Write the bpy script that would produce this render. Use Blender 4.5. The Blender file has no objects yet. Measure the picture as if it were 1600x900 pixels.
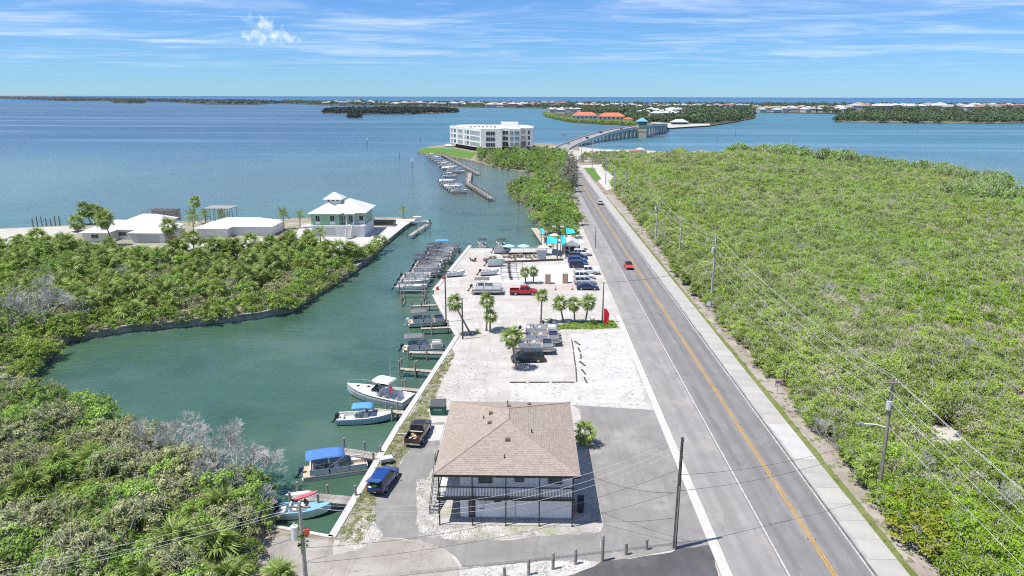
import bpy, math, random
import numpy as np
from mathutils import Vector, Matrix

SC = bpy.context.scene
C = SC.collection
PI = math.pi
rnd = random.Random(7)

# ------------------------------------------------------------------ camera
F, H = 1100.0, 40.0
PITCH, YAW, ROLL = math.atan(299 / 1100.0), math.atan(20 / 1100.0), math.radians(0.14)
_d = Vector((-math.sin(YAW) * math.cos(PITCH), math.cos(YAW) * math.cos(PITCH), -math.sin(PITCH)))
_r = Vector((math.cos(YAW), math.sin(YAW), 0))
_u = _r.cross(_d)
CR = math.cos(ROLL) * _r + math.sin(ROLL) * _u
CU = -math.sin(ROLL) * _r + math.cos(ROLL) * _u
CD = _d
cam = bpy.data.cameras.new('camera')
cam.sensor_width = 36.0
cam.lens = F / 1600 * 36
cam.clip_start, cam.clip_end = 1.0, 200000.0
co = bpy.data.objects.new('camera', cam)
C.objects.link(co)
co.matrix_world = Matrix(((CR.x, CU.x, -CD.x, 0), (CR.y, CU.y, -CD.y, 0), (CR.z, CU.z, -CD.z, H), (0, 0, 0, 1)))
SC.camera = co

# ------------------------------------------------------------------ sky and sun
SUN_AZ, SUN_EL = math.radians(250), math.radians(66)      # compass angle from +Y towards +X
w = bpy.data.worlds.new('World'); SC.world = w; w.use_nodes = True
nt = w.node_tree; nt.nodes.clear()
def wn(t, **k):
    n = nt.nodes.new(t)
    for a, b in k.items(): setattr(n, a, b)
    return n
def wmath(op, a, b=None, c=None):
    n = wn('ShaderNodeMath', operation=op)
    for i, v in enumerate((a, b, c)):
        if v is None: continue
        if isinstance(v, (int, float)): n.inputs[i].default_value = v
        else: nt.links.new(v, n.inputs[i])
    return n.outputs[0]
sky = wn('ShaderNodeTexSky', sky_type='NISHITA')
sky.sun_disc = False
sky.sun_elevation, sky.sun_rotation = SUN_EL, SUN_AZ
sky.altitude, sky.air_density, sky.dust_density, sky.ozone_density = 0, 0.8, 0.0, 3.5
bgn = wn('ShaderNodeBackground'); bgn.inputs[1].default_value = 0.086
out = wn('ShaderNodeOutputWorld')
tc = wn('ShaderNodeTexCoord'); sp = wn('ShaderNodeSeparateXYZ')
nt.links.new(tc.outputs['Generated'], sp.inputs[0])
X_, Y_, Z_ = sp.outputs
# thin high cloud: noise on a flat layer overhead, so it draws out into streaks near the horizon
zz = wmath('MAXIMUM', wmath('ADD', Z_, 0.025), 0.02)
cx_, cy_ = wmath('DIVIDE', X_, zz), wmath('DIVIDE', Y_, zz)
cv = wn('ShaderNodeCombineXYZ'); nt.links.new(cx_, cv.inputs[0]); nt.links.new(cy_, cv.inputs[1])
def wnoise(scale, detail, rough, dist=0.0, off=(0, 0, 0), sc=(1, 1, 1)):
    m = wn('ShaderNodeMapping'); m.inputs['Location'].default_value = off; m.inputs['Scale'].default_value = sc
    nt.links.new(cv.outputs[0], m.inputs[0])
    n = wn('ShaderNodeTexNoise'); n.inputs['Scale'].default_value = scale; n.inputs['Detail'].default_value = detail
    n.inputs['Roughness'].default_value = rough; n.inputs['Distortion'].default_value = dist
    nt.links.new(m.outputs[0], n.inputs[0]); return n.outputs[0]
def wramp(v, a, b):
    n = wn('ShaderNodeMapRange'); n.inputs[1].default_value = a; n.inputs[2].default_value = b
    nt.links.new(v, n.inputs[0]); n.clamp = True; n.interpolation_type = 'SMOOTHSTEP'; return n.outputs[0]
c1 = wramp(wnoise(0.42, 9, 0.62, 0.7, (3.1, 1.2, 0), (0.9, 1.5, 1)), 0.43, 0.90)
c2 = wramp(wnoise(0.95, 8, 0.66, 1.2, (9.3, 4.2, 0), (0.6, 1.7, 1)), 0.48, 0.88)
cirrus = wmath('MULTIPLY', wmath('ADD', wmath('MULTIPLY', c1, 0.95), wmath('MULTIPLY', c2, 0.55)), wramp(Z_, 0.010, 0.075))
# one small heaped cloud low over the bay and a faint one to the right
def puff(az, el, ra, re, seed):
    ax = wmath('DIVIDE', wmath('SUBTRACT', wmath('ARCTAN2', X_, Y_), az), ra)
    ay = wmath('DIVIDE', wmath('SUBTRACT', wmath('ARCSINE', Z_), el), re)
    k = wn('ShaderNodeTexNoise'); k.inputs['Scale'].default_value = 95; k.inputs['Detail'].default_value = 6
    m = wn('ShaderNodeMapping'); m.inputs['Location'].default_value = (seed, 0, 0)
    nt.links.new(tc.outputs['Generated'], m.inputs[0]); nt.links.new(m.outputs[0], k.inputs[0])
    r2 = wmath('SQRT', wmath('ADD', wmath('MULTIPLY', ax, ax), wmath('MULTIPLY', ay, ay)))
    return wramp(wmath('ADD', wmath('SUBTRACT', 1.0, r2), wmath('MULTIPLY', wmath('SUBTRACT', k.outputs[0], 0.5), 2.6)), 0.1, 1.2)
p1 = puff(-0.332, 0.073, 0.048, 0.0115, 1.7)
p2 = puff(-0.342, 0.087, 0.026, 0.011, 3.4)
p3 = wmath('MULTIPLY', puff(0.64, 0.032, 0.02, 0.010, 5.2), 0.6)
cl = wmath('MINIMUM', wmath('ADD', cirrus, wmath('MULTIPLY', wmath('MAXIMUM', wmath('MAXIMUM', p1, p2), p3), 0.75)), 0.92)
hs = wn('ShaderNodeHueSaturation'); hs.inputs['Saturation'].default_value = 1.0; hs.inputs['Value'].default_value = 1.0
nt.links.new(sky.outputs[0], hs.inputs['Color'])
tn = wn('ShaderNodeMixRGB', blend_type='MULTIPLY'); tn.inputs[0].default_value = 1.0; tn.inputs[2].default_value = (0.52, 0.785, 1.09, 1)
tg = wn('ShaderNodeMixRGB'); tg.inputs[1].default_value = (0.40, 0.66, 0.98, 1); tg.inputs[2].default_value = (0.56, 0.82, 1.12, 1)
nt.links.new(wramp(Z_, 0.0, 0.22), tg.inputs[0]); nt.links.new(tg.outputs[0], tn.inputs[2])
nt.links.new(hs.outputs[0], tn.inputs[1])
mx = wn('ShaderNodeMixRGB'); mx.inputs[2].default_value = (7.6, 8.3, 9.2, 1)
nt.links.new(cl, mx.inputs[0]); nt.links.new(tn.outputs[0], mx.inputs[1])
nt.links.new(mx.outputs[0], bgn.inputs[0]); nt.links.new(bgn.outputs[0], out.inputs[0])

sl = bpy.data.lights.new('sun', 'SUN'); sl.energy = 4.1; sl.angle = math.radians(0.53); sl.color = (1.0, 0.955, 0.885)
so = bpy.data.objects.new('sun', sl); C.objects.link(so)
_sd = Vector((math.sin(SUN_AZ) * math.cos(SUN_EL), math.cos(SUN_AZ) * math.cos(SUN_EL), math.sin(SUN_EL)))
so.rotation_euler = _sd.to_track_quat('Z', 'Y').to_euler()
so.location = (-60, -20, 120)

SC.view_settings.view_transform = 'Standard'
SC.view_settings.look = 'None'
SC.view_settings.exposure = 0.62
SC.view_settings.gamma = 1.0
SC.view_settings.use_curve_mapping = False
SC.render.engine = 'CYCLES'
cy = SC.cycles
cy.max_bounces, cy.diffuse_bounces, cy.glossy_bounces, cy.transmission_bounces, cy.transparent_max_bounces = 5, 3, 3, 2, 4
cy.use_denoising = False
cy.sample_clamp_direct, cy.sample_clamp_indirect = 4.0, 3.0
cy.filter_width = 1.1
cy.adaptive_threshold = 0.02
cy.use_adaptive_sampling = True
cy.caustics_reflective = cy.caustics_refractive = False

# ------------------------------------------------------------------ helpers
WZ = -1.1                                    # water level, the land is at 0
def G(px, py, z=0.0):
    """survey: ground point (world x, y) that a sight line of the photograph meets at height z"""
    d = CR * ((px - 800) / F) - CU * ((py - 450) / F) + CD
    t = (z - H) / d.z
    return (d.x * t, d.y * t)
def ZA(px, py, Y):
    """survey: x and height of a sight line where it crosses the upright plane at distance Y"""
    d = CR * ((px - 800) / F) - CU * ((py - 450) / F) + CD
    t = Y / d.y
    return (d.x * t, H + d.z * t)
def GP(pts, z=0.0): return [G(x, y, z) for x, y in pts]

def S(r, g, b, k=1.0):
    f = lambda c: (c / 255 / 12.92 if c <= 10 else ((c / 255 + 0.055) / 1.055) ** 2.4) * k
    return (f(r), f(g), f(b))

MATS = {}
def _lk(t, a, b): t.links.new(a, b)
def mat(name, col, rough=0.6, var=0.12, scale=2.0, bump=0.0, bscale=None, metal=0.0, spec=0.4, col2=None, world=False, detail=4, lo=0.35, hi=0.65, thin=0.0, rnd_obj=0.0, aniso=None):
    """procedural material: noise between two tones of one colour, optional fine bump"""
    if name in MATS: return MATS[name]
    m = bpy.data.materials.new(name); m.use_nodes = True
    t = m.node_tree; b = t.nodes['Principled BSDF']
    b.inputs['Roughness'].default_value = rough; b.inputs['Metallic'].default_value = metal
    b.inputs['Specular IOR Level'].default_value = spec
    a1 = tuple(min(1, c * (1 - var)) for c in col) + (1,)
    a2 = (tuple(min(1, c * (1 + var)) for c in col) if col2 is None else tuple(col2)) + (1,)
    n = t.nodes.new('ShaderNodeTexNoise'); n.inputs['Scale'].default_value = scale; n.inputs['Detail'].default_value = detail
    if world: g = t.nodes.new('ShaderNodeNewGeometry'); src = g.outputs['Position']
    else: g = t.nodes.new('ShaderNodeTexCoord'); src = g.outputs['Object']
    if aniso:
        mp = t.nodes.new('ShaderNodeMapping'); mp.inputs['Scale'].default_value = aniso
        _lk(t, src, mp.inputs[0]); src = mp.outputs[0]
    _lk(t, src, n.inputs[0])
    r = t.nodes.new('ShaderNodeMapRange'); r.inputs[1].default_value = lo; r.inputs[2].default_value = hi
    _lk(t, n.outputs[0], r.inputs[0])
    x = t.nodes.new('ShaderNodeMixRGB'); x.inputs[1].default_value = a1; x.inputs[2].default_value = a2
    _lk(t, r.outputs[0], x.inputs[0])
    last = x.outputs[0]
    if rnd_obj:
        oi = t.nodes.new('ShaderNodeObjectInfo'); h = t.nodes.new('ShaderNodeHueSaturation')
        mr = t.nodes.new('ShaderNodeMapRange'); mr.inputs[3].default_value = 1 - rnd_obj; mr.inputs[4].default_value = 1 + rnd_obj
        _lk(t, oi.outputs['Random'], mr.inputs[0]); _lk(t, mr.outputs[0], h.inputs['Value']); _lk(t, last, h.inputs['Color'])
        last = h.outputs[0]
    _lk(t, last, b.inputs['Base Color'])
    if bump:
        n2 = t.nodes.new('ShaderNodeTexNoise'); n2.inputs['Scale'].default_value = bscale or scale * 6; n2.inputs['Detail'].default_value = 3
        _lk(t, src, n2.inputs[0])
        bp = t.nodes.new('ShaderNodeBump'); bp.inputs['Strength'].default_value = bump; bp.inputs['Distance'].default_value = 0.05
        _lk(t, n2.outputs[0], bp.inputs['Height']); _lk(t, bp.outputs[0], b.inputs['Normal'])
    MATS[name] = m
    return m

class MB:
    """collects simple shapes; build() links them as one mesh object"""
    def __init__(s): s.v = []; s.f = []
    def add(s, vs, fs):
        o = len(s.v); s.v += [tuple(p) for p in vs]; s.f += [tuple(i + o for i in f) for f in fs]; return s
    def box(s, c, d, rz=0.0, ry=0.0):
        hx, hy, hz = d[0] / 2, d[1] / 2, d[2] / 2
        m = Matrix.Rotation(rz, 3, 'Z') @ Matrix.Rotation(ry, 3, 'Y')
        vs = [m @ Vector((x * hx, y * hy, z * hz)) + Vector(c) for z in (-1, 1) for y in (-1, 1) for x in (-1, 1)]
        return s.add(vs, [(0, 2, 3, 1), (4, 5, 7, 6), (0, 1, 5, 4), (2, 6, 7, 3), (0, 4, 6, 2), (1, 3, 7, 5)])
    def bb(s, x0, x1, y0, y1, z0, z1): return s.box(((x0 + x1) / 2, (y0 + y1) / 2, (z0 + z1) / 2), (x1 - x0, y1 - y0, z1 - z0))
    def path(s, pts, r, n=6, cap=True):
        pts = [Vector(p) for p in pts]; k = len(pts)
        rs = [r] * k if isinstance(r, (int, float)) else list(r)
        rings = []
        for i, p in enumerate(pts):
            d = (pts[min(i + 1, k - 1)] - pts[max(i - 1, 0)]).normalized()
            a = d.cross(Vector((0, 0, 1)) if abs(d.z) < 0.9 else Vector((1, 0, 0))).normalized(); b = d.cross(a)
            rings.append([p + (a * math.cos(2 * PI * j / n) + b * math.sin(2 * PI * j / n)) * rs[i] for j in range(n)])
        return s.loft(rings, cap)
    def tube(s, p, q, r, r2=None, n=8): return s.path([p, q], [r, r if r2 is None else r2], n)
    def loft(s, rings, cap=True, closed=True):
        n = len(rings[0]); vs = [p for rg in rings for p in rg]; fs = []
        for i in range(len(rings) - 1):
            for j in range(n if closed else n - 1):
                a, b = i * n + j, i * n + (j + 1) % n
                fs.append((a, b, b + n, a + n))
        if cap: fs += [tuple(range(n - 1, -1, -1)), tuple((len(rings) - 1) * n + j for j in range(n))]
        return s.add(vs, fs)
    def prism(s, pts, z0, z1):
        n = len(pts); vs = [(x, y, z0) for x, y in pts] + [(x, y, z1) for x, y in pts]
        area = sum(pts[i][0] * pts[(i + 1) % n][1] - pts[(i + 1) % n][0] * pts[i][1] for i in range(n))
        fs = [tuple(range(n - 1, -1, -1)), tuple(range(n, 2 * n))] + [(i, (i + 1) % n, n + (i + 1) % n, n + i) for i in range(n)]
        if area < 0: fs = [f[::-1] for f in fs]
        return s.add(vs, fs)
    def sheet(s, pts, z):
        n = len(pts)
        area = sum(pts[i][0] * pts[(i + 1) % n][1] - pts[(i + 1) % n][0] * pts[i][1] for i in range(n))
        return s.add([(x, y, z) for x, y in pts], [tuple(range(n)) if area > 0 else tuple(range(n - 1, -1, -1))])
    def quad(s, a, b, c, d): return s.add([a, b, c, d], [(0, 1, 2, 3)])
    def dome(s, c, rx, ry, rz, nu=10, nv=4, z0=0.0):
        rings = []
        for i in range(nv + 1):
            t = PI / 2 * i / nv
            rings.append([(c[0] + rx * math.cos(t) * math.cos(2 * PI * j / nu) + 1e-4 * math.cos(2 * PI * j / nu), c[1] + ry * math.cos(t) * math.sin(2 * PI * j / nu) + 1e-4 * math.sin(2 * PI * j / nu), c[2] + z0 + rz * math.sin(t)) for j in range(nu)])
        return s.loft(rings)
    def mesh(s, name, m=None, smooth=False):
        me = bpy.data.meshes.new(name); me.from_pydata(s.v, [], s.f); me.update()
        if m is not None: me.materials.append(m)
        if smooth: me.polygons.foreach_set('use_smooth', [True] * len(me.polygons))
        return me
    def build(s, name, m, parent=None, loc=None, rz=0.0, smooth=False):
        return ob(name, s.mesh(name, m, smooth), parent, loc, rz)

def ob(name, data, parent=None, loc=None, rz=0.0, scale=None):
    o = bpy.data.objects.new(name, data); C.objects.link(o)
    if parent is not None: o.parent = parent
    if loc is not None: o.location = loc
    if rz: o.rotation_euler = (0, 0, rz)
    if scale is not None: o.scale = scale if not isinstance(scale, (int, float)) else (scale,) * 3
    return o
def tag(o, label=None, cat=None, group=None, kind=None):
    if label: o['label'] = label
    if cat: o['category'] = cat
    if group: o['group'] = group
    if kind: o['kind'] = kind
    return o
def thing(name, label, cat, loc=(0, 0, 0), rz=0.0, group=None, scale=None):
    o = ob(name, None, None, loc, rz, scale); o.empty_display_size = 0.3
    return tag(o, label, cat, group)
def struct(name, mb, m, parent=None, smooth=False):
    o = mb.build(name, m, parent, smooth=smooth)
    if parent is None: o['kind'] = 'structure'
    return o
def dup(o, parent=None):
    c = o.copy(); C.objects.link(c)
    if parent is not None: c.parent = parent
    for ch in o.children: dup(ch, c)
    return c
def inside(p, poly):
    x, y = p; r = False; n = len(poly)
    for i in range(n):
        x1, y1 = poly[i]; x2, y2 = poly[i - 1]
        if (y1 > y) != (y2 > y) and x < (x2 - x1) * (y - y1) / (y2 - y1) + x1: r = not r
    return r
def span(p0, p1, z=0.0):
    """centre, heading and length of a thing from two surveyed ground points"""
    a, b = G(*p0, z), G(*p1, z)
    return ((a[0] + b[0]) / 2, (a[1] + b[1]) / 2), math.atan2(b[1] - a[1], b[0] - a[0]), math.hypot(b[0] - a[0], b[1] - a[1])
# ------------------------------------------------------------------ special surface materials
class NT:
    """tiny node-writing helper"""
    def __init__(s, name):
        s.m = bpy.data.materials.new(name); s.m.use_nodes = True; s.t = s.m.node_tree; s.b = s.t.nodes['Principled BSDF']
        s.pos = s.t.nodes.new('ShaderNodeNewGeometry').outputs['Position']
    def _in(s, sock, v):
        if isinstance(v, (int, float)): sock.default_value = v
        elif isinstance(v, tuple): sock.default_value = v + (1,) if len(v) == 3 and sock.type == 'RGBA' else v
        else: s.t.links.new(v, sock)
    def noise(s, scale, detail=4, rough=0.55, sc=None, off=None, dist=0.0):
        src = s.pos
        if sc or off:
            mp = s.t.nodes.new('ShaderNodeMapping'); mp.inputs['Scale'].default_value = sc or (1, 1, 1); mp.inputs['Location'].default_value = off or (0, 0, 0)
            s.t.links.new(src, mp.inputs[0]); src = mp.outputs[0]
        n = s.t.nodes.new('ShaderNodeTexNoise'); n.inputs['Scale'].default_value = scale; n.inputs['Detail'].default_value = detail
        n.inputs['Roughness'].default_value = rough; n.inputs['Distortion'].default_value = dist
        s.t.links.new(src, n.inputs[0]); return n.outputs[0]
    def voro(s, scale, feature='DISTANCE_TO_EDGE', warp=0.0, sc=None):
        src = s.pos
        if warp:
            n = s.t.nodes.new('ShaderNodeTexNoise'); n.inputs['Scale'].default_value = scale * 2.5; s.t.links.new(src, n.inputs[0])
            a = s.t.nodes.new('ShaderNodeVectorMath'); a.operation = 'MULTIPLY_ADD'; a.inputs[1].default_value = (warp,) * 3
            s.t.links.new(n.outputs['Color'], a.inputs[0]); s.t.links.new(src, a.inputs[2]); src = a.outputs[0]
        if sc:
            mp = s.t.nodes.new('ShaderNodeMapping'); mp.inputs['Scale'].default_value = sc; s.t.links.new(src, mp.inputs[0]); src = mp.outputs[0]
        v = s.t.nodes.new('ShaderNodeTexVoronoi'); v.feature = feature; v.inputs['Scale'].default_value = scale
        s.t.links.new(src, v.inputs[0]); return v.outputs[0]
    def ramp(s, v, a, b, lo=0.0, hi=1.0):
        n = s.t.nodes.new('ShaderNodeMapRange'); n.interpolation_type = 'SMOOTHSTEP'
        for i, x in enumerate((v, a, b, lo, hi)): s._in(n.inputs[i], x)
        return n.outputs[0]
    def mix(s, f, a, b, mode='MIX'):
        n = s.t.nodes.new('ShaderNodeMixRGB'); n.blend_type = mode
        for i, x in enumerate((f, a, b)): s._in(n.inputs[i], x)
        return n.outputs[0]
    def math(s, op, a, b=0.0):
        n = s.t.nodes.new('ShaderNodeMath'); n.operation = op; s._in(n.inputs[0], a); s._in(n.inputs[1], b); return n.outputs[0]
    def xyz(s):
        n = s.t.nodes.new('ShaderNodeSeparateXYZ'); s.t.links.new(s.pos, n.inputs[0]); return n.outputs
    def bump(s, h, strength, dist):
        n = s.t.nodes.new('ShaderNodeBump'); s._in(n.inputs['Strength'], strength); n.inputs['Distance'].default_value = dist
        s.t.links.new(h, n.inputs['Height']); s.t.links.new(n.outputs[0], s.b.inputs['Normal'])
    def done(s, col, rough=0.8, spec=0.3):
        s._in(s.b.inputs['Base Color'], col); s._in(s.b.inputs['Roughness'], rough); s._in(s.b.inputs['Specular IOR Level'], spec); return s.m

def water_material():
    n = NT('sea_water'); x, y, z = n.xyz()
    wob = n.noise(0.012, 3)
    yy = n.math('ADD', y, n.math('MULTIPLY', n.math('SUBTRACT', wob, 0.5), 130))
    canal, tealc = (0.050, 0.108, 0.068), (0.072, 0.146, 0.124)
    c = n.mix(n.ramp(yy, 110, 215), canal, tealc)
    c = n.mix(n.ramp(n.noise(0.035, 5, 0.6, (1, 1.4, 1), (5, 2, 0)), 0.42, 0.66, 0, 0.75), c, (0.090, 0.148, 0.106))  # paler patches: murky sediment, with the canal's sheen put into the colour too
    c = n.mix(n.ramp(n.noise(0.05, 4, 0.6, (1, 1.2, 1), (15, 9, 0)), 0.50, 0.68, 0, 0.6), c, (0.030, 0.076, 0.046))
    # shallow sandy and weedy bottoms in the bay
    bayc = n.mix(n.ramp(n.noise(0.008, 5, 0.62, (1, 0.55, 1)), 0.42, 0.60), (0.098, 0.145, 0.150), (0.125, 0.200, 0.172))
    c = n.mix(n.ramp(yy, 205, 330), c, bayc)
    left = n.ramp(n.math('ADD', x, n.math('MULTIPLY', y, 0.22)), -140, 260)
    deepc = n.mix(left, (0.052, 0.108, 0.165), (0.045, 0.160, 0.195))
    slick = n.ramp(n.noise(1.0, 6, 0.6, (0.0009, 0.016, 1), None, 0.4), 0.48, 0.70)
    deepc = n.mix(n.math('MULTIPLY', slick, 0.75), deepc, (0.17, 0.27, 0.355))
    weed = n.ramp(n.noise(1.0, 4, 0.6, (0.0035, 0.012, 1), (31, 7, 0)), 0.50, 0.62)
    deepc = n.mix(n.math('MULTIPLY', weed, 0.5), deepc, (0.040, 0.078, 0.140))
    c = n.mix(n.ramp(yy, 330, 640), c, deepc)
    gulf = n.mix(n.ramp(y, 6000, 24000), (0.008, 0.120, 0.250), (0.004, 0.085, 0.225))
    c = n.mix(n.ramp(n.math('ADD', y, n.math('MULTIPLY', x, 0.35)), 3000, 4300), c, gulf)
    rip = n.math('ADD', n.noise(0.45, 3, 0.5, (1.0, 2.1, 1)), n.math('MULTIPLY', n.noise(1.5, 2, 0.5, (1.0, 1.8, 1)), 0.42))
    n.bump(rip, n.ramp(y, 100, 260, 0.42, 0.70), 0.42)
    n.b.inputs['IOR'].default_value = 1.33
    return n.done(c, n.ramp(y, 150, 900, 0.05, 0.30), n.math('MULTIPLY', n.ramp(y, 250, 1500, 0.95, 0.35), n.ramp(y, 2600, 4600, 1.0, 0.25)))
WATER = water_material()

def asphalt(name, base, var=0.10, crack=0.35, tracks=(), dirt=None):
    n = NT(name); x, y, z = n.xyz()
    c = n.mix(n.ramp(n.noise(0.35, 5, 0.6), 0.3, 0.7), tuple(k * (1 - var) for k in base), tuple(k * (1 + var) for k in base))
    c = n.mix(n.ramp(n.noise(1.0, 4, 0.6, (1.6, 0.03, 1)), 0.42, 0.66, 0, 0.35), c, tuple(k * 0.76 for k in base))
    for cx, wd in tracks:
        dd = n.math('ABSOLUTE', n.math('SUBTRACT', x, cx))
        c = n.mix(n.math('MULTIPLY', n.ramp(dd, wd, wd * 0.25, 0, 0.75), n.ramp(n.noise(1.0, 4, 0.6, (0.3, 0.05, 1)), 0.25, 0.6)), c, tuple(k * 0.74 for k in base))
    c = n.mix(n.ramp(n.noise(26, 2), 0.3, 0.7, 0.0, 0.22), c, tuple(k * 0.62 for k in base))
    cr = n.ramp(n.voro(0.11, warp=3.0, sc=(1.0, 0.8, 1)), 0.0, 0.011, crack, 0.0)
    c = n.mix(cr, c, tuple(k * 0.45 for k in base))
    if dirt: c = n.mix(n.ramp(n.noise(0.16, 5, 0.65, None, (9, 3, 0)), 0.52, 0.68, 0, 0.7), c, dirt)
    c = n.mix(n.ramp(n.noise(0.45, 4, 0.6, None, (21, 13, 0)), 0.62, 0.72, 0, 0.45), c, tuple(k * 0.52 for k in base))
    c = n.mix(n.ramp(n.noise(1.0, 5, 0.65, (0.5, 0.12, 1), (7, 31, 0)), 0.54, 0.70, 0, 0.55), c, tuple(min(1, k * 1.28) for k in base))
    n.bump(n.noise(30, 2), 0.25, 0.02)
    return n.done(c, 0.9, 0.25)
ROAD = asphalt('road_asphalt', (0.222, 0.216, 0.213), 0.08, 0.30, ((24.2, .55), (26.0, .55), (28.0, .55), (29.8, .55)))
SHOULDER = asphalt('shoulder_asphalt', (0.292, 0.281, 0.272), 0.10, 0.25, ((20.6, .9),), (0.34, 0.31, 0.275))
DRIVE = asphalt('drive_asphalt', (0.248, 0.238, 0.229), 0.12, 0.22, (), (0.333, 0.311, 0.281))
DARK = asphalt('new_asphalt', (0.096, 0.096, 0.100), 0.18, 0.2, (), (0.141, 0.137, 0.133))

def sandy(name, a, b, speck=0.5, dark=(0.20, 0.185, 0.16), grass=0.0, sscale=3.2, sa=0.60):
    n = NT(name)
    c = n.mix(n.ramp(n.noise(0.22, 6, 0.62), 0.32, 0.68), a, b)
    c = n.mix(n.ramp(n.noise(1.0, 4, 0.6, (0.06, 0.5, 1), (4, 8, 0)), 0.45, 0.72, 0, 0.32), c, tuple(k * 0.78 for k in a))
    if speck:
        k = n.math('MULTIPLY', n.ramp(n.noise(sscale, 3, 0.75), sa, sa + 0.10), n.ramp(n.noise(0.3, 3), 0.38, 0.6))
        c = n.mix(n.math('MULTIPLY', k, speck), c, dark)
    if grass:
        g = n.math('MULTIPLY', n.ramp(n.noise(0.33, 5, 0.7, None, (3, 3, 3)), 0.5, 0.62), n.ramp(n.noise(5, 3, 0.7), 0.38, 0.6))
        c = n.mix(n.math('MULTIPLY', g, grass), c, (0.17, 0.20, 0.06))
    rut = n.ramp(n.noise(1.0, 5, 0.62, (0.9, 0.07, 1), (2, 5, 0), 0.8), 0.52, 0.66, 0, 0.30); c = n.mix(rut, c, tuple(k * 0.72 for k in a))
    n.bump(n.noise(3, 5, 0.75), 0.8, 0.10)
    return n.done(c, 0.95, 0.1)
SHELL = sandy('shell_sand', (0.415, 0.392, 0.358), (0.520, 0.500, 0.468), 0.75, (0.20, 0.185, 0.16), 0, 1.9, 0.55)
WHITEGRAVEL = sandy('white_gravel', (0.488, 0.477, 0.459), (0.548, 0.540, 0.525), 0.62, (0.235, 0.222, 0.20), 0, 1.5, 0.50)
BEACH = sandy('beach_sand', (0.429, 0.407, 0.363), (0.503, 0.481, 0.444), 0.3)
SOIL = sandy('sandy_soil', (0.20, 0.165, 0.12), (0.36, 0.31, 0.25), 0.6, (0.10, 0.085, 0.06))
PINKSAND = sandy('pale_sandy_drive', (0.30, 0.272, 0.242), (0.405, 0.378, 0.348), 0.5, (0.19, 0.175, 0.155), 0, 1.7, 0.53)
ROCKSOIL = sandy('rocky_soil', (0.333, 0.311, 0.274), (0.459, 0.444, 0.422), 0.8, (0.118, 0.107, 0.089), 0.75, 2.6, 0.52)
VERGE = sandy('verge_soil', (0.281, 0.240, 0.207), (0.400, 0.363, 0.333), 0.7, (0.148, 0.118, 0.089), 0.3)
LAWN = sandy('rough_lawn', (0.13, 0.17, 0.045), (0.20, 0.22, 0.085), 0.5, (0.36, 0.31, 0.22), 0, 1.4)
PAVER = sandy('pink_paver', (0.444, 0.381, 0.351), (0.503, 0.444, 0.414), 0.2)
CONC = mat('concrete', (0.385, 0.374, 0.351), 0.9, 0.10, 0.9, 0.2, 9, spec=0.2, world=True)
CONCW = mat('pale_concrete', (0.488, 0.477, 0.455), 0.9, 0.08, 1.3, 0.2, 9, spec=0.2, world=True)
WALLC = mat('seawall_concrete', (0.296, 0.285, 0.259), 0.9, 0.3, 0.8, 0.3, 6, spec=0.2, world=True)
KERBM = mat('kerb_concrete', (0.370, 0.359, 0.340), 0.9, 0.15, 0.5, spec=0.2, world=True)
WPAINT = mat('white_road_paint', (0.46, 0.452, 0.44), 0.7, 0.26, 2.6, world=True, spec=0.3)
YPAINT = mat('yellow_road_paint', (0.474, 0.266, 0.041), 0.7, 0.16, 1.2, world=True, spec=0.3)

# ------------------------------------------------------------------ water and land
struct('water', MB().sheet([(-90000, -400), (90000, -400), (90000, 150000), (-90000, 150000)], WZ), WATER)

SEAWALL_MARINA = GP([(519, 840), (620, 670), (715, 525), (698.6, 500), (678, 461), (678.5, 454), (735, 384), (736, 389), (864, 388)])
SHORE_WEST = GP([(856, 372), (846, 356), (835, 335), (815, 315), (797, 304), (803, 292), (822, 286), (840, 277), (826, 269), (795, 264), (765, 258), (735, 250), (700, 244), (668, 241), (651, 236), (664, 230), (690, 226), (740, 222), (800, 221), (850, 224)])
SHORE_EAST = GP([(905, 229), (945, 233), (1000, 233), (1060, 240), (1200, 245), (1330, 259), (1480, 275), (1560, 291), (1579, 297), (1560, 306), (1540, 314), (1580, 318), (1640, 322), (2100, 330)])
NEARBANK = GP([(-900, 600), (38, 604), (100, 617), (155, 645), (208, 676), (288, 720), (370, 775), (430, 805), (415, 821)])
MAIN = NEARBANK + SEAWALL_MARINA + SHORE_WEST + SHORE_EAST + [(420, -60), (-200, -60)]
struct('ground', MB().prism(MAIN, -1.9, 0.0), SOIL)
PENIN = GP([(651, 341), (630.5, 354), (601, 378), (581, 399), (535, 431), (457, 479), (400, 490), (285, 502), (205, 509), (160, 516), (110, 524), (88, 538), (55, 572), (38, 590), (-900, 594), (-900, 380), (0, 357), (110, 352), (160, 347), (300, 345), (420, 343), (540, 338), (620, 340)])
struct('peninsula_ground', MB().prism(PENIN, -1.9, 0.0), sandy('peninsula_soil', (0.24, 0.22, 0.16), (0.40, 0.37, 0.30), 0.6, (0.12, 0.14, 0.05), 0.8))

def sh(name, px, z, m, world=None, rough=0.0):
    P = world or GP(px)
    if rough:
        Q = []
        for i in range(len(P)):
            a, b = Vector(P[i]), Vector(P[(i + 1) % len(P)]); d = b - a; k = max(1, int(d.length / 0.7)); n = Vector((-d.y, d.x)).normalized(); w_ = 0.0
            for j in range(k):
                w_ = w_ * .55 + rnd.uniform(-rough, rough) * .7
                Q.append(tuple(a + d * (j / k) + n * w_))
        P = Q
    return struct(name, MB().sheet(P, z), m)
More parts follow.
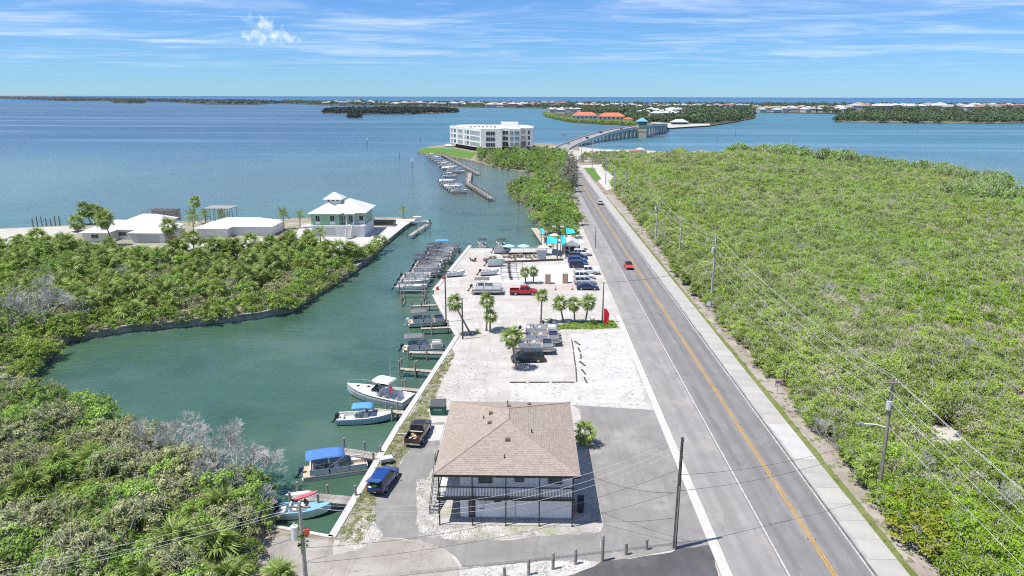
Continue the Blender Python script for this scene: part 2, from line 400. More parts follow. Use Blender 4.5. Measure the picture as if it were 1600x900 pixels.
# open lot of shell sand along the seawall
sh('marina_lot', None, 0.012, SHELL, [(-17.6, 57.4)] + SEAWALL_MARINA[1:] + [(9, 196), (12, 215), (16, 300), (18.4, 400), (18.4, 128), (17.2, 128), (17.2, 52), (-17, 50)])
sh('house_gravel_bed', [(648, 745), (652, 842), (700, 848), (935, 830), (938, 800), (680, 740), (664, 700)], 0.026, ROCKSOIL, rough=0.3)
sh('seawall_grass_strip', [(522, 842), (621, 672), (706, 545), (712, 552), (690, 590), (668, 640), (672, 660), (632, 713), (586, 776), (584, 812), (560, 850)], 0.028, sandy('weedy_strip', (0.222, 0.207, 0.133), (0.340, 0.318, 0.266), 0.7, (0.126, 0.141, 0.044), 0.9, 1.8, 0.5), rough=0.3)
sh('white_gravel_lot', [(795, 598), (901, 598), (889, 522), (975, 516), (1012, 632), (894, 632), (793, 628)], 0.030, WHITEGRAVEL, rough=0.45)
sh('gravel_front_bed', [(720, 905), (740, 884), (800, 880), (865, 876), (905, 871), (938, 878), (890, 892), (850, 915)], 0.030, WHITEGRAVEL, rough=0.3)
sh('sandy_drive', [(560, 862), (600, 838), (655, 845), (695, 859), (722, 886), (715, 960), (470, 960), (480, 880)], 0.024, PINKSAND, rough=0.4)
sh('asphalt_drive', [(694, 660), (691, 679), (678, 725), (651, 781), (649, 817), (660, 834), (680, 842), (770, 844), (938, 831), (938, 879), (865, 877), (722, 886), (695, 859), (655, 845), (600, 838), (585, 812), (585, 779), (616, 739), (634, 712), (668, 662)], 0.036, DRIVE, rough=0.25)
sh('asphalt_parking', None, 0.034, DRIVE, [G(938.5, 831), G(943, 820), G(925, 730), G(905, 640), G(894, 633), (17.24, 86), (17.24, 56.6), G(1060, 858), G(985, 872), G(938.5, 879)])
sh('dark_asphalt_apron', [(850, 915), (938, 880), (985, 873), (1060, 859), (1112, 852), (1135, 930), (1150, 1000), (800, 1000)], 0.044, DARK, rough=0.25)
sh('house_walk', [(898, 815), (924, 815), (913, 700), (897, 700)], 0.050, CONC)
sh('paver_patch', [(738, 400), (770, 400), (765, 438), (728, 438)], 0.026, PAVER, rough=0.2)
sh('paver_lane', [(905, 400), (918, 400), (895, 455), (800, 452), (800, 445), (893, 446)], 0.027, PAVER)
sh('bright_shell_pad', [(772, 420), (893, 412), (896, 443), (762, 441)], 0.022, mat('bright_shell', (0.548, 0.536, 0.518), 0.95, 0.07, 1.5, world=True, spec=0.1), rough=0.4)
sh('palm_lawn', [(822, 516), (838, 510), (880, 507), (905, 502), (958, 501), (968, 513), (930, 515), (870, 514)], 0.026, LAWN, rough=0.3)
sh('roadside_parking', [(936, 285), (930, 262), (905, 262), (907, 258), (940, 257), (975, 288), (962, 292), (948, 298)], 0.030, CONCW)
sh('roadside_lawn', [(913, 262), (925, 262), (934, 272), (940, 280), (930, 283)], 0.040, mat('green_lawn', (0.10, 0.20, 0.04), 0.95, 0.2, 1.0, world=True, spec=0.1))
sh('house_terrace', None and GP([(596, 380), (629, 354), (648, 342), (520, 344), (470, 352), (460, 372), (540, 395)]), 0.03, CONCW, GP([(596, 380), (629, 354), (648, 342), (520, 344), (470, 352), (460, 372), (540, 395)]))
sh('peninsula_beach', [(-300, 366), (0, 358), (108, 353), (135, 362), (60, 378), (0, 388), (-300, 392)], 0.03, BEACH, rough=0.6)
sh('peninsula_drive', [(270, 378), (310, 380), (420, 372), (460, 374), (440, 385), (320, 396), (262, 388)], 0.03, CONCW)
sh('condo_lawn', [(652, 236.3), (664, 231), (705, 231), (745, 239), (735, 248), (700, 243), (668, 240.3)], 0.05, mat('green_lawn', (0.1, .2, .04)))
sh('sandy_point', [(905, 230), (945, 234), (1030, 236), (1030, 246), (960, 246), (908, 246)], 0.05, BEACH)
sh('bridge_approach_sand', None, 0.04, BEACH, [(12, 480), (20, 440), (22.3, 430), (22.3, 544), (20, 560), (26, 600), (-2, 590)], rough=.8)
sh('approach_verge', None, 0.04, BEACH, [(31.1, 472), (40, 460), (60, 470), (62, 520), (34, 560), (31.1, 545)], rough=.8)
sh('yard_clearing', [(1068, 243), (1120, 240), (1130, 246), (1075, 250)], 0.05, BEACH)
sh('field_clearing', [(1436, 664), (1502, 670), (1520, 705), (1454, 706)], 0.03, BEACH, rough=0.4)
sh('barrel_yard', [(400, 845), (440, 838), (519, 846), (520, 868), (478, 878), (468, 960), (380, 960)], 0.018, sandy('yard_dirt', (0.26, 0.24, 0.22), (0.40, 0.37, 0.34), 0.5), rough=0.3)

# seawalls with a pale concrete cap, one thing each
def seawall(name, pts, label, cap=0.45, h=0.12, m=CONCW, down=-1.9):
    t = thing(name, label, 'seawall', (pts[0][0], pts[0][1], 0))
    o = (pts[0][0], pts[0][1])
    for i in range(len(pts) - 1):
        a, b = Vector(pts[i]), Vector(pts[i + 1]); d = (b - a); L = d.length; d.normalize(); n = Vector((-d.y, d.x))
        nseg = max(1, int(L / 6))
        for k in range(nseg):
            p, q = a + d * (L * k / nseg + 0.01), a + d * (L * (k + 1) / nseg - 0.01)
            w = cap
            MB().prism([(p + n * w * s_ - Vector(o))[:2] for s_ in (0.55,)] + [(q + n * w * 0.55 - Vector(o))[:2], (q - n * w * 0.45 - Vector(o))[:2], (p - n * w * 0.45 - Vector(o))[:2]], 0.02, h).build('cap_block', m, t)
        MB().prism([(a + n * 0.10 - Vector(o))[:2], (b + n * 0.10 - Vector(o))[:2], (b - n * 0.02 - Vector(o))[:2], (a - n * 0.02 - Vector(o))[:2]], down, 0.015).build('wall_face', WALLC, t)
    return t
seawall('seawall', SEAWALL_MARINA[0:3], 'long pale concrete seawall beside the near boat docks and the brown-roofed house', 0.75)
seawall('seawall', SEAWALL_MARINA[2:5], 'pale seawall stretch along the sand lot with leaning palm', 0.7)
seawall('seawall', SEAWALL_MARINA[5:7], 'white seawall beside the row of boats under dark canopies', 0.9)
seawall('seawall', SEAWALL_MARINA[7:9], 'far edge of the marina lot facing the open bay', 0.6)
seawall('seawall', [NEARBANK[-1], SEAWALL_MARINA[0]], 'short white seawall at the canal end below the small blue and white boat', 0.4)
seawall('seawall', PENIN[0:3], 'concrete seawall edge below the green house terrace', 0.5)
seawall('seawall', PENIN[3:5], 'grey seawall under the trees across the canal from the dark canopies', 0.7, 0.2, WALLC)
seawall('seawall', PENIN[5:10], 'low weathered grey seawall along the thicket at the inner canal bend', 0.7, 0.25, WALLC)

# ------------------------------------------------------------------ road
def strip(x0, x1, y0, y1, z): return MB().sheet([(x0, y0), (x1, y0), (x1, y1), (x0, y1)], z)
YE = 545
road = struct('road', strip(22.9, 30.72, -60, YE, 0.030), ROAD)
struct('road_shoulder', MB().sheet([(18.2, -60), (22.9, -60), (22.9, 420), (22.0, 420), (20.8, 330), (18.9, 230), (18.4, 200)], 0.030), SHOULDER)
def line(x, wd, y0, y1, m, nm):
    o = strip(x - wd / 2, x + wd / 2, y0, y1, 0.046).build(nm, m, road); return o
line(26.95, 0.13, -60, YE, YPAINT, 'yellow_line'); line(27.22, 0.13, -60, YE, YPAINT, 'yellow_line')
line(23.12, 0.16, -60, 500, WPAINT, 'edge_line'); line(30.45, 0.14, -60, YE, WPAINT, 'edge_line')
me = MB().bb(-.06, .06, -.05, .05, .03, .06).mesh('road_stud', mat('stud_dark', (.05, .04, .03), .6, .1, 3))
for k in range(16):
    for x in (26.72, 27.45): ob('road_stud', me, road, (x, 46 + 12 * k, .016))
gut = struct('gutter', MB().bb(17.25, 18.22, -60, 128, -0.1, 0.055), CONCW)
struct('kerb', MB().bb(30.72, 31.02, -60, 470, -0.1, 0.16), KERBM)
dk = struct('gutter_seam', strip(30.56, 30.73, -60, 470, 0.047), mat('dark_seam', (0.13, 0.13, 0.13), 0.9, 0.3, 1.0, world=True))
sw = struct('sidewalk', MB().bb(31.03, 33.5, 128, 470, -0.1, 0.15), CONC)
y = 40.0; slabm = None
SLABM = mat('sidewalk_slab', (0.389, 0.377, 0.351), 0.9, 0.07, 0.6, 0.2, 9, spec=0.2, rnd_obj=0.07)
slab = MB().bb(0, 2.47, 0, 2.97, -0.1, 0.15).mesh('slab', SLABM)
slabw = slab.copy(); slabw.materials[0] = mat('new_slab', (0.45, 0.445, 0.43), 0.9, 0.05, 0.6)
while y < 127.9:
    ob('slab', slab if not 72 < y < 81 else slabw, sw, (31.03, y + 0.015, rnd.uniform(-.006, .006))); y += 3.0
sh('roadside_verge', None, 0.020, VERGE, [(33.5, -20), (36.0, -20), (36.6, 70), (36.4, 130), (37.0, 200), (38.5, 300), (33.5, 300)], rough=0.3)
sh('verge_grass', None, 0.034, LAWN, [(33.52, 20), (34.5, 20), (34.3, 60), (34.45, 90), (34.1, 130), (34.3, 200), (34.0, 290), (33.52, 290)], rough=0.18)
# ------------------------------------------------------------------ vegetation
def leaf_mat(name, cols, trans=0.25, rndv=0.22, patch=None):
    m = bpy.data.materials.new(name); m.use_nodes = True; t = m.node_tree
    b = t.nodes['Principled BSDF']; b.inputs['Roughness'].default_value = 0.55; b.inputs['Specular IOR Level'].default_value = 0.25
    at = t.nodes.new('ShaderNodeAttribute'); at.attribute_name = 'tint'
    cr = t.nodes.new('ShaderNodeValToRGB'); e = cr.color_ramp.elements
    e[0].color = cols[0] + (1,); e[1].color = cols[-1] + (1,)
    for i, c in enumerate(cols[1:-1]):
        k = e.new((i + 1) / (len(cols) - 1)); k.color = c + (1,)
    t.links.new(at.outputs['Fac'], cr.inputs[0])
    oi = t.nodes.new('ShaderNodeObjectInfo'); mr = t.nodes.new('ShaderNodeMapRange'); mr.inputs[3].default_value = 1 - rndv; mr.inputs[4].default_value = 1 + rndv
    hs = t.nodes.new('ShaderNodeHueSaturation'); t.links.new(oi.outputs['Random'], mr.inputs[0]); t.links.new(mr.outputs[0], hs.inputs['Value'])
    last = cr.outputs[0]
    if patch:
        g = t.nodes.new('ShaderNodeNewGeometry'); n = t.nodes.new('ShaderNodeTexNoise'); n.inputs['Scale'].default_value = patch[0]; n.inputs['Detail'].default_value = 4
        r = t.nodes.new('ShaderNodeMapRange'); r.inputs[1].default_value = 0.40; r.inputs[2].default_value = 0.62; r.inputs[4].default_value = patch[2]
        x = t.nodes.new('ShaderNodeMixRGB'); x.inputs[2].default_value = patch[1] + (1,)
        if len(patch) > 3:
            n3 = t.nodes.new('ShaderNodeTexNoise'); n3.inputs['Scale'].default_value = patch[3]; n3.inputs['Detail'].default_value = 3; t.links.new(g.outputs['Position'], n3.inputs[0])
            r3 = t.nodes.new('ShaderNodeMapRange'); r3.inputs[1].default_value = 0.46; r3.inputs[2].default_value = 0.60; r3.inputs[4].default_value = patch[5]; t.links.new(n3.outputs[0], r3.inputs[0])
            x3 = t.nodes.new('ShaderNodeMixRGB'); x3.inputs[2].default_value = patch[4] + (1,); t.links.new(r3.outputs[0], x3.inputs[0]); t.links.new(last, x3.inputs[1]); last = x3.outputs[0]
        t.links.new(g.outputs['Position'], n.inputs[0]); t.links.new(n.outputs[0], r.inputs[0]); t.links.new(r.outputs[0], x.inputs[0]); t.links.new(last, x.inputs[1]); last = x.outputs[0]
    t.links.new(last, hs.inputs['Color'])
    t.links.new(hs.outputs[0], b.inputs['Base Color'])
    tr = t.nodes.new('ShaderNodeBsdfTranslucent'); t.links.new(hs.outputs[0], tr.inputs[0])
    mx = t.nodes.new('ShaderNodeMixShader'); mx.inputs[0].default_value = trans + 0.05
    t.links.new(b.outputs[0], mx.inputs[1]); t.links.new(tr.outputs[0], mx.inputs[2])
    t.links.new(mx.outputs[0], t.nodes['Material Output'].inputs[0])
    return m
L_MANG = leaf_mat('mangrove_leaf', [(0.120, 0.205, 0.020), (0.275, 0.400, 0.032), (0.430, 0.560, 0.075)], 0.32, 0.34, (0.028, (0.370, 0.440, 0.165), 0.50, 0.017, (0.230, 0.425, 0.022), 0.60))
L_GREEN = leaf_mat('broad_leaf', [(0.137, 0.240, 0.046), (0.240, 0.386, 0.073), (0.403, 0.553, 0.125)], 0.28, 0.28)
L_BRIGHT = leaf_mat('bright_mangrove_leaf', [(0.149, 0.242, 0.039), (0.273, 0.393, 0.067), (0.440, 0.532, 0.121)], 0.28, 0.2)
L_OLIVE = leaf_mat('olive_leaf', [(0.228, 0.252, 0.108), (0.347, 0.369, 0.172), (0.494, 0.504, 0.260)], 0.22, 0.2)
L_YELLOW = leaf_mat('yellowing_leaf', [(0.20, 0.28, 0.03), (0.33, 0.37, 0.04), (0.50, 0.46, 0.06)], 0.28, 0.1)
L_GREY = leaf_mat('wispy_needle', [(0.167, 0.181, 0.109), (0.239, 0.246, 0.160), (0.341, 0.334, 0.239)], 0.2, 0.15)
L_FAR = leaf_mat('far_leaf', [(0.070, 0.114, 0.049), (0.108, 0.166, 0.067), (0.158, 0.219, 0.091)], 0.15, 0.25)
L_DARKFAR = leaf_mat('dark_far_leaf', [(0.024, 0.041, 0.033), (0.036, 0.057, 0.041), (0.051, 0.075, 0.050)], 0.1, 0.25)
L_PALM = leaf_mat('palm_frond', [(0.092, 0.150, 0.034), (0.224, 0.312, 0.072), (0.462, 0.516, 0.156)], 0.22, 0.18)
L_PALMD = leaf_mat('dry_palm_frond', [(0.290, 0.225, 0.145), (0.406, 0.326, 0.225), (0.493, 0.420, 0.304)], 0.15, 0.15)
TWIG = mat('grey_twig', (0.46, 0.44, 0.415), 0.85, 0.2, 2.0, spec=0.1)
BARK = mat('grey_bark', (0.25, 0.22, 0.19), 0.9, 0.25, 3.0, 0.5, 14, spec=0.1)
PALMB = mat('palm_trunk_bark', (0.27, 0.235, 0.20), 0.9, 0.25, 4.0, 0.7, 9, spec=0.1, aniso=(1, 1, 4))

def raw_mesh(name, V, Fq, mats, midx=None, tint=None):
    """V (n,3) floats, Fq list of (m,k) index arrays"""
    me = bpy.data.meshes.new(name)
    loops = np.concatenate([f.ravel() for f in Fq]).astype(np.int32)
    tot = np.concatenate([np.full(len(f), f.shape[1]) for f in Fq]).astype(np.int32)
    st = np.concatenate([[0], np.cumsum(tot)[:-1]]).astype(np.int32)
    me.vertices.add(len(V)); me.vertices.foreach_set('co', np.asarray(V, np.float32).ravel())
    me.loops.add(len(loops)); me.loops.foreach_set('vertex_index', loops)
    me.polygons.add(len(tot)); me.polygons.foreach_set('loop_start', st); me.polygons.foreach_set('loop_total', tot)
    for m in mats: me.materials.append(m)
    if midx is not None: me.polygons.foreach_set('material_index', np.asarray(midx, np.int32))
    if tint is not None:
        a = me.attributes.new('tint', 'FLOAT', 'POINT'); a.data.foreach_set('value', np.asarray(tint, np.float32))
    me.update(calc_edges=True); me.validate()
    return me

def leaf_cloud(rng, R, z0, z1, nclump, per, leaf, cr=0.55, inner=0.35):
    """leaf quads in uneven clumps through the upper part of a flattened dome"""
    Hh = z1 - z0
    u = rng.uniform(0, 2 * PI, nclump); q = rng.uniform(0.0, 1.0, nclump)
    el = np.arcsin(np.clip(rng.uniform(-0.15, 1.0, nclump), -1, 1))
    rad = rng.uniform(inner, 1.0, nclump) ** 0.6
    lump = 1 + 0.22 * np.sin(3 * u + rng.uniform(0, 6)) + 0.12 * np.sin(5 * u + rng.uniform(0, 6))
    cx = np.cos(u) * np.cos(el) * rad * R * lump; cy_ = np.sin(u) * np.cos(el) * rad * R * lump
    cz = z0 + Hh * 0.18 + np.sin(el) * rad * Hh * 0.82
    cc = np.stack([cx, cy_, cz], 1)
    tintc = rng.uniform(0, 1, nclump)
    n = nclump * per
    ci = np.repeat(np.arange(nclump), per)
    dirs = rng.normal(size=(n, 3)); dirs /= np.linalg.norm(dirs, axis=1, keepdims=True); dirs[:, 2] = np.where(dirs[:, 2] < -0.2, -dirs[:, 2], dirs[:, 2])
    crs = cr * rng.uniform(0.6, 1.3, nclump)
    p = cc[ci] + dirs * (crs[ci] * rng.uniform(0.35, 1.0, n))[:, None] * np.array([1, 1, 0.75])
    nor = dirs * 0.75 + rng.normal(size=(n, 3)) * 0.45 + np.array([0, 0, 0.45]); nor /= np.linalg.norm(nor, axis=1, keepdims=True)
    a = np.cross(nor, rng.normal(size=(n, 3))); a /= np.linalg.norm(a, axis=1, keepdims=True); b = np.cross(nor, a)
    L = (leaf * rng.uniform(0.7, 1.35, n))[:, None]; W = L * rng.uniform(0.42, 0.62, n)[:, None]
    V = np.stack([p - a * L / 2, p + b * W / 2 - a * L * .05, p + a * L / 2, p - b * W / 2 - a * L * .05], 1).reshape(-1, 3)
    Fq = np.arange(n * 4).reshape(-1, 4)
    tint = np.repeat(np.clip(tintc[ci] * 0.7 + rng.uniform(0, 0.3, n), 0, 1), 4)
    return V, Fq, tint

def branch_tubes(rng, R, z0, z1, nb, r0=0.07, depth=2, n=4, up=0.6):
    """trunk and forking limbs; returns an MB"""
    mb = MB()
    def grow(p, d, L, r, k):
        q = p + d * L; mid = (p + q) / 2 + Vector(rng.normal(size=3) * L * 0.07)
        mb.path([p, mid, q], [r, r * 0.8, r * 0.55], n, cap=False)
        if k <= 0: return
        for _ in range(2 if k < depth else 3):
            e = (d + Vector(rng.normal(size=3)) * 0.55 + Vector((0, 0, 0.18))).normalized()
            grow(q, e, L * rng.uniform(0.55, 0.8), r * 0.55, k - 1)
    for i in range(nb):
        an = 2 * PI * i / nb + rng.uniform(-.4, .4); d = Vector((math.cos(an) * 0.7, math.sin(an) * 0.7, up + rng.uniform(0, .5))).normalized()
        grow(Vector((0, 0, 0)), d, (z1 - z0) * rng.uniform(0.36, 0.5) + z0 * 0.3, r0, depth)
    return mb

def twig_quads(rng, R, z0, z1, n, L=0.9, w=0.03, base=0.5):
    """thin bare three-sided twigs standing out of a crown"""
    u = rng.uniform(0, 2 * PI, n); rr = np.sqrt(rng.uniform(0, 1, n)) * R * 0.95
    p = np.stack([np.cos(u) * rr, np.sin(u) * rr, z0 + (z1 - z0) * (base + (1 - base) * rng.uniform(0, .9, n)) * np.sqrt(np.clip(1 - (rr / R / 1.05) ** 2, 0.05, 1))], 1)
    d = rng.normal(size=(n, 3)) * 0.6 + np.array([0, 0, 0.7]); d /= np.linalg.norm(d, axis=1, keepdims=True)
    q = p + d * (L * rng.uniform(0.4, 1.2, n))[:, None]; p = p - d * L * 0.35
    a = np.cross(d, rng.normal(size=(n, 3))); a /= np.linalg.norm(a, axis=1, keepdims=True); b = np.cross(d, a)
    V = np.stack([p + a * w, p - a * w * .5 + b * w * .87, p - a * w * .5 - b * w * .87, q], 1).reshape(-1, 3)
    i = np.arange(n)[:, None] * 4
    Ft = np.concatenate([i + np.array([[0, 1, 3]]), i + np.array([[1, 2, 3]]), i + np.array([[2, 0, 3]])])
    return V, Ft

def shrub_stuff_mesh(name, seed, R, z0, z1, nclump, per, leaf, m, twigs=40, cr=0.5, tw=0.03):
    rng = np.random.default_rng(seed)
    V, Fq, t = leaf_cloud(rng, R, z0, z1, nclump, per, leaf, cr)
    V2, F2 = twig_quads(rng, R, z0, z1, twigs, 0.9 * (z1 - z0) / 3, tw)
    return raw_mesh(name, np.concatenate([V, V2]), [Fq, F2 + len(V)], [m, TWIG], [0] * len(Fq) + [1] * len(F2), np.concatenate([t, np.zeros(len(V2))]))

def scatter(name, label, cat, pts, protos, kind='stuff', group=None):
    """one stuff object: plants instanced on points (x, y, z, scale, turn, which)"""
    col = bpy.data.collections.new(name + '_sources')
    for i, me in enumerate(protos):
        o = bpy.data.objects.new('%s_source_%02d' % (name, i), me); col.objects.link(o)
    a = np.asarray(pts, np.float32)
    me = bpy.data.meshes.new(name); me.vertices.add(len(a)); me.vertices.foreach_set('co', a[:, :3].ravel())
    for nm, i in (('sc', 3), ('rz', 4)):
        at = me.attributes.new(nm, 'FLOAT', 'POINT'); at.data.foreach_set('value', np.ascontiguousarray(a[:, i]))
    at = me.attributes.new('pi', 'INT', 'POINT'); at.data.foreach_set('value', a[:, 5].astype(np.int32))
    o = ob(name, me); tag(o, label, cat, group, kind)
    g = bpy.data.node_groups.new(name + '_nodes', 'GeometryNodeTree')
    g.interface.new_socket('Geometry', in_out='INPUT', socket_type='NodeSocketGeometry'); g.interface.new_socket('Geometry', in_out='OUTPUT', socket_type='NodeSocketGeometry')
    N = g.nodes; gi = N.new('NodeGroupInput'); go = N.new('NodeGroupOutput')
    ci = N.new('GeometryNodeCollectionInfo'); ci.inputs['Collection'].default_value = col; ci.inputs['Separate Children'].default_value = True; ci.inputs['Reset Children'].default_value = True
    ip = N.new('GeometryNodeInstanceOnPoints'); ip.inputs['Pick Instance'].default_value = True
    def attr(nm, ty):
        n = N.new('GeometryNodeInputNamedAttribute'); n.data_type = ty; n.inputs[0].default_value = nm; return n.outputs[0]
    cx = N.new('ShaderNodeCombineXYZ'); g.links.new(attr('rz', 'FLOAT'), cx.inputs[2])
    g.links.new(gi.outputs[0], ip.inputs['Points']); g.links.new(ci.outputs[0], ip.inputs['Instance'])
    g.links.new(attr('pi', 'INT'), ip.inputs['Instance Index']); g.links.new(cx.outputs[0], ip.inputs['Rotation']); g.links.new(attr('sc', 'FLOAT'), ip.inputs['Scale'])
    g.links.new(ip.outputs[0], go.inputs[0])
    md = o.modifiers.new('scatter', 'NODES'); md.node_group = g
    return o

def near_edge(p, poly_pts, d):
    for i in range(len(poly_pts) - 1):
        a, b = Vector(poly_pts[i]), Vector(poly_pts[i + 1]); v = b - a; t = max(0, min(1, (Vector(p) - a).dot(v) / v.length_squared))
        if (Vector(p) - a - v * t).length < d: return True
    return False
# ---- the wide mangrove thicket right of the road
MP = [shrub_stuff_mesh('mangrove_bush', 11, 2.0, 0.6, 3.4, 56, 34, 0.25, L_MANG, 90, .62),
      shrub_stuff_mesh('mangrove_bush', 12, 1.7, 0.5, 2.9, 46, 34, 0.24, L_MANG, 70, .6),
      shrub_stuff_mesh('mangrove_bush', 13, 2.3, 0.8, 3.9, 62, 34, 0.26, L_MANG, 110, .65),
      shrub_stuff_mesh('mangrove_bush', 14, 1.9, 0.5, 3.0, 42, 30, 0.25, L_OLIVE, 180, .6),
      shrub_stuff_mesh('mangrove_bush', 15, 1.5, 0.4, 2.5, 8, 14, 0.30, L_OLIVE, 330, 0.5, 0.028),
      shrub_stuff_mesh('mangrove_tree', 16, 2.3, 0.9, 4.8, 50, 18, 0.40, L_GREEN, 50)]
FIELD = [(36.4, 20), (36.7, 70), (36.5, 130), (37.4, 200), (39.3, 290), (41, 330), (60, 360)] + GP([(975, 290), (945, 262), (960, 250), (1040, 250)]) + [G(1062, 243)] + SHORE_EAST[4:] + [(330, 15)]
CLEAR = GP([(1432, 662), (1505, 668), (1530, 715), (1450, 720)])
CLEAR2 = GP([(1065, 240), (1125, 238), (1135, 249), (1072, 252)])
rng = np.random.default_rng(5)
pts = []
x0, x1, y0, y1 = 36, 340, 35, 545
yv = y0
while yv < y1:
    step = 1.55 + max(0, yv - 120) * 0.0042
    xv = 36 + rng.uniform(0, step)
    lim = 0.80 * yv + 25
    while xv < min(lim, x1):
        px_, py_ = xv + rng.uniform(-.6, .6) * step, yv + rng.uniform(-.6, .6) * step
        if math.sin(px_ * .21 + 3 * math.sin(py_ * .05)) * math.sin(py_ * .17 + 2 * math.sin(px_ * .07)) > .93 and rng.uniform() < .7: xv += step; continue
        if inside((px_, py_), FIELD) and not inside((px_, py_), CLEAR) and not inside((px_, py_), CLEAR2):
            big = 0.5 + 0.5 * math.sin(px_ * 0.11 + 2) * math.sin(py_ * 0.083) + rng.uniform(-.3, .3)
            g_ = math.sin(px_ * 0.045 + 1.1 + 0.6 * math.sin(py_ * 0.02)) * math.sin(py_ * 0.037 + 0.4) * 0.62 + rng.uniform(-1, 1)
            k = int(rng.integers(0, 3)) if g_ < 0.50 else (3 if g_ < 1.02 else 4)
            if near_edge((px_, py_), SHORE_EAST[3:], 16): k = 5 if rng.uniform() < .85 else k
            s = (0.70 + 0.34 * big + rng.uniform(-.12, .16)) * (step / 1.62) ** 0.72
            edge = 1.0 if px_ > 40 else 0.86 + 0.14 * (px_ - 36) / 4
            if py_ > 430: s *= 1.15
            if k == 5: s *= rng.uniform(.8, 1.3)
            pts.append((px_, py_, -0.1, s * edge, rng.uniform(0, 6.28), k))
        xv += step
    yv += step * 0.92
scatter('mangrove_thicket', 'wide low green mangrove thicket with grey twigs right of the road', 'mangroves', pts, MP)
print('mangrove points', len(pts))

# ---- trees and shrubs that stand as single plants
def plant_kind(seed, R, z0, z1, nclump, per, leaf, m, nb=4, twigs=0, cr=0.55, r0=0.08):
    rng = np.random.default_rng(seed)
    V, Fq, t = leaf_cloud(rng, R, z0, z1, nclump, per, leaf, cr)
    crown = raw_mesh('crown', V, [Fq], [m], None, t)
    mb = branch_tubes(rng, R, z0, z1, nb, r0)
    if twigs:
        V2, F2 = twig_quads(rng, R, z0, z1, twigs, 1.0, 0.022); mb.add(V2.tolist(), F2.tolist())
    return crown, mb.mesh('trunk', TWIG if twigs else BARK)
def plant(name, label, cat, kind, x, y, s, group=None, rz=None, z=-0.05):
    t = thing(name, label, cat, (x, y, z), rnd.uniform(0, 6.28) if rz is None else rz, group, s)
    ob('crown', kind[0], t); ob('trunk', kind[1], t)
    return t
K_NEAR = [plant_kind(31, 2.0, 0.5, 3.2, 70, 34, 0.20, L_GREEN, 4, 30, 0.45), plant_kind(32, 1.7, 0.3, 2.4, 60, 34, 0.18, L_BRIGHT, 4, 20, 0.4),
          plant_kind(33, 2.2, 0.6, 3.6, 80, 34, 0.20, L_OLIVE, 5, 80, 0.45), plant_kind(34, 1.6, 0.2, 2.0, 56, 34, 0.17, L_BRIGHT, 4, 16, 0.4)]
K_TREE = [plant_kind(41, 2.6, 0.8, 4.4, 64, 24, 0.34, L_GREEN, 4, 0, 0.6), plant_kind(42, 2.4, 0.6, 3.8, 60, 24, 0.32, L_BRIGHT, 4, 0, 0.6),
          plant_kind(43, 2.2, 0.5, 3.4, 54, 22, 0.32, L_OLIVE, 4, 60, 0.55), plant_kind(44, 2.9, 1.0, 5.0, 72, 24, 0.36, L_GREEN, 5, 20, 0.65)]
K_YEL = plant_kind(51, 1.7, 0.2, 2.3, 60, 26, 0.22, L_YELLOW, 4, 8, 0.42)
def casuarina(seed):
    rng = np.random.default_rng(seed)
    V, Fq, t = leaf_cloud(rng, 2.6, 1.0, 10.5, 90, 22, 0.5, 0.8, 0.2)
    return raw_mesh('crown', V, [Fq], [L_GREY], None, t), branch_tubes(rng, 2.6, 1.0, 10.5, 5, 0.16, 3, 4, 1.3).mesh('trunk', TWIG)
K_CAS = [casuarina(61), casuarina(62)]
DEADW = mat('dead_grey_wood', (0.46, 0.445, 0.42), 0.9, 0.2, 2.0, spec=0.1)
def dead_mesh(seed, R, z1, depth=5, nb=4, r0=0.10, n=3):
    rng = np.random.default_rng(seed); mb = MB()
    def grow(p, d, L, r, k):
        q = p + d * L; mb.path([p, (p + q) / 2 + Vector(rng.normal(size=3) * L * 0.08), q], [r, r * 0.85, r * 0.62], n, cap=False)
        if k <= 0: return
        for _ in range(3 if k > 1 else 5):
            e = (d + Vector(rng.normal(size=3)) * 0.5 + Vector((0, 0, 0.10))).normalized(); grow(q, e, L * (rng.uniform(0.55, 0.82) if k > 1 else rng.uniform(.8, 1.5)), max(r * 0.60, 0.009), k - 1)
    for i in range(nb):
        an = 2 * PI * i / nb + rng.uniform(-.4, .4); d = Vector((math.cos(an), math.sin(an), 0.75 + rng.uniform(0, .6))).normalized()
        grow(Vector((0, 0, 0)), d, z1 * 0.33, r0, depth)
    return mb.mesh('branches', DEADW)
DEADM = [dead_mesh(71, 3, 4.6, 6, 5, 0.10), dead_mesh(72, 2.4, 3.6, 5), dead_mesh(73, 2, 6.5, 4, 3, 0.16)]
def dead(label, x, y, s, which, rz=0.0, group=None):
    t = thing('dead_tree', label, 'dead tree', (x, y, -0.05), rz, group, s); ob('branches', DEADM[which], t); return t

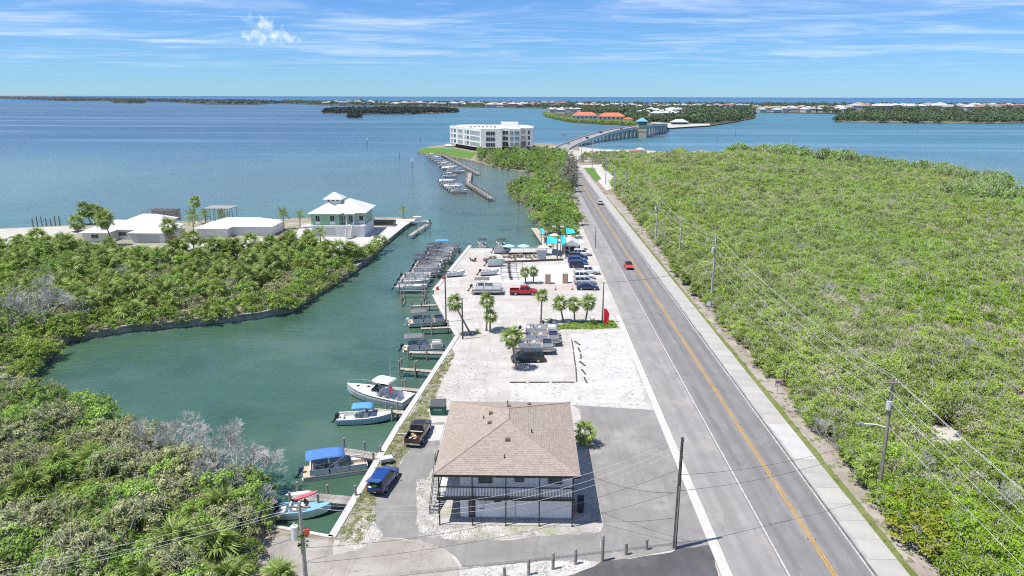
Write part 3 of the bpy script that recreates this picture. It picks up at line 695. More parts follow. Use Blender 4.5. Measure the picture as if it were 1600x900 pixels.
# ---- palms
def fan_frond(seed, pet=0.95, rad=0.98, nb=19, m=L_PALM, droop=0.46):
    """palmate leaf along +X: stalk, then blades that radiate and hang at the tips"""
    rng = np.random.default_rng(seed); V = []; Q = []; T = []
    def quad(a, b, c, d, t): k = len(V); V.extend([a, b, c, d]); Q.append((k, k + 1, k + 2, k + 3)); T.extend([t] * 4)
    quad((0, -.03, 0), (pet, -.015, .05), (pet, .015, .05), (0, .03, 0), 0.7)
    for i in range(nb):
        an = (-1 + 2 * i / (nb - 1)) * 2.05 + rng.uniform(-.05, .05); r = rad * (0.78 + 0.22 * math.cos(an)) * rng.uniform(.88, 1.1)
        c, s_ = math.cos(an), math.sin(an); px_, py_ = -s_, c; w = 0.060 * rad
        fold = 0.12 * abs(s_)
        mid = (pet + c * r * .58, s_ * r * .58, .05 - fold * r); tip = (pet + c * r, s_ * r, .05 - droop * r - fold * r + rng.uniform(-.06, .06))
        t = rng.uniform(0.1, 0.9)
        quad((pet, 0, .05), (mid[0] + px_ * w, mid[1] + py_ * w, mid[2]), tip, (mid[0] - px_ * w, mid[1] - py_ * w, mid[2]), t)
    return np.array(V), np.array(Q), np.array(T)
def feather_frond(seed, L=2.6, m=L_PALM):
    rng = np.random.default_rng(seed); V = []; Q = []; T = []
    def quad(a, b, c, d, t): k = len(V); V.extend([a, b, c, d]); Q.append((k, k + 1, k + 2, k + 3)); T.extend([t] * 4)
    pr = None
    for i in range(22):
        u = i / 21; x = L * (u - 0.10 * u * u); z = L * (0.22 * u - 0.52 * u * u)
        if pr: quad((pr[0], -.02, pr[1]), (x, -.015, z), (x, .015, z), (pr[0], .02, pr[1]), 0.6)
        pr = (x, z)
        if u < 0.12: continue
        l = 0.62 * math.sin(PI * min(1, u * .8 + .2)) + 0.12
        for sg in (-1, 1):
            e = (x + l * .55, sg * l * .8, z - l * .28 + rng.uniform(-.05, .05)); w = .045
            quad((x, 0, z), (x + l * .25 + w, sg * l * .4, z - l * .08), e, (x + l * .25 - w, sg * l * .4, z - l * .1), rng.uniform(.1, .9))
    return np.array(V), np.array(Q), np.array(T)
def frond_mesh(f, m, nm='frond'): return raw_mesh(nm, f[0], [f[1]], [m], None, f[2])
FANS = [fan_frond(s) for s in (1, 2, 3)]
FAN_M = [frond_mesh(f, L_PALM) for f in FANS]
FAN_D = [frond_mesh(fan_frond(s, 0.8, 0.8, 11, droop=0.55), L_PALMD) for s in (4, 5)]
FEA = [feather_frond(s) for s in (1, 2)]
def frond_xf(i, n, rng, lo=-55, hi=82):
    an = i * 2.39996 + rng.uniform(-.2, .2); q = i / max(1, n - 1)
    el = math.radians(hi + (lo - hi) * q ** 0.8 + rng.uniform(-8, 8))
    return Matrix.Rotation(an, 4, 'Z') @ Matrix.Rotation(-el, 4, 'Y') @ Matrix.Rotation(rng.uniform(-.5, .5), 4, 'X')
def crown_mesh(kind, n, seed, lo=-55, hi=82, dry=5):
    rng = random.Random(seed); V = []; Q = []; T = []; MI = []; k = 0
    for i in range(n + dry):
        d = i >= n
        f = (FANS if kind == 'fan' else FEA)[i % 2]
        M_ = frond_xf(i, n, rng, lo, hi) if not d else Matrix.Rotation(i * 2.4, 4, 'Z') @ Matrix.Rotation(math.radians(68 + rng.uniform(-12, 10)), 4, 'Y')
        A = np.array(M_.to_3x3()) * rng.uniform(.85, 1.12) * (0.85 if d else 1)
        V.append(f[0] @ A.T); Q.append(f[1] + k); T.append(f[2]); MI += [1 if d else 0] * len(f[1]); k += len(f[0])
    return raw_mesh('crown', np.concatenate(V), [np.concatenate(Q)], [L_PALM, L_PALMD], MI, np.concatenate(T))
CROWN_FAN = [crown_mesh('fan', 24, s, -42, 84, 13) for s in (1, 2, 3)]
CROWN_FEA = [crown_mesh('feather', 22, s, -40, 80, 0) for s in (1, 2)]
def trunk_mb(base, top, r0, r1):
    a, b = Vector(base), Vector(top); d = b - a
    hz = Vector((d.x, d.y, 0))
    ps = [a + Vector((0, 0, d.z * t)) + hz * (t * 1.15 - 0.15 * t * t) for t in (0, .12, .3, .5, .7, .88, 1)]
    return MB().path(ps, [r0 * 1.25, r0, r0 * .95, r0 * .9, r1, r1, r1 * 1.2], 8)
def palm(label, bpx, cpx, size, group=None, kind='fan', split=True, nf=26, name='cabbage_palm', cat='palm tree'):
    """bpx: foot of the trunk, cpx: heart of the crown, both as surveyed"""
    bx, by = G(*bpx); cx, cz = ZA(*cpx, by); cz = max(cz, 0.8)
    t = thing(name, label, cat, (bx, by, 0), 0, group)
    top = (cx - bx, rnd.uniform(-.2, .2), cz - 0.25)
    trunk_mb((0, 0, -.1), top, 0.17, 0.13).build('trunk', PALMB, t, smooth=True)
    if split:
        rg = random.Random(int(bpx[0] * 7 + bpx[1]))
        for i in range(nf):
            o = ob('frond', FAN_M[i % 3], t); o.matrix_local = Matrix.Translation(top) @ frond_xf(i, nf, rg) @ Matrix.Scale(size * rg.uniform(.85, 1.1), 4)
        for i in range(4):
            o = ob('dry_frond', FAN_D[i % 2], t); o.matrix_local = Matrix.Translation(top) @ Matrix.Rotation(i * 1.7, 4, 'Z') @ Matrix.Rotation(math.radians(72), 4, 'Y') @ Matrix.Scale(size * .9, 4)
    else:
        ob('crown', (CROWN_FAN if kind == 'fan' else CROWN_FEA)[int(bpx[0]) % 2], t, top, rnd.uniform(0, 6), size)
    return t
for a in [((737, 523), (710, 470), .98, 'tall cabbage palm leaning left over the seawall lot beside a bare pole'),
          ((760, 517), (761, 468), .92, 'taller of the two cabbage palms side by side in the sand lot'),
          ((765.6, 519), (766, 492), .85, 'short cabbage palm at the foot of a taller one in the sand lot'),
          ((845, 505), (847, 460), .80, 'lone slim cabbage palm in front of the red pickup'),
          ((881, 504), (875, 473), .92, 'leftmost of three thick cabbage palms on the small lawn'),
          ((898, 504), (897, 473), .92, 'middle of three thick cabbage palms on the small lawn'),
          ((914, 505), (920, 471), .98, 'rightmost of three thick cabbage palms on the small lawn'),
          ((808, 577), (799, 524), 1.06, 'cabbage palm in front of the parked dark minivan'),
          ((822, 443), (820, 424), .80, 'left palm of the pair behind the red pickup'),
          ((833, 443), (834, 423), .80, 'right palm of the pair behind the red pickup')]:
    palm(a[3], a[0], a[1], a[2], nf=26)
palm('fan palm growing against the right wall of the brown-roofed house', (906, 694), (914, 672), 0.95, nf=20)
for a in [((122, 362), (119, 346), 1.6, 'dark round palm on the beach left of the white ranch house', 'fan'),
          ((143, 350), (132, 326), 1.7, 'leftmost of the three palms standing against the bay by the white house', 'fan'),
          ((148, 350), (147, 329), 1.6, 'middle of the three palms standing against the bay by the white house', 'fan'),
          ((158, 352), (160, 335), 1.6, 'rightmost of the three palms standing against the bay by the white house', 'fan'),
          ((178, 384), (163, 342), 1.7, 'leaning palm in front of the white ranch house', 'fan'),
          ((264, 378), (263, 352), 1.7, 'bushy palm at the right end of the white ranch house', 'fan'),
          ((304, 350), (305, 314), 1.3, 'tallest palm above the boat lift on the bay side', 'fan'),
          ((303, 366), (300, 336), 1.35, 'large feathery palm between the two white houses', 'feather'),
          ((321, 352), (320, 334), 1.0, 'feathery palm left of the covered boat lift', 'feather'),
          ((347, 350), (346, 334), 1.0, 'feathery palm right in front of the covered boat lift', 'feather'),
          ((444, 358), (442, 332), 1.15, 'big feathery palm left of the green house', 'feather'),
          ((469, 356), (468, 334), 0.9, 'slim feathery palm against the green house corner', 'feather'),
          ((630, 341), (630, 327), 0.75, 'small yellowish palm on the tip of the terrace', 'feather'),
          ((289, 392), (290, 368), 1.1, 'feathery palm on the drive of the white ranch house', 'feather'),
          ((302, 390), (302, 370), 1.3, 'fan palm on the drive between the two white houses', 'fan'),
          ((503, 395), (500, 362), 1.1, 'broad-leaved palm in front of the green house garage', 'feather')]:
    palm(a[3], a[0], a[1], a[2], kind=a[4], split=False, name='palm')
for px, py, s, lb in [(925, 507, .9, 'dark round cycad bush beside the red banner'), (746, 521, .6, 'small cycad at the foot of the leaning palm'),
                      (805, 408, .6, 'small palm in the beer garden bed, left one'), (832, 408, .55, 'small palm in the beer garden bed, right one')]:
    t = thing('cycad', lb, 'plant', G(px, py) + (0,), 0); ob('crown', CROWN_FEA[0], t, (0, 0, .35), 0, s * .5); MB().tube((0, 0, -.05), (0, 0, .4), .12, .1).build('trunk', PALMB, t)

# ---- thicket on the left peninsula: palms, shrubs and small trees, each a plant of its own
rg = random.Random(21)
THICK = GP([(-40, 400), (60, 392), (110, 392), (185, 410), (260, 413), (330, 405), (440, 394), (475, 392), (520, 407), (590, 391), (598, 384), (603, 379), (580, 399.5), (534, 432), (457, 480), (399, 490.5), (285, 502.5), (205, 509.5), (159, 516), (109, 524), (86, 538), (50, 574), (-40, 592)])
xs = [p[0] for p in THICK]; ys = [p[1] for p in THICK]
CANAL = PENIN[2:14]
placed = []
def fill(poly, n, dmin, fn, tries=20000):
    xs = [p[0] for p in poly]; ys = [p[1] for p in poly]; c = 0
    for _ in range(tries):
        p = (rg.uniform(min(xs), max(xs)), rg.uniform(min(ys), max(ys)))
        if not inside(p, poly): continue
        if any((p[0] - q[0]) ** 2 + (p[1] - q[1]) ** 2 < (dmin * q[2]) ** 2 for q in placed): continue
        r = fn(p)
        if r: placed.append((p[0], p[1], r)); c += 1
        if c >= n: break
    return c
def bank(poly, gaps=()):
    for i in range(len(poly) - 1):
        a, b = Vector(poly[i]), Vector(poly[i + 1]); L = (b - a).length; u = 1.0; d = (b - a).normalized(); n = Vector((d.y, -d.x))
        while u < L:
            p = a + d * u; u += rg.uniform(1.9, 2.9)
            if any(g0 < i + u / L < g1 for g0, g1 in gaps) and rg.random() < .8: continue
            p = p - n * rg.uniform(-.5, 1.2) if inside(tuple(p - n * 2), PENIN) else p + n * rg.uniform(-.5, 1.2)
            plant('mangrove_shrub', 'bright green mangrove shrub on the peninsula bank overhanging the canal', 'shrub', K_TREE[rg.choice([1, 1, 0, 2])], p.x, p.y, rg.uniform(.5, .85), 'shrubs on the peninsula canal bank', z=-.7)
            placed.append((p.x, p.y, .6))
def put_left(p):
    e = near_edge(p, CANAL, 6.5)
    if e and rg.random() < .9:
        k = rg.choice([1, 1, 1, 0, 2]); s = rg.uniform(.7, 1.0)
        plant('mangrove_shrub', 'bright green mangrove shrub on the peninsula bank overhanging the canal', 'shrub', K_TREE[k], p[0], p[1], s, 'shrubs on the peninsula canal bank'); return 1.0
    q = rg.random()
    if q < 0.44:
        t = thing('cabbage_palm', 'cabbage palm with dry skirt inside the peninsula thicket', 'palm tree', (p[0], p[1], 0), rg.uniform(0, 6.28), 'palms in the peninsula thicket', rg.uniform(1.05, 1.6))
        h = rg.choice([1.2, 1.8, 2.4, 3.0]); ob('crown', CROWN_FAN[rg.randrange(3)], t, (0, 0, h), 0, 1.05); ob('trunk', PTR[h], t); return .92
    if q < 0.70:
        plant('thicket_tree', 'leafy green tree inside the peninsula thicket', 'tree', K_TREE[rg.choice([0, 1, 3])], p[0], p[1], rg.uniform(.75, 1.25), 'trees in the peninsula thicket'); return 1.0
    plant('olive_shrub', 'dull olive shrub with grey twigs inside the peninsula thicket', 'shrub', K_TREE[2], p[0], p[1], rg.uniform(.6, .95), 'olive shrubs in the peninsula thicket'); return 1.0
PTR = {h: MB().tube((0, 0, -.1), (0, 0, h), .2, .17).mesh('trunk', PALMB) for h in (1.2, 1.8, 2.4, 3.0)}
BARE = [G(70, 500) + (1.4,), G(185, 440) + (.7,), G(135, 425) + (.7,)]
placed += BARE
bank(CANAL[1:12], ((0.1, .8), (2.3, 2.9), (3.2, 3.7)))
print('left plants', fill(THICK, 520, 3.0, put_left))
dead('large bare grey tree near the left edge of the peninsula thicket', *G(68, 512), 1.9, 0, 0.4)
dead('bare grey bush amid the palms of the peninsula thicket', *G(185, 446), 1.3, 1)
dead('smaller bare grey bush left of the thicket palms', *G(130, 430), 1.3, 1, 2.0)

for i, (px, py, hh) in enumerate([(35, 404, 4), (75, 400, 3.4), (100, 402, 4.2), (190, 416, 3), (225, 418, 3.4), (285, 414, 4), (335, 410, 4.4), (360, 408, 3.6), (395, 404, 4.4), (425, 402, 4), (455, 402, 4.6), (485, 404, 4.2), (530, 412, 4), (550, 410, 3.4), (515, 416, 4.4)]):
    x, y = G(px, py); t = thing('cabbage_palm', 'taller cabbage palm along the house side of the peninsula thicket', 'palm tree', (x, y, 0), i * 1.1, 'taller palms on the house side of the thicket')
    MB().path([(0, 0, -.1), (.2, .1, hh * .5), (.3, 0, hh)], [.22, .18, .16], 8).build('trunk', PALMB, t); ob('crown', CROWN_FAN[i % 3], t, (.3, 0, hh), 0, 1.35)
# ---- thicket in the near left corner
BL = [G(-60, 628), G(38, 626), G(95, 634), G(148, 660), G(200, 692), G(280, 735), G(352, 785), G(415, 818), G(395, 850), G(360, 960), G(300, 1010), G(-60, 1010)]
placed = [G(330, 760) + (1.2,), G(215, 715) + (.8,)]
BLP = [(50, 780, 1.35), (120, 842, 1.3), (275, 865, 1.4), (340, 872, 1.45), (95, 742, 1.2), (150, 730, 1.2), (8, 800, 1.4), (120, 692, 1.05), (352, 808, 1.2), (390, 760, 1.0), (360, 925, 1.3), (440, 925, 1.1), (240, 925, 1.2)]
BLB = []
for i, (px, py, s) in enumerate(BLP):
    bx, by = G(px, py + 16); BLB.append((bx, by, 1.1)); h = rg.choice([1.4, 1.9, 2.3])
    t = thing('cabbage_palm', 'shaggy cabbage palm in the near left thicket', 'palm tree', (bx, by, 0), rg.uniform(0, 6), 'palms in the near left thicket')
    MB().tube((0, 0, -.1), (0, 0, h), .24, .2).build('trunk', PALMB, t)
    for j in range(24):
        o = ob('frond', FAN_M[j % 3], t); o.matrix_local = Matrix.Translation((0, 0, h)) @ frond_xf(j, 24, rg, -40, 84) @ Matrix.Scale(s * rg.uniform(.85, 1.1), 4)
    for j in range(8):
        o = ob('dry_frond', FAN_D[j % 2], t); o.matrix_local = Matrix.Translation((0, 0, h)) @ Matrix.Rotation(j * .8, 4, 'Z') @ Matrix.Rotation(math.radians(68 + rg.uniform(-10, 10)), 4, 'Y') @ Matrix.Scale(s * .9, 4)
placed += BLB
NM = [('leafy_shrub', 'dark green leafy shrub in the near left thicket', 'shrub'), ('bright_shrub', 'bright green leafy shrub in the near left thicket', 'shrub'), ('olive_shrub', 'olive twiggy shrub in the near left thicket', 'shrub'), ('low_shrub', 'low light green shrub in the near left thicket', 'shrub')]
def put_bl(p):
    k = rg.choice([0, 1, 0, 3, 2, 2, 3]); s = rg.uniform(.85, 1.4)
    if p[1] > 88: k, s = rg.choice([0, 2, 2, 1]), rg.uniform(.95, 1.35)
    plant(NM[k][0], NM[k][1], NM[k][2], K_NEAR[k], p[0], p[1], s, NM[k][0].replace('_', ' ') + 's in the near left thicket'); return 1.0
print('near plants', fill(BL, 330, 1.75, put_bl))
dead('wide bare silvery bush overhanging the canal in the near left corner', *G(362, 765), 1.4, 0, 0.3)
dead('silvery leafless bush left of the widest bare one at the canal edge', *G(268, 722), 1.2, 0, 2.1)
for i, (px, py, s_) in enumerate([(300, 765, 1.5), (345, 800, 1.45), (225, 725, 1.4), (390, 812, 1.2), (280, 800, 1.3), (395, 785, 1.1)]):
    plant('olive_tree', 'grey-green twiggy tree among the bare bushes at the near canal edge', 'tree', K_NEAR[2 if i % 2 == 0 else 0], *G(px, py), s_, 'twiggy trees at the near canal edge')
dead('small bare grey bush at the far edge of the near left thicket', *G(105, 690), 1.0, 1, 1.0)
dead('grey bare limbs hanging over the small blue and white boat', *G(395, 800), 1.0, 1, 2.6)

# ---- trees along the west side of the road
WEST = GP([(905, 372), (902, 350), (893, 320), (890, 300), (888, 270), (880, 246), (840, 240), (790, 243), (748, 246), (752, 253), (768, 258.5), (798, 264), (828, 269), (842, 277), (822, 287), (801, 292), (796, 304), (814, 316), (835, 336), (847, 357), (857, 371), (880, 374)])
placed = []
def put_w(p):
    k = rg.choice([1, 1, 0, 3, 2]); s = rg.uniform(.95, 1.35)
    if p[1] < 195: s *= .7
    if p[1] > 380: s *= 1.25
    plant('roadside_tree', 'leafy green tree between the road and the bay north of the marina', 'tree', K_TREE[k], p[0], p[1], s, 'trees between the road and the bay'); return s
print('west', fill(WEST, 230, 3.3, put_w, 9000))
for i, (px, py, s) in enumerate([(893, 300, 1.0), (886, 292, 1.0), (896, 290, .95), (890, 278, 1.05), (897, 272, .95), (883, 285, 1.0), (893, 262, .95)]):
    plant('wispy_pine', 'tall wispy grey-green pine beside the far stretch of road', 'tree', K_CAS[i % 2], *G(px, py), s, 'wispy pines beside the road')
dead('bare forked grey tree standing out of the mangrove thicket', *G(1182, 350), 1.0, 2)
for i, (px, py, s) in enumerate([(1418, 815, 1.5), (1440, 842, 1.55), (1462, 868, 1.5), (1405, 797, 1.15), (1452, 820, 1.5)]):
    plant('yellow_shrub', 'yellow-green shrub at the thicket edge near the right pole', 'shrub', K_YEL, *G(px, py), s, 'yellow shrubs at the thicket edge')
for px, py, s in [(1362, 760, 1.0)]:
    palm('squat cabbage palm beside the near right utility pole', (px, py), (px, py - 30), .95)
for i, (px, py) in enumerate([(1058, 432), (1070, 445), (1086, 462), (1053, 425)]):
    palm('small yellowish palm on the verge beside the sidewalk', (px, py), (px, py - 13), .8, 'small palms on the verge', split=False, name='small_palm')
placed = []
NORTH = GP([(907, 256), (908, 248), (940, 243), (985, 247), (1040, 246), (1064, 243), (1066, 252), (1000, 256), (945, 257)])
def put_n(p):
    plant('roadside_tree', 'green tree behind the white parking bay near the bridge foot', 'tree', K_TREE[rg.choice([0, 1, 2, 3])], p[0], p[1], rg.uniform(.8, 1.25), 'trees near the bridge foot'); return 1.1
print('north', fill(NORTH, 70, 4.6, put_n, 6000))
for i, (px, py, s) in enumerate([(238, 425, 1.0), (330, 430, .9), (420, 425, 1.0), (60, 440, 1.0), (285, 470, .9), (470, 412, .9), (150, 480, 1.0), (365, 455, .8)]):
    dead('grey leafless bush showing between the palms of the peninsula thicket', *G(px, py), s * 1.1, 1, i * .9, 'grey bushes in the peninsula thicket')
for i, (px, py, s) in enumerate([(1290, 470, 1.0), (1420, 430, 1.0), (1330, 600, .9), (1500, 560, 1.0), (1180, 520, .8), (1450, 760, .9), (1540, 640, 1.0), (1250, 400, 1.0), (1380, 330, 1.2), (1120, 330, 1.0), (1480, 340, 1.2), (1300, 690, .8), (1560, 800, .9)]):
    dead('bare grey bush sticking out of the mangrove thicket right of the road', *G(px, py), s * 1.15, 1, i * 1.3, 'bare bushes in the mangrove thicket')
# low ground cover between the single plants, and small weeds
COV = [shrub_stuff_mesh('undergrowth', 81, 1.3, 0.0, 0.8, 20, 14, 0.24, L_OLIVE, 40, .4, .02), shrub_stuff_mesh('undergrowth', 82, 1.2, 0.0, 0.7, 22, 14, 0.22, L_GREEN, 16, .4, .02)]
def cover(name, label, poly, n, s0, s1, protos, seed, cat='undergrowth'):
    r = random.Random(seed); P = []; xs = [p[0] for p in poly]; ys = [p[1] for p in poly]
    while len(P) < n:
        p = (r.uniform(min(xs), max(xs)), r.uniform(min(ys), max(ys)))
        if inside(p, poly): P.append((p[0], p[1], -.05, r.uniform(s0, s1), r.uniform(0, 6), r.randrange(len(protos))))
    return scatter(name, label, cat, P, protos)
cover('peninsula_undergrowth', 'low undergrowth filling the peninsula thicket', THICK, 750, .8, 1.4, COV, 1)
cover('near_undergrowth', 'low undergrowth filling the near left thicket', BL, 520, .8, 1.2, COV, 2)
cover('west_undergrowth', 'undergrowth below the trees between road and bay', WEST, 500, 1.5, 2.5, COV, 3)
WEED = [shrub_stuff_mesh('weed', 85, 0.45, 0.0, 0.22, 10, 8, 0.14, L_OLIVE, 12, .18, .01)]
cover('seawall_weeds', 'sparse weeds and tufts along the seawall strip', GP([(526, 838), (621, 676), (704, 549), (710, 556), (668, 640), (670, 660), (632, 710), (586, 772), (584, 812), (560, 845)]), 420, .5, 1.0, WEED, 4, 'weeds')
cover('verge_weeds', 'low weeds along the edge of the sidewalk', [(33.7, 40), (36.8, 40), (36.8, 140), (37.2, 230), (34.2, 230)], 420, .4, .9, WEED, 5, 'weeds')
cover('lawn_tufts', 'grass tufts on the lawn below the three palms', GP([(828, 515), (880, 508), (905, 503), (956, 502), (965, 512), (930, 514)]), 260, .7, 1.1, [shrub_stuff_mesh('tuft', 86, 0.45, 0.0, 0.25, 10, 10, 0.16, L_GREEN, 2, .18, .01)], 6, 'grass')
# loose pale stones round the house and along the lot
def stones(name, label, poly, n, s0, s1, seed):
    r = random.Random(seed); mb = MB(); xs = [p[0] for p in poly]; ys = [p[1] for p in poly]; c = 0
    while c < n:
        x, y = r.uniform(min(xs), max(xs)), r.uniform(min(ys), max(ys))
        if not inside((x, y), poly): continue
        s = r.uniform(s0, s1); a = r.uniform(0, 6.28); h = s * r.uniform(.4, .8)
        rg1 = [(x + s * math.cos(a + k * 1.2566) * r.uniform(.7, 1.2), y + s * math.sin(a + k * 1.2566) * r.uniform(.7, 1.2), 0.02) for k in range(5)]
        rg2 = [((p[0] - x) * .6 + x, (p[1] - y) * .6 + y, h) for p in rg1]
        mb.loft([rg1, rg2]); c += 1
    o = mb.build(name, mat('pale_stone', (0.46, 0.445, 0.42), 0.9, 0.35, 0.8, world=True, spec=0.1)); return tag(o, label, 'stones', kind='stuff')
stones('loose_stones', 'loose pale stones in the bed around the brown-roofed house', GP([(650, 750), (654, 838), (700, 843), (790, 838), (790, 822), (690, 822), (680, 745)]), 1500, .05, .14, 1)
stones('bed_stones', 'loose pale stones in the gravel bed between the wooden posts', GP([(725, 902), (745, 886), (865, 878), (905, 873), (930, 879), (890, 890), (850, 910)]), 900, .05, .13, 2)
stones('seawall_stones', 'loose stones along the seawall at the near canal corner', GP([(530, 842), (584, 790), (584, 812), (600, 838), (560, 860), (525, 858)]), 500, .05, .13, 3)
stones('lot_stones', 'scattered stones on the sand lot beside the seawall', GP([(640, 655), (700, 560), (770, 560), (760, 620), (690, 640)]), 900, .05, .13, 4)
# ------------------------------------------------------------------ buildings
WHITE = mat('white_render', (0.75, 0.745, 0.73), 0.75, 0.05, 0.6, 0.1, 12, world=True)
WHITER = mat('white_metal_roof', (0.656, 0.656, 0.648), 0.5, 0.04, 0.8)
BLACKW = mat('black_painted_wood', (0.022, 0.021, 0.021), 0.6, 0.2, 3)
GLASS = mat('dark_window_glass', (0.045, 0.060, 0.075), 0.08, 0.3, 0.7, spec=0.7)
TEALG = mat('teal_window_glass', (0.16, 0.30, 0.32), 0.1, 0.25, 0.4, spec=0.7)
TRIM = mat('white_trim', (0.72, 0.72, 0.71), 0.6, 0.04, 2)
GREYT = mat('grey_trim', (0.30, 0.29, 0.28), 0.7, 0.1, 2)
MINT = mat('mint_green_siding', (0.279, 0.459, 0.295), 0.7, 0.05, 1.0)
METAL = mat('galvanised_metal', (0.394, 0.394, 0.394), 0.45, 0.12, 4, metal=0.5)
DARKM = mat('dark_metal', (0.06, 0.06, 0.065), 0.45, 0.15, 4, metal=0.3)
WOOD = mat('weathered_wood', (0.271, 0.234, 0.193), 0.9, 0.25, 2.0, 0.4, 20, spec=0.1, aniso=(1, 1, .15))
WOODL = mat('sun_bleached_plank', (0.410, 0.365, 0.307), 0.9, 0.14, 1.5, 0.3, 20, spec=0.1, rnd_obj=0.16)
WOODG = mat('grey_plank', (0.295, 0.275, 0.254), 0.9, 0.18, 1.5, 0.3, 20, spec=0.1, rnd_obj=0.18)

def shingle_mat(name, swap):
    n = NT(name); x, y, z = n.xyz()
    cb = n.t.nodes.new('ShaderNodeCombineXYZ')
    n.t.links.new(y if swap else x, cb.inputs[0]); n.t.links.new(x if swap else y, cb.inputs[1])
    br = n.t.nodes.new('ShaderNodeTexBrick'); br.inputs['Scale'].default_value = 1.0
    br.inputs['Brick Width'].default_value = 0.34; br.inputs['Row Height'].default_value = 0.262; br.inputs['Mortar Size'].default_value = 0.008
    br.inputs['Color1'].default_value = (0.265, 0.212, 0.176, 1); br.inputs['Color2'].default_value = (0.370, 0.312, 0.268, 1); br.inputs['Mortar'].default_value = (0.17, 0.13, 0.11, 1)
    n.t.links.new(cb.outputs[0], br.inputs[0])
    c = n.mix(n.ramp(n.noise(6, 4, 0.7), 0.35, 0.65, 0, 0.5), br.outputs[0], (0.425, 0.375, 0.330))
    c = n.mix(n.ramp(n.noise(0.25, 4, 0.6), 0.4, 0.7, 0, 0.35), c, (0.295, 0.235, 0.195))
    n.bump(n.noise(22, 2), 0.4, 0.02)
    return n.done(c, 0.95, 0.1)
SHX, SHY = shingle_mat('roof_shingle_front', False), shingle_mat('roof_shingle_side', True)

def window(parent, c, wd, ht, ang, nx=2, ny=1, fm=TRIM, gm=GLASS, fr=0.07, name='window'):
    """frame with muntins as a part, its panes as sub-parts; ang: outward heading of the wall"""
    f = MB(); D = 0.07
    f.bb(-wd / 2, wd / 2, -D, 0.02, -ht / 2, -ht / 2 + fr); f.bb(-wd / 2, wd / 2, -D, 0.02, ht / 2 - fr, ht / 2)
    f.bb(-wd / 2, -wd / 2 + fr, -D, 0.02, -ht / 2 + fr, ht / 2 - fr); f.bb(wd / 2 - fr, wd / 2, -D, 0.02, -ht / 2 + fr, ht / 2 - fr)
    for i in range(1, nx): x = -wd / 2 + wd * i / nx; f.bb(x - fr * .4, x + fr * .4, -D * .8, 0.02, -ht / 2 + fr, ht / 2 - fr)
    o = f.build(name, fm, parent, c, ang + PI / 2)
    for i in range(nx):
        for j in range(ny):
            x0, x1 = -wd / 2 + wd * i / nx, -wd / 2 + wd * (i + 1) / nx; z0, z1 = -ht / 2 + ht * j / ny, -ht / 2 + ht * (j + 1) / ny
            MB().bb(x0 + fr * .4, x1 - fr * .4, -D * .55, 0.015, z0 + fr * .3, z1 - fr * .3).build('pane', gm, o)
    return o
def hip(x0, x1, y0, y1, z, rise, th=0.18, ridge=None):
    """hip roof solid over an eave rectangle"""
    cx, cy_ = (x0 + x1) / 2, (y0 + y1) / 2; w, d = x1 - x0, y1 - y0; h = min(w, d) / 2
    a, b = ((x0 + h, cy_), (x1 - h, cy_)) if w >= d else ((cx, y0 + h), (cx, y1 - h))
    V = [(x0, y0, z), (x1, y0, z), (x1, y1, z), (x0, y1, z)] + [(x0, y0, z - th), (x1, y0, z - th), (x1, y1, z - th), (x0, y1, z - th)] + [(a[0], a[1], z + rise), (b[0], b[1], z + rise)]
    if w >= d: Fs = [(0, 1, 9, 8), (1, 2, 9), (2, 3, 8, 9), (3, 0, 8)]
    else: Fs = [(0, 1, 8), (1, 2, 9, 8), (2, 3, 9), (3, 0, 8, 9)]
    return MB().add(V, Fs + [(7, 6, 5, 4), (0, 4, 5, 1), (1, 5, 6, 2), (2, 6, 7, 3), (3, 7, 4, 0)])

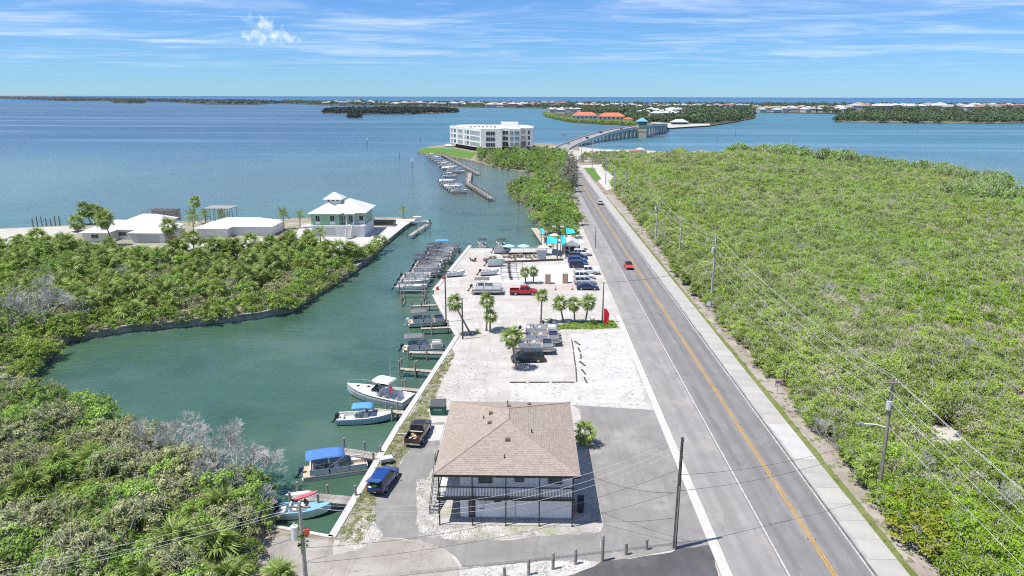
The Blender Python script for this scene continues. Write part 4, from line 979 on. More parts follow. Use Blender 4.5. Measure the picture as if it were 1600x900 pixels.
# ---- the near house: hip roof of brown shingles, balcony on black posts
def near_house():
    t = thing('two_storey_house', 'white two-storey house with brown shingle hip roof and black-posted balcony', 'house', (-1.6, 59.7, 0))
    O = Vector((-1.6, 59.7, 0))
    def L(mb): mb.v = [(a - O.x, b - O.y, c) for a, b, c in mb.v]; return mb
    wx0, wx1, wy0, wy1, E = -6.1, 4.75, 60.6, 75.3, 5.48
    L(MB().bb(wx0, wx1, wy0, wy1, -0.1, E - .31)).build('wall', WHITE, t)
    L(MB().bb(wx0 - .06, wx1 + .06, wy0 - .06, wy1, -0.1, 0.28)).build('plinth', mat('grey_plinth', (0.33, 0.33, 0.33), .9, .15, 2), t)
    L(MB().bb(-8.3, 4.95, 59.55, wy0 - .003, -0.1, 0.10)).build('porch_slab', CONC, t)
    L(MB().bb(-8.15, 4.9, 59.6, wy0 - .005, 2.82, 3.0)).build('balcony_deck', mat('balcony_boards', (.52, .51, .50), .85, .15, 2), t)
    L(MB().bb(-8.15, wx0 - .005, wy0 + .005, 69.0, 2.82, 3.0)).build('landing_deck', mat('balcony_boards', (.34, .33, .32)), t)
    L(MB().bb(-8.2, 4.95, 59.5, 59.59, 2.78, 3.04)).build('balcony_beam', BLACKW, t)
    L(MB().bb(-8.25, -8.16, 59.6, 69.0, 2.70, 3.04)).build('balcony_beam', BLACKW, t)
    for x in (-8.0, -4.82, -1.62, 1.58, 4.75):
        L(MB().bb(x - .055, x + .055, 59.47, 59.58, -.1, E - .31)).build('post', BLACKW, t)
    for y in (64.3, 69.0):
        L(MB().bb(-8.36, -8.24, y - .06, y + .06, -.1, E - .31)).build('post', BLACKW, t)
    r = L(MB().bb(-8.0, 4.8, 59.56, 59.64, 4.08, 4.18).bb(-8.0, 4.8, 59.57, 59.63, 3.13, 3.19)).build('railing', BLACKW, t)
    me = MB().bb(-.022, .022, -.02, .02, 3.19, 4.08).mesh('baluster', mat('grey_baluster', (.66, .66, .66), .7, .1, 3))
    x = -7.86
    while x < 4.7: ob('baluster', me, r, (x - O.x, -.1, 0)); x += 0.142
    r = L(MB().bb(-8.12, -8.04, 59.66, 60.5, 4.08, 4.18).bb(-8.11, -8.05, 59.66, 60.5, 3.13, 3.19)).build('railing', BLACKW, t)
    for k in range(5): ob("baluster", me, r, (-8.08 - O.x, 59.8 - O.y + .142 * k, 0))
    # outside stair down the left side
    s = L(MB().add([(-9.25, 66.6, 2.9), (-9.25, 66.6, 2.65), (-9.25, 61.6, -.05), (-9.25, 61.2, -.05), (-9.18, 66.6, 2.9), (-9.18, 66.6, 2.65), (-9.18, 61.6, -.05), (-9.18, 61.2, -.05)], [(0, 1, 2, 3), (7, 6, 5, 4), (0, 3, 7, 4), (1, 5, 6, 2), (0, 4, 5, 1), (2, 6, 7, 3)])).build('stair_stringer', BLACKW, t)
    L(MB().add([(-8.42, 66.6, 2.9), (-8.42, 66.6, 2.65), (-8.42, 61.6, -.05), (-8.42, 61.2, -.05), (-8.35, 66.6, 2.9), (-8.35, 66.6, 2.65), (-8.35, 61.6, -.05), (-8.35, 61.2, -.05)], [(0, 1, 2, 3), (7, 6, 5, 4), (0, 3, 7, 4), (1, 5, 6, 2), (0, 4, 5, 1), (2, 6, 7, 3)])).build('stair_stringer', BLACKW, t)
    for k in range(15):
        f = (k + .6) / 15; L(MB().bb(-9.17, -8.43, 61.35 + 5.2 * f - .14, 61.35 + 5.2 * f + .14, 2.88 * f - .02, 2.88 * f + .03)).build('tread', mat('grey_tread', (.30, .30, .30), .8, .1, 3), t)
    L(MB().path([(-9.22, 61.4, .95), (-9.22, 66.6, 3.85)], .035, 6)).build('stair_rail', BLACKW, t)
    L(MB().tube((-9.22, 61.4, -.05), (-9.22, 61.4, .97), .035)).build('stair_post', BLACKW, t); L(MB().tube((-9.22, 66.5, 2.8), (-9.22, 66.5, 3.85), .035)).build('stair_post', BLACKW, t)
    L(MB().bb(-9.25, -8.2, 66.6, 69.0, 2.8, 2.96)).build('stair_landing', BLACKW, t)
    A = -PI / 2
    yw = wy0 - .03 - O.y
    for cx, cz, wd, ht, nx in ((-3.62, 4.42, 1.35, .80, 3), (-.35, 4.5, .9, .62, 2), (3.1, 4.42, 1.35, .80, 3)):
        window(t, (cx - O.x, yw, cz), wd, ht, A, nx, 2, mat('brown_frame', (.12, .09, .07), .6, .1, 3))
    window(t, (-2.45 - O.x, yw, 2.25), .72, .62, A, 1, 2, mat('brown_frame', (.12, .09, .07)))
    window(t, (-4.95 - O.x, yw, 1.30), .62, 2.0, A, 1, 4, BLACKW, GLASS, .06, 'door')
    L(MB().bb(-5.75, -5.35, wy0 - .05, wy0 - .002, .3, 2.75)).build('door_panel', TRIM, t)
    for k in range(2): L(MB().bb(-4.02 + k * .42, -3.66 + k * .42, wy0 - .16, wy0 - .002, 1.75, 2.45)).build('meter_box', mat('meter_grey', (.55, .55, .55), .5, .1, 3), t)
    L(MB().path([(-3.8, wy0 - .05, 1.75), (-3.8, wy0 - .05, 1.2), (-4.25, wy0 - .05, 1.2)], .03, 6)).build('conduit', METAL, t)
    for x in (-1.62, 1.58): L(MB().bb(x - .04, x + .04, wy0 - .035, wy0 - .002, .3, 2.8)).build('wall_batten', TRIM, t)
    L(MB().bb(-.75, -.70, wy0 - .04, wy0 - .002, .3, 2.3)).build('door_edge', GREYT, t)
    for k in range(12): L(MB().bb(-7.9 + k * .14, -7.79 + k * .14, 63.05, 63.1, 3.02, 5.0)).build('screen_slat', TRIM, t)
    for y, z in ((64.5, 4.4), (70, 4.4), (66, 1.6), (71.5, 1.6)): window(t, (wx1 + .03 - O.x, y - O.y, z), 1.2, 1.0, 0.0, 2, 1)
    # roof: fascia solid and lapped shingle courses on each slope
    ex0, ex1, ey0, ey1 = -8.48, 5.44, 59.44, 76.0
    rf = L(hip(ex0, ex1, ey0, ey1, E, 2.42, .22)).build('roof', BLACKW, t)
    L(MB().bb(ex0 + .15, ex1 - .15, ey0 + .15, ey1 - .15, E - .30, E - .225)).build('soffit', WHITE, rf)
    hw = (ex1 - ex0) / 2; cx = (ex0 + ex1) / 2; ya, yb = ey0 + hw, ey1 - hw; nc = 27
    def course(fn, nm, m):
        mb = MB()
        for k in range(nc):
            u0, u1 = k / nc, min(1.0, (k + 1.15) / nc)
            (a0, b0), (a1, b1) = fn(u0), fn(u1)
            up = Vector((0, 0, .045)); dn = Vector((0, 0, .022))
            a0, b0, a1, b1 = map(Vector, (a0, b0, a1, b1))
            mb.add([a0 + up, b0 + up, b1 + dn, a1 + dn, a0 + dn * .3, b0 + dn * .3], [(0, 1, 2, 3), (4, 5, 1, 0)])
        return L(mb).build(nm, m, rf)
    zt = 2.42
    course(lambda u: ((ex0 + hw * u, ey0 + hw * u, E + zt * u), (ex1 - hw * u, ey0 + hw * u, E + zt * u)), 'front_slope', SHX)
    course(lambda u: ((ex1 - hw * u, ey1 - hw * u, E + zt * u), (ex0 + hw * u, ey1 - hw * u, E + zt * u)), 'rear_slope', SHX)
    course(lambda u: ((ex1 - hw * u, ey0 + hw * u, E + zt * u), (ex1 - hw * u, ey1 - hw * u, E + zt * u)), 'right_slope', SHY)
    course(lambda u: ((ex0 + hw * u, ey1 - hw * u, E + zt * u), (ex0 + hw * u, ey0 + hw * u, E + zt * u)), 'left_slope', SHY)
    for a, b in (((ex0, ey0, E), (cx, ya, E + zt)), ((ex1, ey0, E), (cx, ya, E + zt)), ((ex0, ey1, E), (cx, yb, E + zt)), ((ex1, ey1, E), (cx, yb, E + zt)), ((cx, ya, E + zt), (cx, yb, E + zt))):
        L(MB().path([Vector(a) + Vector((0, 0, .03)), Vector(b) + Vector((0, 0, .03))], .07, 5)).build('ridge_cap', mat('ridge_shingle', (.30, .235, .20), .95, .15, 3), rf)
    def ven(px, py, s, h, m):
        # stand it on the slope under that sight line
        for z in [E + 2.6 - k * .02 for k in range(140)]:
            x, y = G(px, py, z)
            d = min(x - ex0, ex1 - x, y - ey0, ey1 - y)
            if d > 0 and z <= E + zt * min(d, hw) / hw + .01: break
        z -= .05
        if s: L(MB().bb(x - s / 2, x + s / 2, y - s / 2, y + s / 2, z, z + h)).build('roof_vent', m, rf)
        else: L(MB().tube((x, y, z - .1), (x, y, z + .45), .06).tube((x, y, z + .0), (x, y, z + .12), .13, .07)).build('vent_pipe', DARKM, rf)
    BV = mat('brown_vent', (.16, .10, .075), .7, .2, 4)
    for px, py in ((767, 647), (765, 662), (795, 636), (793, 688), (827, 633)): ven(px, py, .42, .28, BV)
    for px, py in ((756, 655), (831, 676), (788, 716), (793, 631)): ven(px, py, 0, 0, None)
    return t
near_house()

# ---- green stilt house, white ranch houses
def block(t, O, x0, x1, y0, y1, z0, z1, m, nm='wall'): return MB().bb(x0 - O[0], x1 - O[0], y0 - O[1], y1 - O[1], z0, z1).build(nm, m, t)
def roofb(t, O, x0, x1, y0, y1, z, rise, m=WHITER, nm='roof'): return hip(x0 - O[0], x1 - O[0], y0 - O[1], y1 - O[1], z, rise).build(nm, m, t)
O = (-52, 203)
t = thing('green_house', 'mint green waterfront house on a white ground floor with white cupola roof', 'house', (-54.6, 203, 0), 0, None, (.78, .85, .96))
block(t, O, -62.3, -42.5, 203, 219, -.1, 3.4, WHITE, 'ground_floor'); block(t, O, -62.9, -42.0, 202.4, 219.5, 3.4, 3.65, TRIM, 'floor_band')
block(t, O, -62.3, -51.6, 203.0, 219, 3.65, 7.3, MINT); block(t, O, -51.6, -42.6, 205.0, 218, 3.65, 7.0, mat('pale_green_siding', (0.369, 0.476, 0.369), .7, .05, 1))
roofb(t, O, -63.2, -50.6, 202.2, 220, 7.3, 2.6); r = roofb(t, O, -58, -41.6, 203.8, 221, 7.4, 3.4)
c = block(t, O, -58.2, -52.4, 209.0, 214, 9.0, 10.9, TRIM, 'cupola')
for k in range(3): window(c, (-57.0 + k * 1.7 - O[0], 208.97 - O[1], 10.45), .9, .5, -PI / 2, 1, 1)
hip(-59.0 - O[0], -51.6 - O[0], 208.2 - O[1], 214.8 - O[1], 10.9, 1.9, .15).build('cupola_roof', WHITER, c)
for x in (-59.7, -54.2): window(t, (x - O[0], 202.97 - O[1], 5.7), 1.7, 1.8, -PI / 2, 2, 1); block(t, O, x - .9, x + .9, 202.9, 202.98, 3.9, 4.75, TRIM, 'sill_panel')
for x, w_ in ((-51.0, .6), (-49.9, .7), (-43.8, 1.6)): window(t, (x - O[0], 204.97 - O[1], 5.6), w_, 1.5, -PI / 2, 2 if w_ > 1 else 1, 1)
for x in (-48.9, -46.2): block(t, O, x - .12, x + .12, 202.6, 202.85, 3.65, 7.3, TRIM, 'porch_column')
roofb(t, O, -49.6, -45.5, 202.2, 206.5, 7.3, 1.3, nm='porch_roof'); window(t, (-47.55 - O[0], 204.95 - O[1], 5.3), 1.9, 2.5, -PI / 2, 3, 2, TRIM, GLASS, .1, 'door')
for k in range(14): block(t, O, -48.5, -46.7, 202.3 - k * .28, 202.62 - k * .28, 3.3 - k * .235, 3.55 - k * .235, CONCW, 'step')
for x in (-48.6, -46.6): MB().path([(x - O[0], 202.4 - O[1], 4.5), (x - O[0], 198.5 - O[1], 1.0)], .06, 6).build('stair_rail', TRIM, t)
for x0, x1 in ((-61.6, -58.4), (-57.6, -53.4)): block(t, O, x0, x1, 202.9, 202.985, 0, 2.6, mat('garage_white', (0.558, 0.558, 0.549), .6, .05, 2), 'garage_door')
for k in range(9): block(t, O, -46.2 + k * .5, -46.15 + k * .5, 203.0, 203.05, 3.65, 4.6, TRIM, 'rail_baluster')
block(t, O, -46.3, -42.1, 202.98, 203.07, 4.6, 4.68, TRIM, 'balcony_rail')
PX, PY = G(585, 352)
t = thing('swimming_pool', 'small turquoise pool with dark fence beside the green house', 'pool', (PX, PY, 0)); MB().bb(-4, 6.5, -2.2, 2.2, -.1, .5).build('pool_wall', CONCW, t); MB().bb(-3.6, 2.8, -1.8, 1.8, .5, .515).build('pool_water', mat('pool_turquoise', (.16, .52, .56), .1, .1, 1, spec=.6), t)
for k in range(2): MB().bb(-4, 6.6, (-2.3, 2.22)[k], (-2.22, 2.3)[k], .5, 1.5).build('fence_panel', DARKM, t)
MB().bb(6.52, 6.6, -2.2, 2.2, .5, 1.5).build('fence_panel', DARKM, t)
bx, by = G(192, 379); O = (bx, by)
t = thing('ranch_house', 'long white ranch house with hip roofs and double garage on the peninsula', 'house', O + (0,))
def B(x0, x1, y0, y1, h, rise): block(t, O, bx + x0, bx + x1, by + y0, by + y1, -.1, h, WHITE); roofb(t, O, bx + x0 - .6, bx + x1 + .6, by + y0 - .6, by + y1 + .6, h, rise)
B(-11.5, 11.0, 4.5, 13, 3.0, 2.0); B(-11.6, -4.4, .5, 9, 2.75, 1.7); B(2.6, 12.0, 0, 9, 2.85, 1.9); B(-6, 6, 12.0, 20, 3.8, 1.8)
block(t, O, bx + 4.4, bx + 10.6, by - .05, by - .005, 0, 2.2, mat('garage_white', (0.558, 0.558, 0.549)), 'garage_door')
for x, y, w_ in ((-8, .47, 2.2), (-2.4, 4.47, 2.4), (.5, 4.47, 1.2)): window(t, (x, y, 1.6), w_, 1.2, -PI / 2, 2, 1)
t2 = MB().bb(0, 1.5, 0, .1, 0, 1.7).build('garden_gate', mat('orange_wood', (.55, .17, .04), .7, .1, 3), None, (bx + 13.2, by + 1, 0)); tag(t2, 'orange wooden gate at the right end of the white ranch house', 'gate')
b2 = G(370, 372); bx, by = b2; O = b2
t = thing('ranch_house', 'low white-roofed house half hidden by trees between the ranch house and the green house', 'house', O + (0,)); B(-11, 9, 4, 14, 2.8, 1.8); B(-12, -3, 1, 8, 2.7, 1.5)
def cage(px, py, label, w_, d, h, roof=False):
    bx, by = G(px, py); t = thing('boat_lift_shelter' if roof else 'screen_enclosure', label, 'shelter', (bx, by, 0)); m = GREYT if not roof else WOOD
    nx, ny = 5, 3
    for i in range(nx + 1):
        for j in (0, ny):
            MB().bb(-.06 + w_ * i / nx, .06 + w_ * i / nx, d * j / ny - .06, d * j / ny + .06, -1.6, h).build('upright', m, t)
        MB().bb(-.05 + w_ * i / nx, .05 + w_ * i / nx, 0, d, h, h + .12).build('roof_beam', m, t)
    for j in range(ny + 1): MB().bb(0, w_, d * j / ny - .05, d * j / ny + .05, h + .121, h + .22).build('cross_beam', m, t)
    if roof: MB().bb(-.5, w_ + .5, -.5, d + .5, h + .23, h + .36).build('roof_panel', GREYT, t)
    else: MB().bb(.1, w_ - .1, d - .04, d, .2, h - .1).build('screen', mat('screen_mesh', (.20, .19, .19), .8, .15, 1), t)
cage(224, 350, 'grey pool screen enclosure behind the white ranch house', 9.5, 6, 4.2)
cage(322, 347, 'covered boat lift on the bay behind the feathery palms', 8, 6, 4.2, True)
for i, (x, y) in enumerate(zip(range(52, 100, 7), (355, 354, 354, 353.6, 353.4, 353, 352.6))):
    MB().tube((0, 0, -1.6), (0, 0, rnd.uniform(1.2, 2.6)), .2, .16, 7).build('old_pile', WOOD, None, G(x, y, -1) + (0,)); tag(C.objects[-1], 'weathered dark pile off the beach on the left', 'pile', 'old piles off the left beach')

# ---- condominium
FP = [(-62, 590), (-33, 531), (-17.5, 531), (-17.5, 543), (-12.6, 543), (-12.6, 537), (-3.8, 538), (-3.8, 553), (0.3, 555), (0.3, 549), (5.6, 552), (6.5, 580), (0, 612), (-55, 618)]
O = (-30, 560)
t = thing('condominium', 'long white four-storey condominium with stepped facade beside the bay', 'building', O + (0,))
lp = lambda P: [(x - O[0], y - O[1]) for x, y in P]
MB().prism(lp(FP), 3.2, 16.2).build('wall', WHITE, t)
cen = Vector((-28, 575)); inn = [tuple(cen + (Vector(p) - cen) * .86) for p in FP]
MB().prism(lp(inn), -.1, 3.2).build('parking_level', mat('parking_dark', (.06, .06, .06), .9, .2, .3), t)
for i in range(1, len(FP) - 2):
    a = Vector(FP[i]); q = cen + (a - cen) * .97; MB().bb(q.x - O[0] - .4, q.x - O[0] + .4, q.y - O[1] - .4, q.y - O[1] + .4, -.1, 3.2).build('column', WHITE, t)
MB().prism(lp([tuple(cen + (Vector(p) - cen) * .985) for p in FP]), 16.2, 16.35).build('roof_deck', mat('white_roof_deck', (.72, .71, .69), .9, .05, .1), t)
for i in range(len(FP)):
    a, b = Vector(FP[i]), Vector(FP[(i + 1) % len(FP)]); d = (b - a).normalized(); n = Vector((-d.y, d.x)) * .35
    MB().prism(lp([tuple(a), tuple(b), tuple(b + n), tuple(a + n)]), 16.2, 17.0).build('parapet', WHITE, t)
MB().bb(10, 24, 25, 36, 16.35, 20.0).build('lift_house', WHITE, t)
for k in range(7): MB().bb(-14 + k * 3.2, -12.4 + k * 3.2, 8 + (k % 3) * 3, 9.6 + (k % 3) * 3, 16.35, 17.6).build('roof_unit', mat('unit_grey', (.28, .26, .25), .7, .2, 1), t)
def bays(i, spec):
    """spec: list of (from, to, glass, panes) in fractions of the wall run"""
    a, b = Vector(FP[i]), Vector(FP[i + 1]); d = b - a; L = d.length; ang = math.atan2(d.y, d.x) - PI / 2
    for f0, f1, gm, nx in spec:
        p = a + d * ((f0 + f1) / 2); nrm = Vector((math.cos(ang), math.sin(ang))) * .05
        for fl in range(3):
            window(t, (p.x + nrm.x - O[0], p.y + nrm.y - O[1], 5.4 + fl * 4.15), (f1 - f0) * L, 3.1, ang, nx, 1, TRIM, gm, .16)
SCRN = mat('balcony_screen', (.33, .34, .35), .4, .15, .3)
bays(0, [(.03, .12, SCRN, 2), (.15, .21, GLASS, 1), (.27, .44, SCRN, 3), (.50, .56, SCRN, 1), (.58, .64, GLASS, 1), (.67, .97, SCRN, 4)])
bays(1, [(.24, .68, GLASS, 4)]); bays(3, [(.05, .95, GLASS, 2)]); bays(5, [(.12, .42, TEALG, 2), (.5, .93, TEALG, 2)]); bays(7, [(.1, .9, SCRN, 2)]); bays(9, [(.25, .6, GLASS, 1)]); bays(10, [(.1, .3, GLASS, 1), (.5, .7, GLASS, 1)])
t = thing('shed_tent', 'small white tent on the lawn tip left of the condominium', 'tent', G(701, 232) + (0,)); MB().bb(-3, 3, -2, 2, 0, 2.4).build('side', TRIM, t); hip(-3.2, 3.2, -2.2, 2.2, 2.4, 1.2).build('top', WHITER, t)

# ---- the drawbridge
CL = [(26.8, 545, .04), (28.5, 565, .15), (34, 592, .6), (44, 625, 1.8), (59, 665, 3.8), (76, 702, 6.0), (95, 734, 8.0), (116, 765, 9.4), (139, 810, 9.8), (158, 855, 9.0), (170, 900, 7.0), (178, 940, 5.0), (186, 985, 3.0), (192, 1030, 1.4)]
cl = []
for i in range(len(CL) - 1):
    for k in range(4): cl.append(Vector(CL[i]).lerp(Vector(CL[i + 1]), k / 4))
cl.append(Vector(CL[-1]))
nrm = []
for i in range(len(cl)):
    d = (cl[min(i + 2, len(cl) - 1)] - cl[max(i - 2, 0)]); nrm.append(Vector((d.y, -d.x, 0)).normalized())
O = Vector((80, 700, 0))
t = thing('drawbridge', 'concrete drawbridge with many piers and blue-roofed tender tower across the pass', 'bridge', tuple(O))
def sweep(o0, o1, z0, z1): return MB().loft([[c + n * o0 + Vector((0, 0, z0)) - O, c + n * o1 + Vector((0, 0, z0)) - O, c + n * o1 + Vector((0, 0, z1)) - O, c + n * o0 + Vector((0, 0, z1)) - O] for c, n in zip(cl, nrm)])
sweep(-6.2, 6.2, -1.2, -.02).build('deck', mat('bridge_concrete', (.68, .66, .62), .9, .12, .1, world=True), t); sweep(-5.4, 5.4, -.015, .04).build('carriageway', SHOULDER, t)
for s_ in (-1, 1): sweep(s_ * 6.2, s_ * 5.8, -.02, 1.1).build('parapet', CONCW, t)
PIER = mat('pier_concrete', (.68, .65, .60), .9, .15, .2, world=True)
acc = 0
for i in range(12, len(cl) - 1):
    acc += (cl[i] - cl[i - 1]).length
    if acc > 8:
        acc = 0; c, n = cl[i] - O, nrm[i]
        MB().box((c.x, c.y, c.z - 1.65), (1.4, 12, .9), math.atan2(n.y, n.x) - PI / 2).build('pier_cap', PIER, t)
        for k in (-5, -1.7, 1.7, 5): p = c + n * k; MB().bb(p.x - .5, p.x + .5, p.y - .5, p.y + .5, -3, p.z - 2.1).build('pier_column', PIER, t)
tx, ty = 121.5 - O.x, 757 - O.y
MB().bb(tx - 4.6, tx + 4.6, ty - 4, ty + 4, -3, 12.0).build('tower', mat('tan_tower', (.62, .50, .35), .85, .08, .3), t)
for k in (5.5, 9): MB().bb(tx - 4.8, tx + 4.8, ty - 4.2, ty + 4.2, k, k + .4).build('tower_band', mat('tan_trim', (.58, .52, .42), .85, .08, .3), t)
MB().bb(tx - 4.2, tx + 4.2, ty - 3.6, ty + 3.6, 12.0, 15.6).build('control_room', mat('control_glass', (.10, .16, .19), .15, .2, .3, spec=.6), t)
hip(tx - 5.8, tx + 5.8, ty - 5.2, ty + 5.2, 15.6, 3.4).build('tower_roof', mat('blue_roof', (.16, .40, .52), .6, .08, .3), t)
MB().bb(tx + 6, tx + 26, ty + 6, ty + 9, -.6, .2).build('fender_dock', WOOD, t)

# ---- far shores: land, wooded strips and small houses
FARL = sandy('far_shore_ground', (.045, .055, .028), (.13, .125, .085), 0)
FT = [shrub_stuff_mesh('far_tree', 91, 1.0, 0.1, 1.5, 20, 14, 0.40, L_FAR, 4, .36, .02), shrub_stuff_mesh('far_tree', 92, 1.1, 0.05, 1.2, 20, 14, 0.42, L_FAR, 4, .36, .02), shrub_stuff_mesh('far_tree', 93, .8, 0.3, 2.0, 20, 14, 0.36, L_FAR, 4, .34, .02)]
FTD = [shrub_stuff_mesh('dark_tree', 94, 1.0, 0.0, 1.3, 20, 14, 0.42, L_DARKFAR, 4, .36, .02), shrub_stuff_mesh('dark_tree', 95, 1.1, 0.0, 1.1, 20, 14, 0.42, L_DARKFAR, 4, .36, .02)]
FTB = [shrub_stuff_mesh('shore_bush', 96, 1.1, 0.0, 1.1, 22, 14, 0.40, L_BRIGHT, 4, .36, .02)]
def land(name, px, m=FARL, z=0.3):
    P = GP(px, 0); struct(name, MB().prism(P, -3, z), m); return P
def wood(name, label, poly, n, s0, s1, protos, seed, zz=0.2):
    r = random.Random(seed); P = []; xs = [p[0] for p in poly]; ys = [p[1] for p in poly]; tr = 0
    while len(P) < n and tr < 200000:
        tr += 1; p = (r.uniform(min(xs), max(xs)), r.uniform(min(ys), max(ys)))
        if inside(p, poly): P.append((p[0], p[1], zz, r.uniform(s0, s1), r.uniform(0, 6), r.randrange(len(protos))))
    return scatter(name, label, 'woods', P, protos)
isl = land('mangrove_island', [(503, 176.5), (560, 178.2), (640, 177.8), (714, 175.2), (700, 172.5), (640, 171), (520, 172.5)], SOIL)
wood('island_woods', 'dark mangrove woods covering the long low island in the bay', isl, 1100, 5.5, 8.5, FTD, 1)
ilt = land('islet', [(545, 183.6), (563, 183.8), (561, 182.6), (547, 182.6)], SOIL); wood('islet_mangroves', 'dark mangroves on the tiny islet in the bay', ilt, 60, 4, 6, FTD, 2)
lf = land('left_far_shore', [(-400, 153), (0, 154.5), (110, 158), (170, 157.5), (180, 161), (225, 161.2), (230, 158.5), (280, 160), (320, 163), (400, 163.2), (455, 160.5), (400, 157.5), (250, 155), (140, 152.6), (0, 151), (-400, 149)], mat('far_mangrove_floor', (.028, .038, .020), .95, .2, .01, world=True))
wood('left_far_woods', 'dark green mangrove shore far across the bay on the left', [p for p in GP([(-30, 154.3), (0, 154.5), (110, 158), (170, 157.5), (180, 161), (225, 161.2), (230, 158.5), (280, 160), (320, 163), (400, 163.2), (455, 160.5), (400, 157.5), (250, 155), (140, 152.6), (0, 151), (-30, 151)])], 3600, 7, 11, FTD + FT[:1], 3)
bi = land('barrier_island', [(440, 161), (500, 164), (640, 166.5), (760, 167.8), (840, 169), (900, 171), (1180, 175), (1300, 177.5), (1420, 178), (1640, 178), (2000, 178), (2000, 164), (1500, 164), (1200, 163.5), (900, 162.2), (640, 160.4), (440, 158.8)])
wood('barrier_woods', 'green trees and gardens between the houses of the barrier island', bi, 3600, 6, 10.5, FT, 4)
sh('bridge_shore_beach', [(1008, 196.5), (1042, 200.6), (1062, 199.2), (1110, 196.2), (1108, 193.5), (1060, 194), (1020, 191)], 0.45, BEACH)
ml = land('bridge_shore', [(850, 177), (853, 182), (892, 190.5), (940, 193.5), (1000, 196), (1042, 201), (1062, 199.5), (1110, 196.5), (1150, 190), (1180, 184), (1178, 180), (1100, 174), (960, 171.5), (860, 171.5)])
wood('bridge_shore_woods', 'palms and trees behind the red-roofed condominiums at the bridge end', [p for p in GP([(978, 192), (1010, 193), (1030, 190), (1100, 194), (1148, 189), (1178, 184), (1178, 180), (1100, 174), (990, 172), (870, 172), (905, 176), (980, 178)])], 1500, 4.5, 8.5, FT, 5)
wood('shore_hedge', 'bright green mangrove hedge along the water below the red roofs', GP([(850, 177.2), (853, 181.6), (892, 190), (940, 193), (1000, 195.5), (1000, 193.5), (940, 191), (895, 188), (858, 180), (854, 177)]), 300, 3, 4.5, FTB, 6)
ri = land('right_island', [(1305, 189.5), (1420, 191.5), (1560, 192), (1640, 191), (2000, 191), (2000, 180), (1600, 179), (1400, 180), (1312, 183)], SOIL)
wood('right_island_woods', 'green wooded shore across the water on the right', ri, 2600, 4.5, 7.5, FT, 7)
HW = [mat('far_wall_%s' % n, c, .8, .08, .2) for n, c in (('white', (.50, .49, .47)), ('cream', (.44, .40, .34)), ('tan', (.36, .31, .26)), ('pink', (.42, .32, .27)))]
HR = [mat('far_roof_%s' % n, c, .7, .1, .2) for n, c in (('white', (.46, .46, .46)), ('grey', (.28, .28, .28)), ('tan', (.34, .29, .24)), ('terracotta', (.34, .16, .11)))]
WB = MB().bb(-.5, .5, -.5, .5, 0, 1).mesh('wall', HW[0]); RB = hip(-.56, .56, -.56, .56, 0, .5, .06).mesh('roof', HR[0])
WBM = []; RBM = []
for m in HW: k = WB.copy(); k.materials[0] = m; WBM.append(k)
for m in HR: k = RB.copy(); k.materials[0] = m; RBM.append(k)
def far_house(x, y, w_, d, h, wm, rm, label, group, rz=0.0, name='far_house'):
    t = thing(name, label, 'house', (x, y, .2), rz, group)
    ob('wall', WBM[wm], t, None, 0, (w_, d, h)); o = ob('roof', RBM[rm], t, (0, 0, h), 0, (w_, d, min(w_, d) * .45)); return t
hr = random.Random(33); NMW = ['white', 'cream', 'tan', 'pinkish']; NMR = ['white', 'grey', 'tan', 'terracotta']
def row(n, x0, x1, yf, dy, wr, hrng, where, wts=(5, 4, 2, 1), rts=(5, 4, 3, 1)):
    for k in range(n):
        px = x0 + (x1 - x0) * (k + hr.uniform(.1, .9)) / n; py = yf(px) + hr.uniform(-dy, dy)
        wm = hr.choices(range(4), wts)[0]; rm = hr.choices(range(4), rts)[0]
        far_house(*G(px, py), hr.uniform(*wr), hr.uniform(wr[0], wr[1] * .8), hr.uniform(*hrng), wm, rm, '%s house with %s roof %s' % (NMW[wm], NMR[rm], where), 'houses ' + where, hr.uniform(-.3, .3))
row(26, 0, 108, lambda x: 151.2, .3, (35, 60), (12, 20), 'on the thin far left shore')
row(44, 505, 835, lambda x: 163.0 + (x - 500) * .013, 1.3, (22, 40), (8, 15), 'on the barrier island behind the mangrove island')
row(16, 770, 880, lambda x: 166.0, 1.2, (22, 38), (9, 16), 'on the barrier island left of the red roofs', (2, 3, 3, 4), (2, 2, 3, 6))
row(40, 905, 1180, lambda x: 168.3, 1.6, (20, 36), (8, 14), 'on the barrier island beyond the bridge')
row(48, 1180, 1330, lambda x: 173.5, 2.4, (16, 30), (7, 12), 'along the far shore right of the bridge', (7, 4, 2, 1), (7, 2, 3, 1))
row(46, 1330, 1600, lambda x: 170.5, 2.2, (24, 48), (10, 16), 'above the wooded shore on the right', (5, 4, 2, 2), (5, 2, 3, 3))
row(12, 858, 905, lambda x: 176.0, 1.8, (12, 20), (8, 11), 'on the white terrace left of the red roofs', (9, 1, 0, 0), (9, 2, 0, 0))
row(18, 1002, 1062, lambda x: 183.0, 6, (14, 34), (7, 13), 'among the palms right of the bridge tower', (8, 2, 0, 0), (9, 1, 0, 0))
for px, py, w_, nm in ((913, 189.3, 42, 'left'), (955, 191.0, 42, 'right')):
    x, y = G(px, py); t = thing('red_roof_condominium', '%s of the two orange-roofed white condominium blocks on the shore' % nm, 'building', (x, y, .2), -.12)
    MB().bb(-w_ / 2, w_ / 2, 0, 17, 0, 9.0).build('wall', WHITE, t); hip(-w_ / 2 - 1, w_ / 2 + 1, -1.2, 19, 9.0, 6.0).build('roof', mat('orange_tile', (.56, .16, .085), .7, .1, .3), t)
    for k in range(6):
        for f in range(2): window(t, (-w_ / 2 + w_ * (k + .5) / 6, -.05, 2.2 + f * 4), 3.4, 2.8, -PI / 2, 1, 1, TRIM, GLASS, .2)
